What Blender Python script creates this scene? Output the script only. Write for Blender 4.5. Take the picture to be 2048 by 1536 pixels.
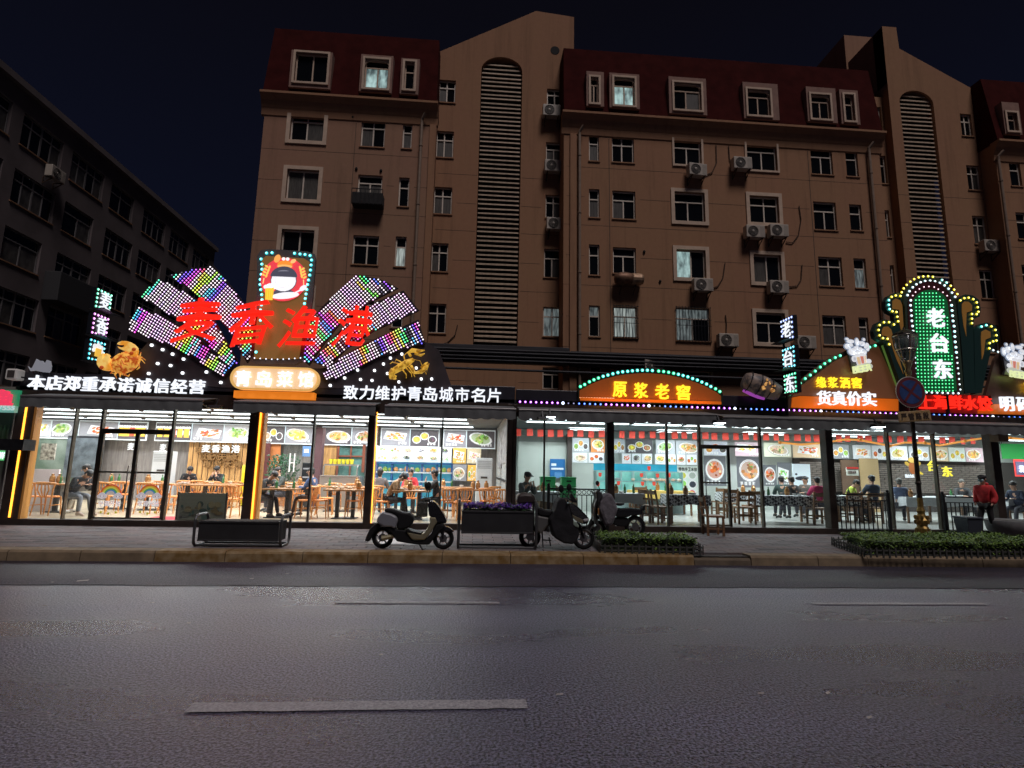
import bpy, math, random
from mathutils import Vector, Matrix
R = math.radians
random.seed(7)
scene = bpy.context.scene
col = scene.collection
for o in list(bpy.data.objects): bpy.data.objects.remove(o)

# ---------------------------------------------------------------- camera
F, PCX, PCY, EYE = 1085.0, 1024.0, 768.0, 1.6
YAW, PITCH, ROLL = R(4.1), R(8.85), R(1.1)
fwd = Vector((math.sin(YAW)*math.cos(PITCH), math.cos(YAW)*math.cos(PITCH), math.sin(PITCH)))
r0 = Vector((math.cos(YAW), -math.sin(YAW), 0)); u0 = r0.cross(fwd)
rt = r0*math.cos(ROLL)+u0*math.sin(ROLL); up = u0*math.cos(ROLL)-r0*math.sin(ROLL)
cd = bpy.data.cameras.new('camera'); cam = bpy.data.objects.new('camera', cd); col.objects.link(cam)
cam.matrix_world = Matrix(((rt.x, up.x, -fwd.x, 0), (rt.y, up.y, -fwd.y, 0), (rt.z, up.z, -fwd.z, EYE), (0, 0, 0, 1)))
cd.sensor_width = 36.0; cd.lens = F/2048*36.0; cd.clip_start = 0.05; cd.clip_end = 2000
scene.camera = cam
# ---------------------------------------------------------------- sky, sun, exposure
SUN_EL, SUN_AZ = R(61), R(163)      # the town's glow from behind the camera, steep and soft
world = bpy.data.worlds.new('World'); scene.world = world; world.use_nodes = True
wn = world.node_tree; bg = wn.nodes['Background']
sky = wn.nodes.new('ShaderNodeTexSky'); sky.sky_type = 'NISHITA'; sky.sun_disc = False
sky.sun_elevation = R(-3.0); sky.sun_rotation = SUN_AZ
mx = wn.nodes.new('ShaderNodeMix'); mx.data_type = 'RGBA'; mx.inputs[0].default_value = 0.92
tcw = wn.nodes.new('ShaderNodeTexCoord'); sx = wn.nodes.new('ShaderNodeSeparateXYZ'); wn.links.new(tcw.outputs['Generated'], sx.inputs[0])
cr_ = wn.nodes.new('ShaderNodeValToRGB'); e_ = cr_.color_ramp.elements; e_[0].position = .25; e_[0].color = (.034, .050, .145, 1); e_[1].position = .68; e_[1].color = (.028, .027, .054, 1)
wn.links.new(sx.outputs[2], cr_.inputs[0]); wn.links.new(cr_.outputs[0], mx.inputs[7])
wn.links.new(sky.outputs[0], mx.inputs[6]); wn.links.new(mx.outputs[2], bg.inputs[0])
bg.inputs[1].default_value = 0.10
sd = bpy.data.lights.new('sun', 'SUN'); sd.energy = 1.32; sd.angle = R(18); sd.color = (1.0, 0.90, 0.91)
sun = bpy.data.objects.new('sun', sd); col.objects.link(sun)
sdir = Vector((math.sin(SUN_AZ)*math.cos(SUN_EL), math.cos(SUN_AZ)*math.cos(SUN_EL), math.sin(SUN_EL)))
sun.rotation_euler = sdir.to_track_quat('Z', 'Y').to_euler()
vs = scene.view_settings; vs.view_transform = 'Standard'; vs.look = 'None'; vs.exposure = 0; vs.gamma = 1; vs.use_curve_mapping = False
scene.render.engine = 'CYCLES'
cy = scene.cycles; cy.use_denoising = True; cy.max_bounces = 8; cy.diffuse_bounces = 3; cy.glossy_bounces = 3
cy.transparent_max_bounces = 16; cy.transmission_bounces = 4; cy.sample_clamp_indirect = 2.0; cy.sample_clamp_direct = 0
cy.caustics_reflective = False; cy.caustics_refractive = False; cy.use_light_tree = True

# ---------------------------------------------------------------- pixel rays (photograph 2048 x 1536) to planes of the place
def ray(px, py): return fwd + rt*((px-PCX)/F) + up*((PCY-py)/F)
def P(px, py, Y):
    d = ray(px, py); t = Y/d.y; return Vector((d.x*t, Y, EYE+d.z*t))
def G(px, py, z=0.0):
    d = ray(px, py); t = (z-EYE)/d.z; return Vector((d.x*t, d.y*t, z))
def PXp(px, py, X):
    d = ray(px, py); t = X/d.x; return Vector((X, d.y*t, EYE+d.z*t))
def ZY(py, Y, px=1024): return P(px, py, Y).z

# ---------------------------------------------------------------- materials
MATS = {}
def mat(name, c=(.5, .5, .5), rough=.6, metal=0., var=0., scale=8., bump=0., em=None, es=0., sample=False, spec=.5, coat=0., detail=4, c2=None, attr=False, stretch=None, alpha=1.):
    if name in MATS: return MATS[name]
    m = bpy.data.materials.new(name); m.use_nodes = True; nt = m.node_tree; b = nt.nodes['Principled BSDF']
    b.inputs['Base Color'].default_value = (*c, 1); b.inputs['Roughness'].default_value = rough; b.inputs['Metallic'].default_value = metal
    b.inputs['Specular IOR Level'].default_value = spec; b.inputs['Coat Weight'].default_value = coat; b.inputs['Alpha'].default_value = alpha
    src = None
    if attr:
        a = nt.nodes.new('ShaderNodeAttribute'); a.attribute_name = 'Col'; src = a.outputs['Color']
        nt.links.new(src, b.inputs['Base Color'])
    if var or bump or c2:
        tc = nt.nodes.new('ShaderNodeTexCoord'); mp = nt.nodes.new('ShaderNodeMapping')
        if stretch: mp.inputs['Scale'].default_value = stretch
        ns = nt.nodes.new('ShaderNodeTexNoise'); ns.inputs['Scale'].default_value = scale; ns.inputs['Detail'].default_value = detail
        nt.links.new(tc.outputs['Object'], mp.inputs[0]); nt.links.new(mp.outputs[0], ns.inputs[0])
        if var or c2:
            rp = nt.nodes.new('ShaderNodeMapRange'); rp.inputs[1].default_value = .3; rp.inputs[2].default_value = .7
            nt.links.new(ns.outputs[0], rp.inputs[0])
            mi = nt.nodes.new('ShaderNodeMix'); mi.data_type = 'RGBA'
            nt.links.new(rp.outputs[0], mi.inputs[0])
            if src:
                mi.blend_type = 'MULTIPLY'; nt.links.new(src, mi.inputs[6]); mi.inputs[7].default_value = (1-var, 1-var, 1-var, 1)
            else:
                mi.inputs[6].default_value = (*[max(0, x*(1-var)) for x in c], 1)
                mi.inputs[7].default_value = (*(c2 or [min(1, x*(1+var)) for x in c]), 1)
            nt.links.new(mi.outputs[2], b.inputs['Base Color'])
        if bump:
            bp = nt.nodes.new('ShaderNodeBump'); bp.inputs['Strength'].default_value = bump; bp.inputs['Distance'].default_value = .02
            nt.links.new(ns.outputs[0], bp.inputs['Height']); nt.links.new(bp.outputs[0], b.inputs['Normal'])
    if es:
        if attr: nt.links.new(src, b.inputs['Emission Color'])
        else: b.inputs['Emission Color'].default_value = (*(em or c), 1)
        b.inputs['Emission Strength'].default_value = es
        if not sample: m.cycles.emission_sampling = 'NONE'
    MATS[name] = m; return m
def stucco(name, a, b, c):
    if name in MATS: return MATS[name]
    m = bpy.data.materials.new(name); m.use_nodes = True; nt = m.node_tree; p = nt.nodes['Principled BSDF']; p.inputs['Roughness'].default_value = .92; p.inputs['Specular IOR Level'].default_value = .2
    tc = nt.nodes.new('ShaderNodeTexCoord'); geo = nt.nodes.new('ShaderNodeNewGeometry')
    def nz(scale, st, det=6, rough=.6):
        mp = nt.nodes.new('ShaderNodeMapping'); mp.inputs['Scale'].default_value = st; n = nt.nodes.new('ShaderNodeTexNoise'); n.inputs['Scale'].default_value = scale; n.inputs['Detail'].default_value = det; n.inputs['Roughness'].default_value = rough
        nt.links.new(geo.outputs['Position'], mp.inputs[0]); nt.links.new(mp.outputs[0], n.inputs[0]); return n
    def mixc(f, x, y, bt='MIX'):
        k = nt.nodes.new('ShaderNodeMix'); k.data_type = 'RGBA'; k.blend_type = bt
        nt.links.new(f, k.inputs[0]) if not isinstance(f, float) else setattr(k.inputs[0], 'default_value', f)
        for v, i in ((x, 6), (y, 7)):
            if isinstance(v, tuple): k.inputs[i].default_value = (*v, 1)
            else: nt.links.new(v, k.inputs[i])
        return k.outputs[2]
    def rng(n, lo, hi, a_=0., b_=1.):
        r = nt.nodes.new('ShaderNodeMapRange'); r.inputs[1].default_value = lo; r.inputs[2].default_value = hi; r.inputs[3].default_value = a_; r.inputs[4].default_value = b_; nt.links.new(n.outputs[0], r.inputs[0]); return r.outputs[0]
    big = nz(.28, (1, 1, 1)); streak = nz(1.0, (2.6, 2.6, .16), 7, .7); fine = nz(5, (1, 1, 1), 8, .7)
    c0 = mixc(rng(big, .35, .65), a, b); c1 = mixc(rng(streak, .52, .74, 0, .55), c0, c); c2 = mixc(rng(fine, .3, .7, 0., .22), c1, c)
    nt.links.new(c2, p.inputs['Base Color'])
    bp = nt.nodes.new('ShaderNodeBump'); bp.inputs['Strength'].default_value = .15; bp.inputs['Distance'].default_value = .01; nt.links.new(fine.outputs[0], bp.inputs['Height']); nt.links.new(bp.outputs[0], p.inputs['Normal'])
    MATS[name] = m; return m
def glass(name, tint=(1, 1, 1), refl=.10, rough=.02, body=0.0, bodyc=(.6, .65, .65)):
    if name in MATS: return MATS[name]
    m = bpy.data.materials.new(name); m.use_nodes = True; nt = m.node_tree; nt.nodes.clear()
    o = nt.nodes.new('ShaderNodeOutputMaterial'); t = nt.nodes.new('ShaderNodeBsdfTransparent'); t.inputs[0].default_value = (*tint, 1)
    g = nt.nodes.new('ShaderNodeBsdfGlossy'); g.inputs['Roughness'].default_value = rough; g.inputs[0].default_value = (.9, .95, 1, 1)
    lw = nt.nodes.new('ShaderNodeLayerWeight'); lw.inputs[0].default_value = .5; pw = nt.nodes.new('ShaderNodeMath'); pw.operation = 'POWER'; pw.inputs[1].default_value = 5; nt.links.new(lw.outputs['Facing'], pw.inputs[0])
    fr = nt.nodes.new('ShaderNodeMapRange'); fr.inputs[3].default_value = .035; fr.inputs[4].default_value = .9; nt.links.new(pw.outputs[0], fr.inputs[0])
    mi = nt.nodes.new('ShaderNodeMixShader'); nt.links.new(fr.outputs[0], mi.inputs[0]); nt.links.new(t.outputs[0], mi.inputs[1]); nt.links.new(g.outputs[0], mi.inputs[2])
    last = mi
    if body:
        df = nt.nodes.new('ShaderNodeBsdfDiffuse'); df.inputs[0].default_value = (*bodyc, 1)
        m2 = nt.nodes.new('ShaderNodeMixShader')
        tc = nt.nodes.new('ShaderNodeTexCoord'); ns = nt.nodes.new('ShaderNodeTexNoise'); ns.inputs['Scale'].default_value = 1.3; ns.inputs['Detail'].default_value = 5
        mr = nt.nodes.new('ShaderNodeMapRange'); mr.inputs[1].default_value = .35; mr.inputs[2].default_value = .8; mr.inputs[3].default_value = body*.3; mr.inputs[4].default_value = body*2
        nt.links.new(tc.outputs['Object'], ns.inputs[0]); nt.links.new(ns.outputs[0], mr.inputs[0]); nt.links.new(mr.outputs[0], m2.inputs[0])
        nt.links.new(mi.outputs[0], m2.inputs[1]); nt.links.new(df.outputs[0], m2.inputs[2]); last = m2
    nt.links.new(last.outputs[0], o.inputs[0]); MATS[name] = m; return m

# ---------------------------------------------------------------- mesh builder
class MB:
    def __init__(s): s.v = []; s.f = []; s.c = []; s.col = (1, 1, 1); s.M = None; s.sm = []; s.smooth = False
    def add(s, vs, fs, col=None):
        n = len(s.v)
        for p in vs:
            p = Vector(p); s.v.append(tuple(s.M @ p) if s.M else tuple(p))
        for f in fs:
            s.f.append([i+n for i in f]); s.c.append(col or s.col); s.sm.append(s.smooth)
        return s
    def box(s, x0, x1, y0, y1, z0, z1, col=None):
        if x0 > x1: x0, x1 = x1, x0
        if y0 > y1: y0, y1 = y1, y0
        if z0 > z1: z0, z1 = z1, z0
        return s.add([(x0, y0, z0), (x1, y0, z0), (x1, y1, z0), (x0, y1, z0), (x0, y0, z1), (x1, y0, z1), (x1, y1, z1), (x0, y1, z1)],
                     [(0, 3, 2, 1), (4, 5, 6, 7), (0, 1, 5, 4), (1, 2, 6, 5), (2, 3, 7, 6), (3, 0, 4, 7)], col)
    def beam(s, a, b, w, d=None, upv=(0, 0, 1), col=None):
        a = Vector(a); b = Vector(b); d = d or w; t = (b-a).normalized(); u = Vector(upv)
        if abs(t.dot(u)) > .98: u = Vector((0, 1, 0))
        sx = t.cross(u).normalized(); sy = sx.cross(t).normalized()
        vs = []
        for q in (a, b):
            for i, j in ((-1, -1), (1, -1), (1, 1), (-1, 1)): vs.append(q+sx*(i*w/2)+sy*(j*d/2))
        return s.add(vs, [(3, 2, 1, 0), (4, 5, 6, 7), (0, 1, 5, 4), (1, 2, 6, 5), (2, 3, 7, 6), (3, 0, 4, 7)], col)
    def tube(s, pts, r, n=8, closed=False, col=None):
        pts = [Vector(p) for p in pts]; k = len(pts); rr = r if isinstance(r, (list, tuple)) else [r]*k
        vs = []; prev = None
        for i, p in enumerate(pts):
            a = pts[(i-1) % k] if (i > 0 or closed) else p; b = pts[(i+1) % k] if (i < k-1 or closed) else p
            t = (b-a).normalized() if (b-a).length > 1e-9 else Vector((0, 0, 1))
            if prev is None:
                u = Vector((0, 0, 1)) if abs(t.z) < .9 else Vector((0, 1, 0)); prev = t.cross(u).normalized()
            prev = (prev - t*prev.dot(t)).normalized(); w = t.cross(prev)
            for j in range(n):
                q = 2*math.pi*j/n; vs.append(p+(prev*math.cos(q)+w*math.sin(q))*rr[i])
        fs = []
        for i in range(k if closed else k-1):
            i2 = (i+1) % k
            for j in range(n): fs.append((i*n+j, i*n+(j+1) % n, i2*n+(j+1) % n, i2*n+j))
        if not closed: fs.append(tuple(range(n))[::-1]); fs.append(tuple((k-1)*n+j for j in range(n)))
        return s.add(vs, fs, col)
    def cyl(s, a, b, r, r2=None, n=12, col=None): return s.tube([a, b], [r, r if r2 is None else r2], n, col=col)
    def lathe(s, prof, c=(0, 0, 0), n=16, axis='Z', col=None):
        vs = []; cx, cy, cz = c
        for r, h in prof:
            for j in range(n):
                q = 2*math.pi*j/n; x, y = r*math.cos(q), r*math.sin(q)
                vs.append((cx+x, cy+y, cz+h) if axis == 'Z' else ((cx+x, cy+h, cz+y) if axis == 'Y' else (cx+h, cy+x, cz+y)))
        k = len(prof); fs = [(i*n+j, i*n+(j+1) % n, (i+1)*n+(j+1) % n, (i+1)*n+j) for i in range(k-1) for j in range(n)]
        fs += [tuple(range(n))[::-1], tuple((k-1)*n+j for j in range(n))]
        return s.add(vs, fs, col)
    def prism(s, poly, y0, y1, col=None, sidecol=None):      # polygon of (x, z), extruded from y0 to y1
        n = len(poly); a = sum(poly[i][0]*poly[(i+1) % n][1]-poly[(i+1) % n][0]*poly[i][1] for i in range(n))
        if a < 0: poly = poly[::-1]
        if y0 > y1: y0, y1 = y1, y0
        vs = [(x, y0, z) for x, z in poly]+[(x, y1, z) for x, z in poly]
        s.add(vs, [tuple(range(n))], col)
        m = len(s.v)-2*n
        s.f.append([m+n+i for i in range(n)][::-1]); s.c.append(sidecol or col or s.col); s.sm.append(False)
        for i in range(n):
            j = (i+1) % n; s.f.append([m+j, m+i, m+n+i, m+n+j]); s.c.append(sidecol or col or s.col); s.sm.append(False)
        return s
    def prismx(s, poly, x0, x1, col=None):                  # polygon of (y, z), extruded along x
        n = len(poly); vs = [(x0, y, z) for y, z in poly]+[(x1, y, z) for y, z in poly]
        return s.add(vs, [tuple(range(n))[::-1], tuple(range(n, 2*n))]+[(i, (i+1) % n, n+(i+1) % n, n+i) for i in range(n)], col)
    def ball(s, c, r, nu=10, nv=6, col=None):
        if not isinstance(r, (list, tuple)): r = (r, r, r)
        vs = [(c[0], c[1], c[2]-r[2])]
        for i in range(1, nv):
            ph = math.pi*i/nv-math.pi/2
            for j in range(nu):
                q = 2*math.pi*j/nu; vs.append((c[0]+r[0]*math.cos(ph)*math.cos(q), c[1]+r[1]*math.cos(ph)*math.sin(q), c[2]+r[2]*math.sin(ph)))
        vs.append((c[0], c[1], c[2]+r[2])); e = len(vs)-1; fs = []
        for j in range(nu): fs.append((0, 1+(j+1) % nu, 1+j)); fs.append((e, e-nu+j, e-nu+(j+1) % nu))
        for i in range(nv-2):
            for j in range(nu): a = 1+i*nu; fs.append((a+j, a+(j+1) % nu, a+nu+(j+1) % nu, a+nu+j))
        return s.add(vs, fs, col)
    def mesh(s, me):
        s.add([v.co for v in me.vertices], [list(p.vertices) for p in me.polygons]); return s
    def build(s, name, m, parent=None, bevel=0., loc=None, sub=0, smooth=None, world=True, kind=None):
        me = bpy.data.meshes.new(name)
        off = Vector((0, 0, 0))
        if parent is not None and world:
            q = parent
            while q is not None: off = off+q.location; q = q.parent
        if loc is not None: off = off + Vector(loc)
        me.from_pydata([(x-off.x, y-off.y, z-off.z) for x, y, z in s.v], [], s.f)
        a = me.color_attributes.new('Col', 'FLOAT_COLOR', 'CORNER') if any(c != (1, 1, 1) for c in s.c) else None
        if a:
            buf = []
            for f, c in zip(s.f, s.c): buf += [c[0], c[1], c[2], 1.0]*len(f)
            a.data.foreach_set('color', buf)
        sm = s.sm if smooth is None else [smooth]*len(s.f)
        me.polygons.foreach_set('use_smooth', sm)
        me.materials.append(m); me.update()
        o = bpy.data.objects.new(name, me); col.objects.link(o)
        if loc is not None: o.location = loc
        if parent is not None: o.parent = parent
        if bevel:
            b = o.modifiers.new('bevel', 'BEVEL'); b.width = bevel; b.segments = 2; b.limit_method = 'ANGLE'; b.angle_limit = R(35)
        if sub:
            b = o.modifiers.new('sub', 'SUBSURF'); b.levels = b.render_levels = sub
        if kind: o['kind'] = kind
        return o
def thing(name, label, cat, loc=(0, 0, 0), rz=0., group=None):
    o = bpy.data.objects.new(name, None); col.objects.link(o); o.location = loc; o.rotation_euler.z = rz; o.empty_display_size = .2
    tag(o, label, cat, group); return o
def tag(o, label=None, cat=None, group=None, kind=None):
    if label: o['label'] = label
    if cat: o['category'] = cat
    if group: o['group'] = group
    if kind: o['kind'] = kind
    return o
def struct(name): 
    o = bpy.data.objects.new(name, None); col.objects.link(o); o['kind'] = 'structure'; return o
def dup(root, loc, rz=None, label=None, group=None, sc=None):
    def cp(o, par):
        c = o.copy(); col.objects.link(c)
        if par is not None: c.parent = par
        for ch in KIDS.get(o.name, [x for x in o.children]): cp(ch, c)
        return c
    r = cp(root, None); r.location = loc
    if rz is not None: r.rotation_euler.z = rz
    if label: r['label'] = label
    if group: r['group'] = group
    if sc: r.scale = sc if isinstance(sc, (list, tuple)) else (sc,)*3
    return r
KIDS = {}
def inst(me_obj, name, loc, parent, rot=None, sc=None):     # another part sharing the mesh of me_obj
    o = bpy.data.objects.new(name, me_obj.data if hasattr(me_obj, 'data') else me_obj); col.objects.link(o); o.location = loc; o.parent = parent
    if rot: o.rotation_euler = rot
    if sc: o.scale = sc
    return o

# ---------------------------------------------------------------- lettering from Blender's own font
GL = {}
def glyph(ch):
    if ch not in GL:
        cu = bpy.data.curves.new('t', 'FONT'); cu.body = ch; cu.size = 1; cu.extrude = .5; cu.resolution_u = 2
        o = bpy.data.objects.new('t', cu); col.objects.link(o); me = bpy.data.meshes.new_from_object(o)
        bpy.data.objects.remove(o)
        vs = [v.co.copy() for v in me.vertices]; fs = [list(p.vertices) for p in me.polygons]
        if vs:
            x0 = min(v.x for v in vs); x1 = max(v.x for v in vs); z0 = min(v.y for v in vs); z1 = max(v.y for v in vs)
        else: x0 = x1 = z0 = z1 = 0
        if ord(ch) > 255:                               # full-width characters: keep their square
            cx, cz, w, h = .5*(x0+x1), .5*(z0+z1), x1-x0, z1-z0
            vs = [Vector((v.x-cx, v.y-cz, v.z)) for v in vs]
        else:
            cx = .5*(x0+x1); vs = [Vector((v.x-cx, v.y-.35, v.z)) for v in vs]; w, h = x1-x0, z1-z0
        GL[ch] = (vs, fs, w, h); bpy.data.meshes.remove(me)
    return GL[ch]
def letter(ch, c, w, h, name, m, parent, depth=.04, bold=.03, warp=None, normal='Y', rot=0., shear=0., nb=4):
    vs, fs, gw, gh = glyph(ch); mb = MB(); c = Vector(c)
    offs = [(0, 0)]
    if bold: offs += [(bold*math.cos(a), bold*math.sin(a)) for a in [2*math.pi*k/nb+.4 for k in range(nb)]]
    sx = w/max(gw, .3); sz = h/max(gh, .3)
    for k, (ox, oz) in enumerate(offs):
        pts = []
        for v in vs:
            x, z = (v.x+ox), (v.y+oz)
            if warp: x, z = warp(x, z)
            x, z = x*sx+shear*z*sz, z*sz
            if rot: x, z = x*math.cos(rot)-z*math.sin(rot), x*math.sin(rot)+z*math.cos(rot)
            d = -v.z*(depth+k*.0012)
            if v.z < 0: d = k*.0004
            pts.append(c+Vector((x, -max(d, 0) if False else (-(v.z+.5)*(depth+k*.0012)), z)) if normal == 'Y' else c+Vector(((v.z+.5)*(depth+k*.0012), x, z)) if normal == 'X' else c+Vector((-(v.z+.5)*(depth+k*.0012), -x, z)))
        mb.add(pts, fs)
    return mb.build(name, m, parent)
def brush(x, z):                                        # brush-written look: swelling strokes, leaning
    return x+.035*math.sin(5*z+2)+.015*math.sin(9*x), z+.05*math.sin(4*x+1)+.012*math.sin(11*z)
# ================================================================ MATERIALS
M_stucco = stucco('stucco', (.35, .198, .110), (.35, .186, .110), (.17, .094, .055))
M_stucco2 = stucco('stucco_pink', (.33, .198, .124), (.34, .190, .126), (.17, .10, .066))
M_trim = mat('pale_trim', (.56, .42, .31), .8, var=.12, scale=3)
M_mans = mat('mansard_red', (.044, .0075, .0068), .95, var=.22, scale=2.2, bump=.25, detail=6, spec=.05)
M_upvc = mat('window_frame_white', (.68, .60, .50), .5, var=.1, scale=4)
M_dglass = mat('window_glass_dark', (.006, .007, .009), .08, spec=.35)
M_curtain = mat('window_glass_curtain', (.085, .08, .072), .35, var=.5, scale=5, stretch=(14, 1, .6))
def litglass(name, c, s, sc=3, st=(6, 1, 1)):
    if name in MATS: return MATS[name]
    m = bpy.data.materials.new(name); m.use_nodes = True; nt = m.node_tree; b = nt.nodes['Principled BSDF']
    b.inputs['Base Color'].default_value = (.1, .1, .1, 1); b.inputs['Roughness'].default_value = .15
    tc = nt.nodes.new('ShaderNodeTexCoord'); mp = nt.nodes.new('ShaderNodeMapping'); mp.inputs['Scale'].default_value = st
    ns = nt.nodes.new('ShaderNodeTexNoise'); ns.inputs['Scale'].default_value = sc; ns.inputs['Detail'].default_value = 3
    rp = nt.nodes.new('ShaderNodeValToRGB'); rp.color_ramp.elements[0].position = .35; rp.color_ramp.elements[0].color = (c[0]*.12, c[1]*.13, c[2]*.14, 1)
    rp.color_ramp.elements[1].position = .68; rp.color_ramp.elements[1].color = (*c, 1)
    nt.links.new(tc.outputs['Object'], mp.inputs[0]); nt.links.new(mp.outputs[0], ns.inputs[0]); nt.links.new(ns.outputs[0], rp.inputs[0])
    nt.links.new(rp.outputs[0], b.inputs['Emission Color']); b.inputs['Emission Strength'].default_value = s; m.cycles.emission_sampling = 'NONE'
    MATS[name] = m; return m
M_lit = litglass('window_lit_cool', (.55, .80, .78), .75, 1.6, (3, 1, 1.2))
M_litd = litglass('window_lit_dim', (.30, .36, .36), .45, 2.5)
M_litb = litglass('window_lit_behind_curtain', (.75, .85, .80), .55, 3, (8, 1, .5))
M_metald = mat('dark_metal', (.025, .025, .028), .45, .6, var=.3, scale=10)
M_black = mat('black_void', (.004, .004, .005), .9)
M_louv = mat('louver_slat_paint', (.50, .38, .27), .7, var=.25, scale=6)
M_pipe = mat('pipe_paint', (.24, .17, .12), .6, var=.15, scale=5)
M_band = mat('dark_roof_band', (.022, .022, .027), .7, var=.5, scale=3, stretch=(.3, 1, 3), bump=.3)
M_joint = mat('joint_line', (.10, .065, .045), .95)  # dark colour of the thin seams in the render
M_acw = mat('air_conditioner_white', (.42, .37, .31), .5, var=.12, scale=6)
M_acd = mat('air_conditioner_grille', (.06, .05, .045), .6)
M_rust = mat('rusty_bracket', (.07, .04, .025), .8, .3, var=.4, scale=20)
M_litw = mat('ceiling_globe', (1, 1, 1), em=(.85, .95, 1), es=2.2)

# ================================================================ MAIN BUILDING
bld = thing('apartment_building', 'tan stucco apartment block with red mansard roof and two louvred gable towers', 'apartment building', (4, 22, 0))
YB, YT, YR = 22.0, 23.2, 22.75
def rect(px0, py0, px1, py1, Y):
    my, mx_ = (py0+py1)/2, (px0+px1)/2
    return (P(px0, my, Y).x, P(px1, my, Y).x, P(mx_, py1, Y).z, P(mx_, py0, Y).z)
def wall(name, x0, x1, z0, z1, Y, wins, m, parent=bld, depth=.22, faceX=None):
    mb = MB(); xs = sorted({x0, x1, *[w[0] for w in wins], *[w[1] for w in wins]}); zs = sorted({z0, z1, *[w[2] for w in wins], *[w[3] for w in wins]})
    xs = [x for x in xs if x0-1e-6 <= x <= x1+1e-6]; zs = [z for z in zs if z0-1e-6 <= z <= z1+1e-6]
    T = (lambda x, y, z: (x, y, z)) if faceX is None else (lambda x, y, z: (faceX-(y-Y), x, z))
    for j in range(len(zs)-1):
        run = None
        for i in range(len(xs)-1):
            cx, cz = (xs[i]+xs[i+1])/2, (zs[j]+zs[j+1])/2
            hole = any(w[0] < cx < w[1] and w[2] < cz < w[3] for w in wins)
            if not hole:
                if run is None: run = xs[i]
                e = xs[i+1]
            if (hole or i == len(xs)-2) and run is not None:
                mb.add([T(run, Y, zs[j]), T(e, Y, zs[j]), T(e, Y, zs[j+1]), T(run, Y, zs[j+1])], [(0, 1, 2, 3)]); run = None
    for w in wins:
        a, b, c, d = w[:4]; q = Y+depth
        mb.add([T(a, Y, c), T(b, Y, c), T(b, Y, d), T(a, Y, d), T(a, q, c), T(b, q, c), T(b, q, d), T(a, q, d)], [(0, 4, 5, 1), (1, 5, 6, 2), (2, 6, 7, 3), (3, 7, 4, 0)])
    return mb.build(name, m, parent)
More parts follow.
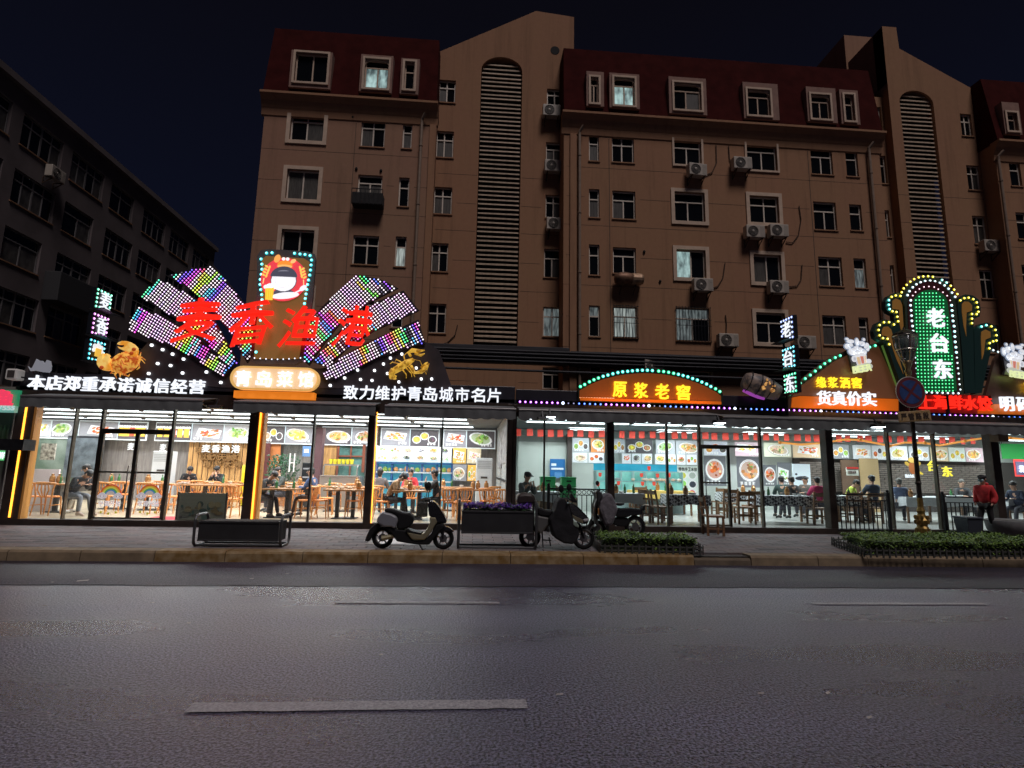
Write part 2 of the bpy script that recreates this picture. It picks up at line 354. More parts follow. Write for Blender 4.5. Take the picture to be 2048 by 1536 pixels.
def window(w, Y, style='T2', surround=0, lit=None, parent=bld, bars=False, m_glass=None, faceX=None):
    x0, x1, z0, z1 = w; W, H = x1-x0, z1-z0; yb = Y+.13; fw = .055
    TT = None
    if faceX is not None: TT = Matrix(((0, -1, 0, faceX+Y), (1, 0, 0, 0), (0, 0, 1, 0), (0, 0, 0, 1)))
    f = MB(); f.M = TT
    f.box(x0, x1, yb-.03, yb+.05, z0, z0+fw).box(x0, x1, yb-.03, yb+.05, z1-fw, z1).box(x0, x0+fw, yb-.03, yb+.05, z0+fw, z1-fw).box(x1-fw, x1, yb-.03, yb+.05, z0+fw, z1-fw)
    zt = z0+H*.68; cells = []
    if style in ('T2', 'S2', 'A'):
        top = zt if style == 'T2' else (z0+H*.74 if style == 'A' else z1)
        xm = x0+W*random.uniform(.46, .54)
        f.box(xm-fw/2, xm+fw/2, yb-.028, yb+.048, z0+fw, top if style != 'S2' else z1-fw)
        if style != 'S2': f.box(x0+fw, x1-fw, yb-.034, yb+.044, top-fw/2, top+fw/2)
        cells = [(x0, xm, z0, top, 0), (xm, x1, z0, top, 1)]
        if style == 'T2':
            if random.random() < .4: f.box(xm-fw/2, xm+fw/2, yb-.026, yb+.046, top+fw/2, z1-fw); cells += [(x0, xm, top, z1, 2), (xm, x1, top, z1, 2)]
            else: cells.append((x0, x1, top, z1, 2))
        if style == 'A': cells.append((x0, x1, top, z1, 2))
    elif style == 'N':
        top = z0+H*.66; f.box(x0+fw, x1-fw, yb-.034, yb+.044, top-fw/2, top+fw/2); cells = [(x0, x1, z0, top, 0), (x0, x1, top, z1, 2)]
    elif style == 'W4':
        top = z0+H*.7; f.box(x0+fw, x1-fw, yb-.034, yb+.044, top-fw/2, top+fw/2)
        for k in range(4):
            a = x0+W*k/4; b = x0+W*(k+1)/4; cells.append((a, b, z0, top, k % 2))
            if k: f.box(a-fw*(.8 if k == 2 else .4), a+fw*(.8 if k == 2 else .4), yb-.03, yb+.046, z0+fw, z1-fw)
        cells.append((x0, x1, top, z1, 2))
    if style == 'A':        # segmental head: spandrels close the corners of the opening
        for s_, xa in ((1, x0), (-1, x1)):
            pts = [(xa, z1), (xa, z1-H*.2)]+[(xa+s_*W/2*(1-math.cos(t)), z1-H*.2+H*.19*math.sin(t)) for t in [R(a) for a in (15, 30, 45, 60, 75, 90)]]
            f.prism(pts, yb-.10, yb-.035)
    win = f.build('window', M_upvc if not surround == 9 else M_trim, parent)
    if surround:
        s = .16 if surround == 1 else .09; q = MB(); q.M = TT; pr = .06
        q.box(x0-s, x1+s, Y-pr, Y+.02, z1, z1+s).box(x0-s, x1+s, Y-pr, Y+.02, z0-s, z0).box(x0-s, x0, Y-pr, Y+.02, z0, z1).box(x1, x1+s, Y-pr, Y+.02, z0, z1)
        q.build('surround', M_trim, win)
    else:
        q = MB(); q.M = TT; q.box(x0-.04, x1+.04, Y-.05, Y+.1, z0-.05, z0).build('sill', M_stucco, win)
    for (a, b, c, d, k) in cells:
        g = MB(); g.M = TT; g.box(a+fw*.6, b-fw*.6, yb+.004, yb+.016, c+fw*.4, d-fw*.4)
        mm = m_glass or M_dglass
        if mm is M_dglass and k < 2 and random.random() < .24: mm = M_curtain
        if lit and (lit[1] is None or k in lit[1]): mm = lit[0]
        g.build('pane', mm, win)
    if bars:
        q = MB(); n = int(W/.13)
        for k in range(n+1): q.beam((x0+W*k/n, Y-.08, z0-.05), (x0+W*k/n, Y-.08, z1+.05), .018)
        for zz in (z0, z0+H*.45, z0+H*.62, z1): q.beam((x0-.03, Y-.083, zz), (x1+.03, Y-.083, zz), .02)
        q.build('window_bars', M_metald, win)
    return win

L0, U3 = (M_lit, None), None
# measured openings: (x0, y0, x1, y1, style, surround, lit, bars)
LB = [(581, 224, 648, 282, 'T2', 1), (722, 237, 770, 294, 'T2', 0), (805, 247, 824, 297, 'N', 0),
      (573, 340, 637, 399, 'S2', 1), (715, 350, 764, 398, 'T2', 0), (797, 355, 818, 413, 'N', 0),
      (562, 460, 628, 518, 'S2', 1), (705, 471, 757, 529, 'T2', 0), (790, 473, 812, 533, 'N', 0, (M_litb, (0,))),
      (556, 578, 622, 640, 'S2', 1), (697, 590, 750, 650, 'T2', 0), (783, 594, 806, 655, 'N', 0)]
TB = [(877, 160, 911, 205, 'T2', 0), (872, 262, 907, 315, 'T2', 0), (867, 374, 904, 428, 'T2', 0), (862, 486, 896, 543, 'T2', 0), (855, 607, 892, 666, 'T2', 0),
      (1094, 178, 1126, 212, 'T2', 0), (1092, 285, 1124, 325, 'T2', 0), (1091, 390, 1124, 436, 'T2', 0), (1088, 498, 1123, 555, 'T2', 0), (1086, 614, 1123, 673, 'T2', 0, (M_litd, None)), (1085, 735, 1123, 778, 'T2', 0)]
RB = [(1178, 268, 1198, 322, 'N', 0), (1224, 273, 1268, 325, 'T2', 0), (1348, 278, 1402, 330, 'T2', 2), (1493, 285, 1553, 341, 'T2', 2), (1622, 296, 1665, 349, 'T2', 0), (1692, 300, 1716, 353, 'N', 0),
      (1178, 378, 1199, 435, 'N', 0), (1225, 382, 1271, 438, 'T2', 0), (1349, 385, 1409, 443, 'T2', 1), (1499, 393, 1557, 446, 'T2', 1), (1628, 404, 1673, 460, 'T2', 0), (1700, 409, 1724, 461, 'N', 0),
      (1178, 489, 1199, 550, 'N', 0), (1226, 495, 1272, 547, 'T2', 0), (1353, 500, 1411, 556, 'S2', 1, (M_lit, (0,))), (1507, 510, 1562, 565, 'S2', 1), (1638, 514, 1685, 572, 'T2', 0), (1709, 517, 1733, 576, 'N', 0, (M_litd, (0,))),
      (1178, 611, 1200, 673, 'N', 0, (M_litd, (2,))), (1227, 613, 1275, 675, 'T2', 0, (M_litb, None), True), (1352, 616, 1420, 682, 'T2', 0, (M_litd, (0, 2)), True), (1512, 626, 1570, 686, 'T2', 1), (1646, 631, 1693, 690, 'T2', 0), (1719, 635, 1738, 690, 'N', 0),
      (1180, 732, 1204, 790, 'N', 0), (1232, 735, 1280, 790, 'T2', 0), (1365, 742, 1422, 800, 'T2', 2), (1520, 748, 1575, 800, 'T2', 2), (1650, 750, 1698, 800, 'T2', 0)]
T2B = [(1922, 228, 1944, 272, 'T2', 0), (1935, 331, 1961, 380, 'T2', 0), (1947, 432, 1974, 488, 'T2', 0), (1961, 540, 1990, 597, 'T2', 0), (1970, 650, 2000, 706, 'T2', 0)]
RC = [(1752, 311, 1773, 367, 'N', 0), (1759, 420, 1780, 474, 'N', 0), (1770, 530, 1790, 586, 'N', 0), (1780, 640, 1800, 697, 'N', 0), (1752, 214, 1763, 260, 'N', 0)]
B3 = [(2020, 323, 2042, 372, 'N', 0), (2034, 425, 2056, 478, 'N', 0), (2046, 530, 2068, 583, 'N', 0), (2062, 323, 2110, 372, 'T2', 0)]
def do_windows(lst, Y):
    rs = []
    for w in lst: rs.append(rect(*w[:4], Y))
    return rs
zM = P(1128, 231, YB).z                       # foot of the mansard
xL0, xL1 = P(522, 300, YB).x, P(872, 210, YB).x
xR0, xR1 = P(1128, 231, YB).x, P(1755, 270, YB).x
for lst, Y, x0, x1, z1, nm in ((LB, YB, xL0, xL1, zM, 'wall'), (RB, YB, xR0, xR1, zM, 'wall')):
    rs = do_windows(lst, Y); wall(nm, x0, x1, 0, z1, Y, rs, M_stucco if lst is RB else M_stucco2)
    for w, r_ in zip(lst, rs): window(r_, Y, w[4], w[5], w[6] if len(w) > 6 else None, bars=len(w) > 7)
# end and side walls of the blocks
sw = MB(); sw.box(xL0, xL0+.02, YB+.002, YB+12, 0, zM).build('wall', M_stucco2, bld)
for xa in (xL1, xR0, xR1): MB().box(xa-.01 if xa != xR0 else xa, xa+.01 if xa == xR0 else xa, YB+.003, YT, 0, zM).build('wall', M_stucco, bld)
# tower 1
louv1 = rect(960, 150, 1041, 688, YT); lx0, lx1 = P(958, 300, YT).x, P(1042, 300, YT).x; lz0, lz1 = 6.6, P(1005, 114, YT).z
rs = do_windows(TB, YT)
wall('tower_wall', xL1-.3, xR0+.4, 0, P(880, 105, YT).z, YT, rs+[(lx0, lx1, lz0, lz1)] if lz1 < P(880, 105, YT).z else rs+[(lx0, lx1, lz0, P(880, 105, YT).z)], M_stucco)
for w, r_ in zip(TB, rs): window(r_, YT, w[4], w[5], w[6] if len(w) > 6 else None)
zt1 = P(880, 105, YT).z
g = MB(); pts = [(P(876, 104, YT).x, zt1), (P(1072, 22, YT).x, P(1072, 22, YT).z), (P(1148, 34, YT).x, P(1148, 34, YT).z), (P(1148, 34, YT).x, zt1)]
hx = P(1110, 101, YT); n_ = 14
g.prism(pts, YT, YT+2.2); g.build('gable', M_stucco, bld)
MB().cyl((hx.x, YT-.012, hx.z), (hx.x, YT+.05, hx.z), .22, n=20).build('round_vent', M_black, bld)
def louvres(x0, x1, z0, z1, Y, step):
    MB().box(x0-.02, x1+.02, Y+.45, Y+.5, z0, z1).build('louver_back', M_black, bld)
    rad = (x1-x0)/2; zc = z1-rad*.75
    for s_, xa in ((1, x0), (-1, x1)):
        pts = [(xa, z1+.01), (xa, zc)]+[(xa+s_*rad*(1-math.cos(R(a))), zc+(z1-zc)*math.sin(R(a))) for a in range(10, 91, 10)]
        MB().prism(pts, Y+.002, Y+.3).build('spandrel', M_stucco, bld)
    base = None; z = z0+.1; k = 0
    while z < z1-.12:
        half = rad-.03
        if z > zc: half = rad*math.sqrt(max(0, 1-((z-zc)/(z1-zc))**2))-.03
        if half > .1:
            if base is None: base = MB().add([(-1, -.03, -.075), (1, -.03, -.075), (1, .12, .02), (-1, .12, .02), (-1, -.03, -.005), (1, -.03, -.005), (1, .12, .06), (-1, .12, .06)],
                [(0, 3, 2, 1), (4, 5, 6, 7), (0, 1, 5, 4), (1, 2, 6, 5), (2, 3, 7, 6), (3, 0, 4, 7)]).build('louver_slat', M_louv, None); base.parent = bld; o = base
            else: o = inst(base, 'louver_slat', (0, 0, 0), bld)
            o.location = ((x0+x1)/2-4, Y+.16-22, z+random.uniform(-.012, .012)); o.scale = (half, 1, 1); o.rotation_euler = (random.uniform(-.08, .08), random.uniform(-.006, .006), 0)
        z += step
louvres(lx0, lx1, lz0, min(lz1, zt1), YT, .222)
# tower 2
xs0 = P(1800, 424, YR).x; xs1 = P(1986, 300, YR).x
rs = do_windows(T2B, YR); ztw = P(1948, 178, YR).z
mx0, mx1 = P(1809, 300, YR).x, P(1888, 400, YR).x; mz1 = P(1840, 182, YR).z
wall('tower_wall', xs0, xs1, 0, ztw, YR, rs+[(mx0, mx1, lz0, min(mz1, ztw-.01))], M_stucco)
for w, r_ in zip(T2B, rs): window(r_, YR, w[4], w[5])
a_ = P(1759, 52, YR); b_ = P(1783, 52, YR); c_ = P(1786, 96, YR)
g = MB(); g.prism([(xs0, ztw), (xs0, a_.z), (xs0+.75, a_.z), (xs0+.8, c_.z), (P(1945, 178, YR).x, ztw)], YR, YR+2.5); g.build('gable', M_stucco, bld)
louvres(mx0, mx1, lz0, min(mz1, ztw-.01), YR, .222)
MB().box(xs0, xs0+.02, YR+.003, YT+.2, 0, a_.z-.02).build('wall', M_stucco, bld)
rs = do_windows(RC, YT); wall('recess_wall', xR1-.5, xs0+.6, 0, zM+3, YT, rs, M_stucco)
for w, r_ in zip(RC, rs): window(r_, YT, w[4], w[5])
q = P(1690, 95, 25.5); q2 = P(1750, 75, 25.5); MB().box(q.x, q2.x+1.2, 25.5, 29, 15, q2.z).build('roof_hut', M_stucco2, bld)
# block 3
x3 = P(1988, 300, YB).x; rs = do_windows(B3, YB); wall('wall', x3, x3+6, 0, zM, YB, rs, M_stucco)
for w, r_ in zip(B3, rs): window(r_, YB, w[4], w[5])
MB().box(x3, x3+.02, YB+.003, YT, 0, zM).build('wall', M_stucco, bld)
# mansards with dormer windows, cornice below
def mansard(x0, x1, wins, ztop):
    yf, yt = YB-.28, YB+.22
    m = MB(); m.add([(x0-.05, yf, zM), (x1+.05, yf, zM), (x1-.0, yt, ztop), (x0+.0, yt, ztop), (x0-.05, YB+9, zM), (x1+.05, YB+9, zM), (x1, YB+9, ztop), (x0, YB+9, ztop)],
        [(0, 1, 2, 3), (1, 5, 6, 2), (4, 0, 3, 7), (3, 2, 6, 7)])
    m.build('mansard_roof', M_mans, bld)
    cc = MB(); prof = [(YB+.05, zM-.95), (YB-.04, zM-.9), (YB-.08, zM-.62), (YB-.12, zM-.55), (YB-.22, zM-.3), (YB-.38, zM-.12), (YB-.42, zM-.1), (YB-.42, zM), (YB+.05, zM)]
    cc.prismx(prof, x0-.12, x1+.12); cc.build('cornice', M_trim if False else M_stucco, bld)
    for w in wins:
        Y = YB-.36; ro = rect(*w[:4], Y); ri = rect(*w[4:8], Y)
        d = MB(); a, b, c, e = ro; f_, g_, h_, i_ = ri
        d.box(a, f_, Y, Y+1.2, c, e).box(g_, b, Y, Y+1.2, c, e).box(f_, g_, Y+.001, Y+1.2, i_, e-.001).box(f_, g_, Y+.001, Y+1.2, c+.001, h_)
        dm = d.build('dormer_surround', mat('dormer_render', (.25, .145, .11), .85, var=.15, scale=3), bld)
        window(ri, Y, w[8], 9, w[9], parent=bld)
mansard(xL0, xL1, [(580, 102, 663, 176, 590, 107, 655, 165, 'S2', None), (720, 110, 785, 184, 729, 119, 777, 177, 'A', (M_lit, (0, 1))), (801, 117, 838, 188, 809, 124, 829, 179, 'N', None)], P(547, 56, YB+.22).z)
mansard(xR0, xR1, [(1173, 143, 1208, 212, 1181, 155, 1197, 206, 'A', None), (1219, 147, 1279, 216, 1228, 156, 1269, 211, 'A', (M_lit, (0, 1))), (1338, 155, 1413, 228, 1348, 167, 1402, 220, 'A', None),
    (1487, 166, 1557, 238, 1495, 180, 1540, 231, 'A', None), (1614, 175, 1673, 244, 1622, 190, 1660, 238, 'A', None), (1681, 180, 1718, 248, 1689, 190, 1708, 242, 'N', None)], P(1743, 142, YB+.22).z)
mansard(x3, x3+6, [(2007, 205, 2041, 268, 2014, 226, 2034, 262, 'N', None)], P(1743, 142, YB+.22).z)
# joints in the render, downpipes, pilaster
jt = MB()
for x0, x1, Y in ((xL0, xL1, YB), (xR0, xR1, YB), (xL1+.1, lx0-.05, YT), (lx1+.05, xR0-.1, YT), (xs0, mx0, YR), (mx1, xs1, YR), (x3, x3+6, YB)):
    wl = [rect(*w[:4], Y) for w in LB+RB+TB+T2B]
    for k in range(5):
        for dz in (-.98, .42):
            z = zM-.95-1.62-2.72*k+dz-.3; segs = [(x0, x1)]
            for r_ in wl:
                if r_[2]-.25 < z < r_[3]+.25:
                    ns = []
                    for a, b in segs:
                        if r_[1]+.2 < a or r_[0]-.2 > b: ns.append((a, b))
                        else:
                            if r_[0]-.2 > a: ns.append((a, r_[0]-.2))
                            if r_[1]+.2 < b: ns.append((r_[1]+.2, b))
                    segs = ns
            for a, b in segs:
                if b-a > .25: jt.box(a, b, Y-.004, Y+.01, z, z+.015)
for px in (700, ): 
    xx = P(px, 420, YB).x; jt.box(xx, xx+.025, YB-.004, YB+.01, 6, zM-1)
for px in (1219, 1628): 
    xx = P(px, 500, YB).x; jt.box(xx, xx+.03, YB-.004, YB+.01, 6, zM-1)
jt.build('render_joints', M_joint, bld, kind='stuff')
def dpipe(px, py, Y, z1):
    p = P(px, py, Y); m = MB(); m.cyl((p.x, Y-.14, 3), (p.x, Y-.14, z1-.5), .065, n=10)
    m.tube([(p.x, Y-.14, z1-.5), (p.x, Y-.16, z1-.35), (p.x+.15, Y-.3, z1-.12)], .065, 10)
    k = 4.5
    while k < z1-1: m.cyl((p.x, Y-.14, k), (p.x, Y-.14, k+.06), .085, n=10); k += 2.7
    m.build('downpipe', M_pipe, bld)
dpipe(842, 300, YB, zM-.4); dpipe(1158, 420, YB, zM-.5); dpipe(1744, 424, YB, zM-.4); dpipe(2004, 424, YB, zM-.4)
for px, Y in ((860, YB), (1146, YB)):
    p = P(px, 400, YB); MB().box(p.x-.14, p.x+.14, YB-.09, YB+.01, 0, zM-.9).build('pilaster', M_stucco, bld)
# dark service bands and conduits above the first storeys
zb = P(1000, 690, 21.7).z
for (x0, x1, za, h) in ((-2.6, 3.9, zb-.75, .72), (3.95, xR1+1.4, zb-.78, .62), (xR1+1.5, x3+6, zb-.78, .62)):
    MB().box(x0, x1, 21.62, 21.98, za, za+h).build('service_band', M_band, bld, bevel=.02)
cd_ = MB()
for dz in (.08, .22, .38, .5): cd_.cyl((-2.7, 21.55, zb-.75+dz), (x3+4, 21.55, zb-.78+dz), .035+.012*(dz > .2), n=8)
cd_.cyl((-3, 21.5, zb-1.05), (x3, 21.45, zb-1.15), .05, n=8); cd_.build('conduit_bundle', M_band, bld)
# hooks, holes and hanging cables on the render
hk = MB()
for px, py in ((706, 235), (762, 342), (1288, 504), (713, 338), (1149, 680), (1320, 563)):
    p = P(px, py, YB); hk.ball((p.x, YB-.03, p.z), (.06, .05, .07), 8, 5)
hk.build('pipe_holes', M_black, bld)
def cable(pts, Y=YB, r=.022, m=M_rust, nm='cable'):
    return MB().tube([(P(x, y, Y-.03).x, Y-.04, P(x, y, Y-.03).z) for x, y in pts], r, 6).build(nm, m, bld)
for c_ in ([(1598, 412), (1602, 440), (1597, 470), (1585, 486), (1572, 484)], [(1604, 530), (1602, 560), (1594, 572), (1572, 574)], [(1450, 526), (1446, 555), (1436, 572), (1422, 578)], [(1451, 630), (1453, 650), (1452, 672)], [(1432, 290), (1433, 325), (1424, 345), (1408, 352)], [(1457, 292), (1459, 318), (1463, 330)]): cable(c_)
cable([(915, 650), (910, 670), (895, 685), (880, 690)], YT, .02)

# window cage and barrel shaped duct cover
p = rect(704, 386, 766, 411, YB-.4)
wb = thing('window_box', 'dark cloth covered balcony box hanging under a fifth floor window', 'window box', (p[0]+.6, YB-.3, p[2]))
m = MB(); m.box(p[0], p[1], YB-.5, YB-.02, p[2], p[3]); m.build('box', mat('dark_tarp', (.012, .011, .012), .9, var=.5, scale=5, bump=.8), wb, bevel=.05)
m = MB()
for k in range(8): x = p[0]+(p[1]-p[0])*k/7; m.beam((x, YB-.52, p[2]), (x, YB-.52, p[3]+.12), .02)
m.beam((p[0], YB-.52, p[3]+.12), (p[1], YB-.52, p[3]+.12), .03); m.build('rail', M_metald, wb)
p = P(1228, 557, YB-.3); p2 = P(1287, 557, YB-.3)
bc = thing('vent_duct', 'rusty barrel shaped vent duct fixed under a fourth floor window', 'vent duct', (p.x, YB-.3, p.z))
m = MB(); m.smooth = True; m.lathe([(.05, 0), (.2, .05), (.27, .25), (.29, .5), (.25, .72), (.24, .75)], (p.x, YB-.32, p.z), 14, 'X'); m.build('barrel', mat('rusty_sheet', (.16, .085, .05), .55, .5, var=.5, scale=6), bc)
m = MB(); m.lathe([(.24, .76), (.26, .8), (.25, 1.15), (.2, 1.25)], (p.x, YB-.32, p.z), 14, 'X'); m.build('cap', mat('bare_sheet', (.38, .25, .16), .45, .5, var=.3, scale=6), bc)
for dx in (.3, .9): m = MB(); m.beam((p.x+dx, YB-.01, p.z-.25), (p.x+dx, YB-.5, p.z-.3), .03); m.beam((p.x+dx, YB-.01, p.z-.6), (p.x+dx, YB-.45, p.z-.3), .025); m.build('bracket', M_rust, bc)

# ---------------------------------------------------------------- air conditioners
def make_ac():
    t = thing('air_conditioner', 'x', 'air conditioner')
    m = MB(); m.box(-.42, .42, -.32, 0, 0, .56); m.build('casing', M_acw, t, bevel=.02)
    m = MB(); m.box(.2, .4, -.325, -.319, .06, .5); m.box(.27, .35, -.33, -.32, .38, .46); m.build('service_cover', mat('ac_cover', (.34, .3, .25), .5), t)
    m = MB(); m.lathe([(.235, 0), (.235, -.012), (.215, -.012), (.215, -.004), (.0, -.004)], (-.12, -.32, .28), 24, 'Y'); m.build('fan_recess', M_acd, t)
    m = MB()
    for k in range(5): r_ = .05+.042*k; m.tube([(-.12+r_*math.cos(R(a)), -.338, .28+r_*math.sin(R(a))) for a in range(0, 360, 20)], .0045, 4, closed=True)
    for a in range(0, 180, 30): m.beam((-.12-.225*math.cos(R(a)), -.336, .28-.225*math.sin(R(a))), (-.12+.225*math.cos(R(a)), -.336, .28+.225*math.sin(R(a))), .006)
    m.build('fan_grille', mat('ac_wire', (.22, .2, .17), .5), t)
    m = MB(); m.lathe([(0, -.008), (.05, -.008), (.055, -.016), (.02, -.03)], (-.12, -.325, .28), 10, 'Y'); m.build('fan_hub', M_acw, t)
    for s in (-.3, .3): m = MB(); m.beam((s, .12, -.02), (s, -.36, -.02), .035); m.beam((s, .12, -.33), (s, -.33, -.03), .03); m.beam((s, .12, -.33), (s, .12, 0), .03); m.build('bracket', M_rust, t)
    return t
AC = [(1102, 239, YT-.12, 'top one of the column beside the first louvred tower'), (1106, 349, YT-.12, 'second from the top beside the first louvred tower'), (1110, 464, YT-.12, 'lowest of the three beside the first louvred tower'),
      (1390, 357, YB-.12, 'under the small window left of the hanging cables on the sixth floor'), (1480, 344, YB-.12, 'left of the framed sixth floor window between two cables'),
      (1505, 480, YB-.12, 'left one of a touching pair below the fifth floor window'), (1552, 478, YB-.12, 'right one of a touching pair below the fifth floor window'),
      (1552, 590, YB-.12, 'below the fourth floor curtained window'), (1402, 586, YB-.12, 'at the corner of the lit fourth floor window'), (1452, 696, YB-.12, 'right of the barred third floor window'),
      (1975, 507, YR-.12, 'right of the second louvred tower'), (1303, 748, YB-.12, 'just above the green bulb arch of the orange sign'), (1606, 700, YB-.12, 'behind the vertical bulb sign')]
ac0 = make_ac()
for i, (px, py, Y, lab) in enumerate(AC):
    p = P(px, py, Y); o = ac0 if i == 0 else dup(ac0, (0, 0, 0))
    o.location = (p.x, Y, p.z); o['label'] = 'air conditioner unit '+lab; o['group'] = 'air conditioners on the building wall'
    if i in (3, 11): o.rotation_euler.z = R(6)

# ================================================================ DARK BUILDING ON THE LEFT
XL = -20.0
db = thing('dark_apartment_building', 'unlit grey apartment block with rows of wide windows running away on the left', 'apartment building', (XL, 30, 0))
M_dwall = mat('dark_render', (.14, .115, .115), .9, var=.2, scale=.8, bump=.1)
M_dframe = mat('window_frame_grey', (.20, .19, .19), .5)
ztp = 17.5; wins = []; wd = []
for r_ in range(6):
    z0 = ztp-2.35-2.62*r_
    for c_ in range(8):
        y0 = 17.35+2.95*c_; w = 2.35 if (c_+r_) % 4 else 2.0
        wd.append((y0, y0+w, z0, z0+1.5, (r_, c_)))
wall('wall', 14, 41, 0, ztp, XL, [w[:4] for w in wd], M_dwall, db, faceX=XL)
MB().box(XL-10, XL-.01, 40.9, 41, 0, ztp-.01).box(XL-10, XL+.25, 14, 41, ztp, ztp+.3).build('parapet', M_dwall, db)
sv = M_upvc; M_upvc = M_dframe
for w in wd:
    window(w[:4], XL, 'W4' if w[1]-w[0] > 2.1 else 'T2', 0, (M_litd, (1,)) if w[4] == (4, 1) else None, parent=db, faceX=XL)
M_upvc = sv
for i, (y, r_, lab) in enumerate(((25.0, 0, 'under the top row window'), (22.2, 2, 'under the third row window'), (28.6, 2, 'half way along the third row'), (21.0, 3, 'beside the open dark balcony'))):
    o = dup(ac0, (XL+.13, y, ztp-3.05-2.62*r_), R(90), 'air conditioner on the dark left block '+lab, 'air conditioners on the dark building')
bx = MB(); bx.box(XL+.02, XL+.75, 25.6, 28.1, ztp-2.35-5.24-.3-.75, ztp-2.35-5.24+.35); bx.build('balcony', mat('balcony_dark', (.03, .03, .032), .8), db, bevel=.03)
# ================================================================ GROUND
SW = .17; YK = 9.5; YF = 13.15; FL = .25
def asphalt(name, a, b, rough):
    m = bpy.data.materials.new(name); m.use_nodes = True; nt = m.node_tree; p = nt.nodes['Principled BSDF']
    tc = nt.nodes.new('ShaderNodeTexCoord')
    vo = nt.nodes.new('ShaderNodeTexVoronoi'); vo.inputs['Scale'].default_value = 55
    n1 = nt.nodes.new('ShaderNodeTexNoise'); n1.inputs['Scale'].default_value = 52; n1.inputs['Detail'].default_value = 6; n1.inputs['Roughness'].default_value = .7
    n2 = nt.nodes.new('ShaderNodeTexNoise'); n2.inputs['Scale'].default_value = .55; n2.inputs['Detail'].default_value = 6
    mp = nt.nodes.new('ShaderNodeMapping'); mp.inputs['Scale'].default_value = (.35, 1.4, 1)
    nt.links.new(tc.outputs['Object'], vo.inputs[0]); nt.links.new(tc.outputs['Object'], n1.inputs[0]); nt.links.new(tc.outputs['Object'], mp.inputs[0]); nt.links.new(mp.outputs[0], n2.inputs[0])
    r1 = nt.nodes.new('ShaderNodeMapRange'); r1.inputs[1].default_value = .44; r1.inputs[2].default_value = .57
    nt.links.new(n1.outputs[0], r1.inputs[0])
    mi = nt.nodes.new('ShaderNodeMix'); mi.data_type = 'RGBA'; mi.inputs[6].default_value = (*a, 1); mi.inputs[7].default_value = (*b, 1)
    nt.links.new(r1.outputs[0], mi.inputs[0])
    m2 = nt.nodes.new('ShaderNodeMix'); m2.data_type = 'RGBA'; m2.blend_type = 'MULTIPLY'; m2.inputs[0].default_value = 1
    r2 = nt.nodes.new('ShaderNodeMapRange'); r2.inputs[1].default_value = .3; r2.inputs[2].default_value = .7; r2.inputs[3].default_value = .50; r2.inputs[4].default_value = 1.2
    nt.links.new(n2.outputs[0], r2.inputs[0]); nt.links.new(mi.outputs[2], m2.inputs[6]); nt.links.new(r2.outputs[0], m2.inputs[7])
    nt.links.new(m2.outputs[2], p.inputs['Base Color'])
    rr = nt.nodes.new('ShaderNodeMapRange'); rr.inputs[1].default_value = .3; rr.inputs[2].default_value = .7; rr.inputs[3].default_value = rough-.1; rr.inputs[4].default_value = rough+.12
    nt.links.new(n2.outputs[0], rr.inputs[0]); nt.links.new(rr.outputs[0], p.inputs['Roughness']); p.inputs['Specular IOR Level'].default_value = .9
    ad = nt.nodes.new('ShaderNodeMath'); ad.operation = 'ADD'; nt.links.new(n1.outputs[0], ad.inputs[0]); nt.links.new(vo.outputs[0], ad.inputs[1])
    bp = nt.nodes.new('ShaderNodeBump'); bp.inputs['Strength'].default_value = .6; bp.inputs['Distance'].default_value = .006
    nt.links.new(ad.outputs[0], bp.inputs['Height']); nt.links.new(bp.outputs[0], p.inputs['Normal']); return m
M_asph = asphalt('asphalt', (.010, .009, .013), (.225, .220, .330), .30)
M_asph2 = asphalt('asphalt_gutter', (.006, .005, .008), (.095, .082, .120), .55)
M_asph2.node_tree.nodes['Principled BSDF'].inputs['Specular IOR Level'].default_value = .35
st = dict(kind='structure')
tag(MB().add([(-300, -200, -.012), (300, -200, -.012), (300, 400, -.012), (-300, 400, -.012)], [(0, 1, 2, 3)]).build('ground', mat('earth', (.05, .045, .04), .95)), **st)
tag(MB().add([(-120, -20, 0), (120, -20, 0), (120, YK+.1, 0), (-120, YK+.1, 0)], [(0, 1, 2, 3)]).build('road', M_asph), **st)
tag(MB().add([(-120, 7.72, .004), (120, 7.78, .004), (120, YK+.05, .004), (-120, YK+.05, .004)], [(0, 1, 2, 3)]).build('gutter_strip', M_asph2), **st)
# sealed cracks and seams
cr = MB()
for y0, amp, w, xa, xb in ((7.73, .02, .022, -14, 14),):
    pts = []; x = xa; yy = y0
    while x < xb: pts.append((x, y0+random.uniform(-amp, amp), .0065)); x += .35
    for a, b in zip(pts, pts[1:]): cr.beam(a, b, w*random.uniform(.6, 1.3), .004)
tag(cr.build('road_cracks', mat('bitumen', (.008, .008, .009), .5)), kind='structure')
def paint(x0, x1, y0, y1, nm):
    mb = MB(); n = 24; vs = []
    for i in range(n+1):
        x = x0+(x1-x0)*i/n; j = .012
        vs += [(x, y0+random.uniform(0, j), .009), (x, y1-random.uniform(0, j), .009)]
    mb.add(vs, [(2*i, 2*i+2, 2*i+3, 2*i+1) for i in range(n)]); return tag(mb.build(nm, mat('worn_road_paint', (.29, .285, .31), .5, var=.35, scale=60, detail=6, c2=(.45, .44, .47))), kind='structure')
paint(-1.8, .43, 3.92, 4.07, 'lane_marking'); paint(-1.54, .39, 6.77, 6.87, 'lane_marking'); paint(4.3, 6.6, 6.75, 6.86, 'lane_marking'); paint(-8.6, -6.4, 6.77, 6.88, 'lane_marking'); paint(6.4, 8.6, 3.9, 4.05, 'lane_marking')
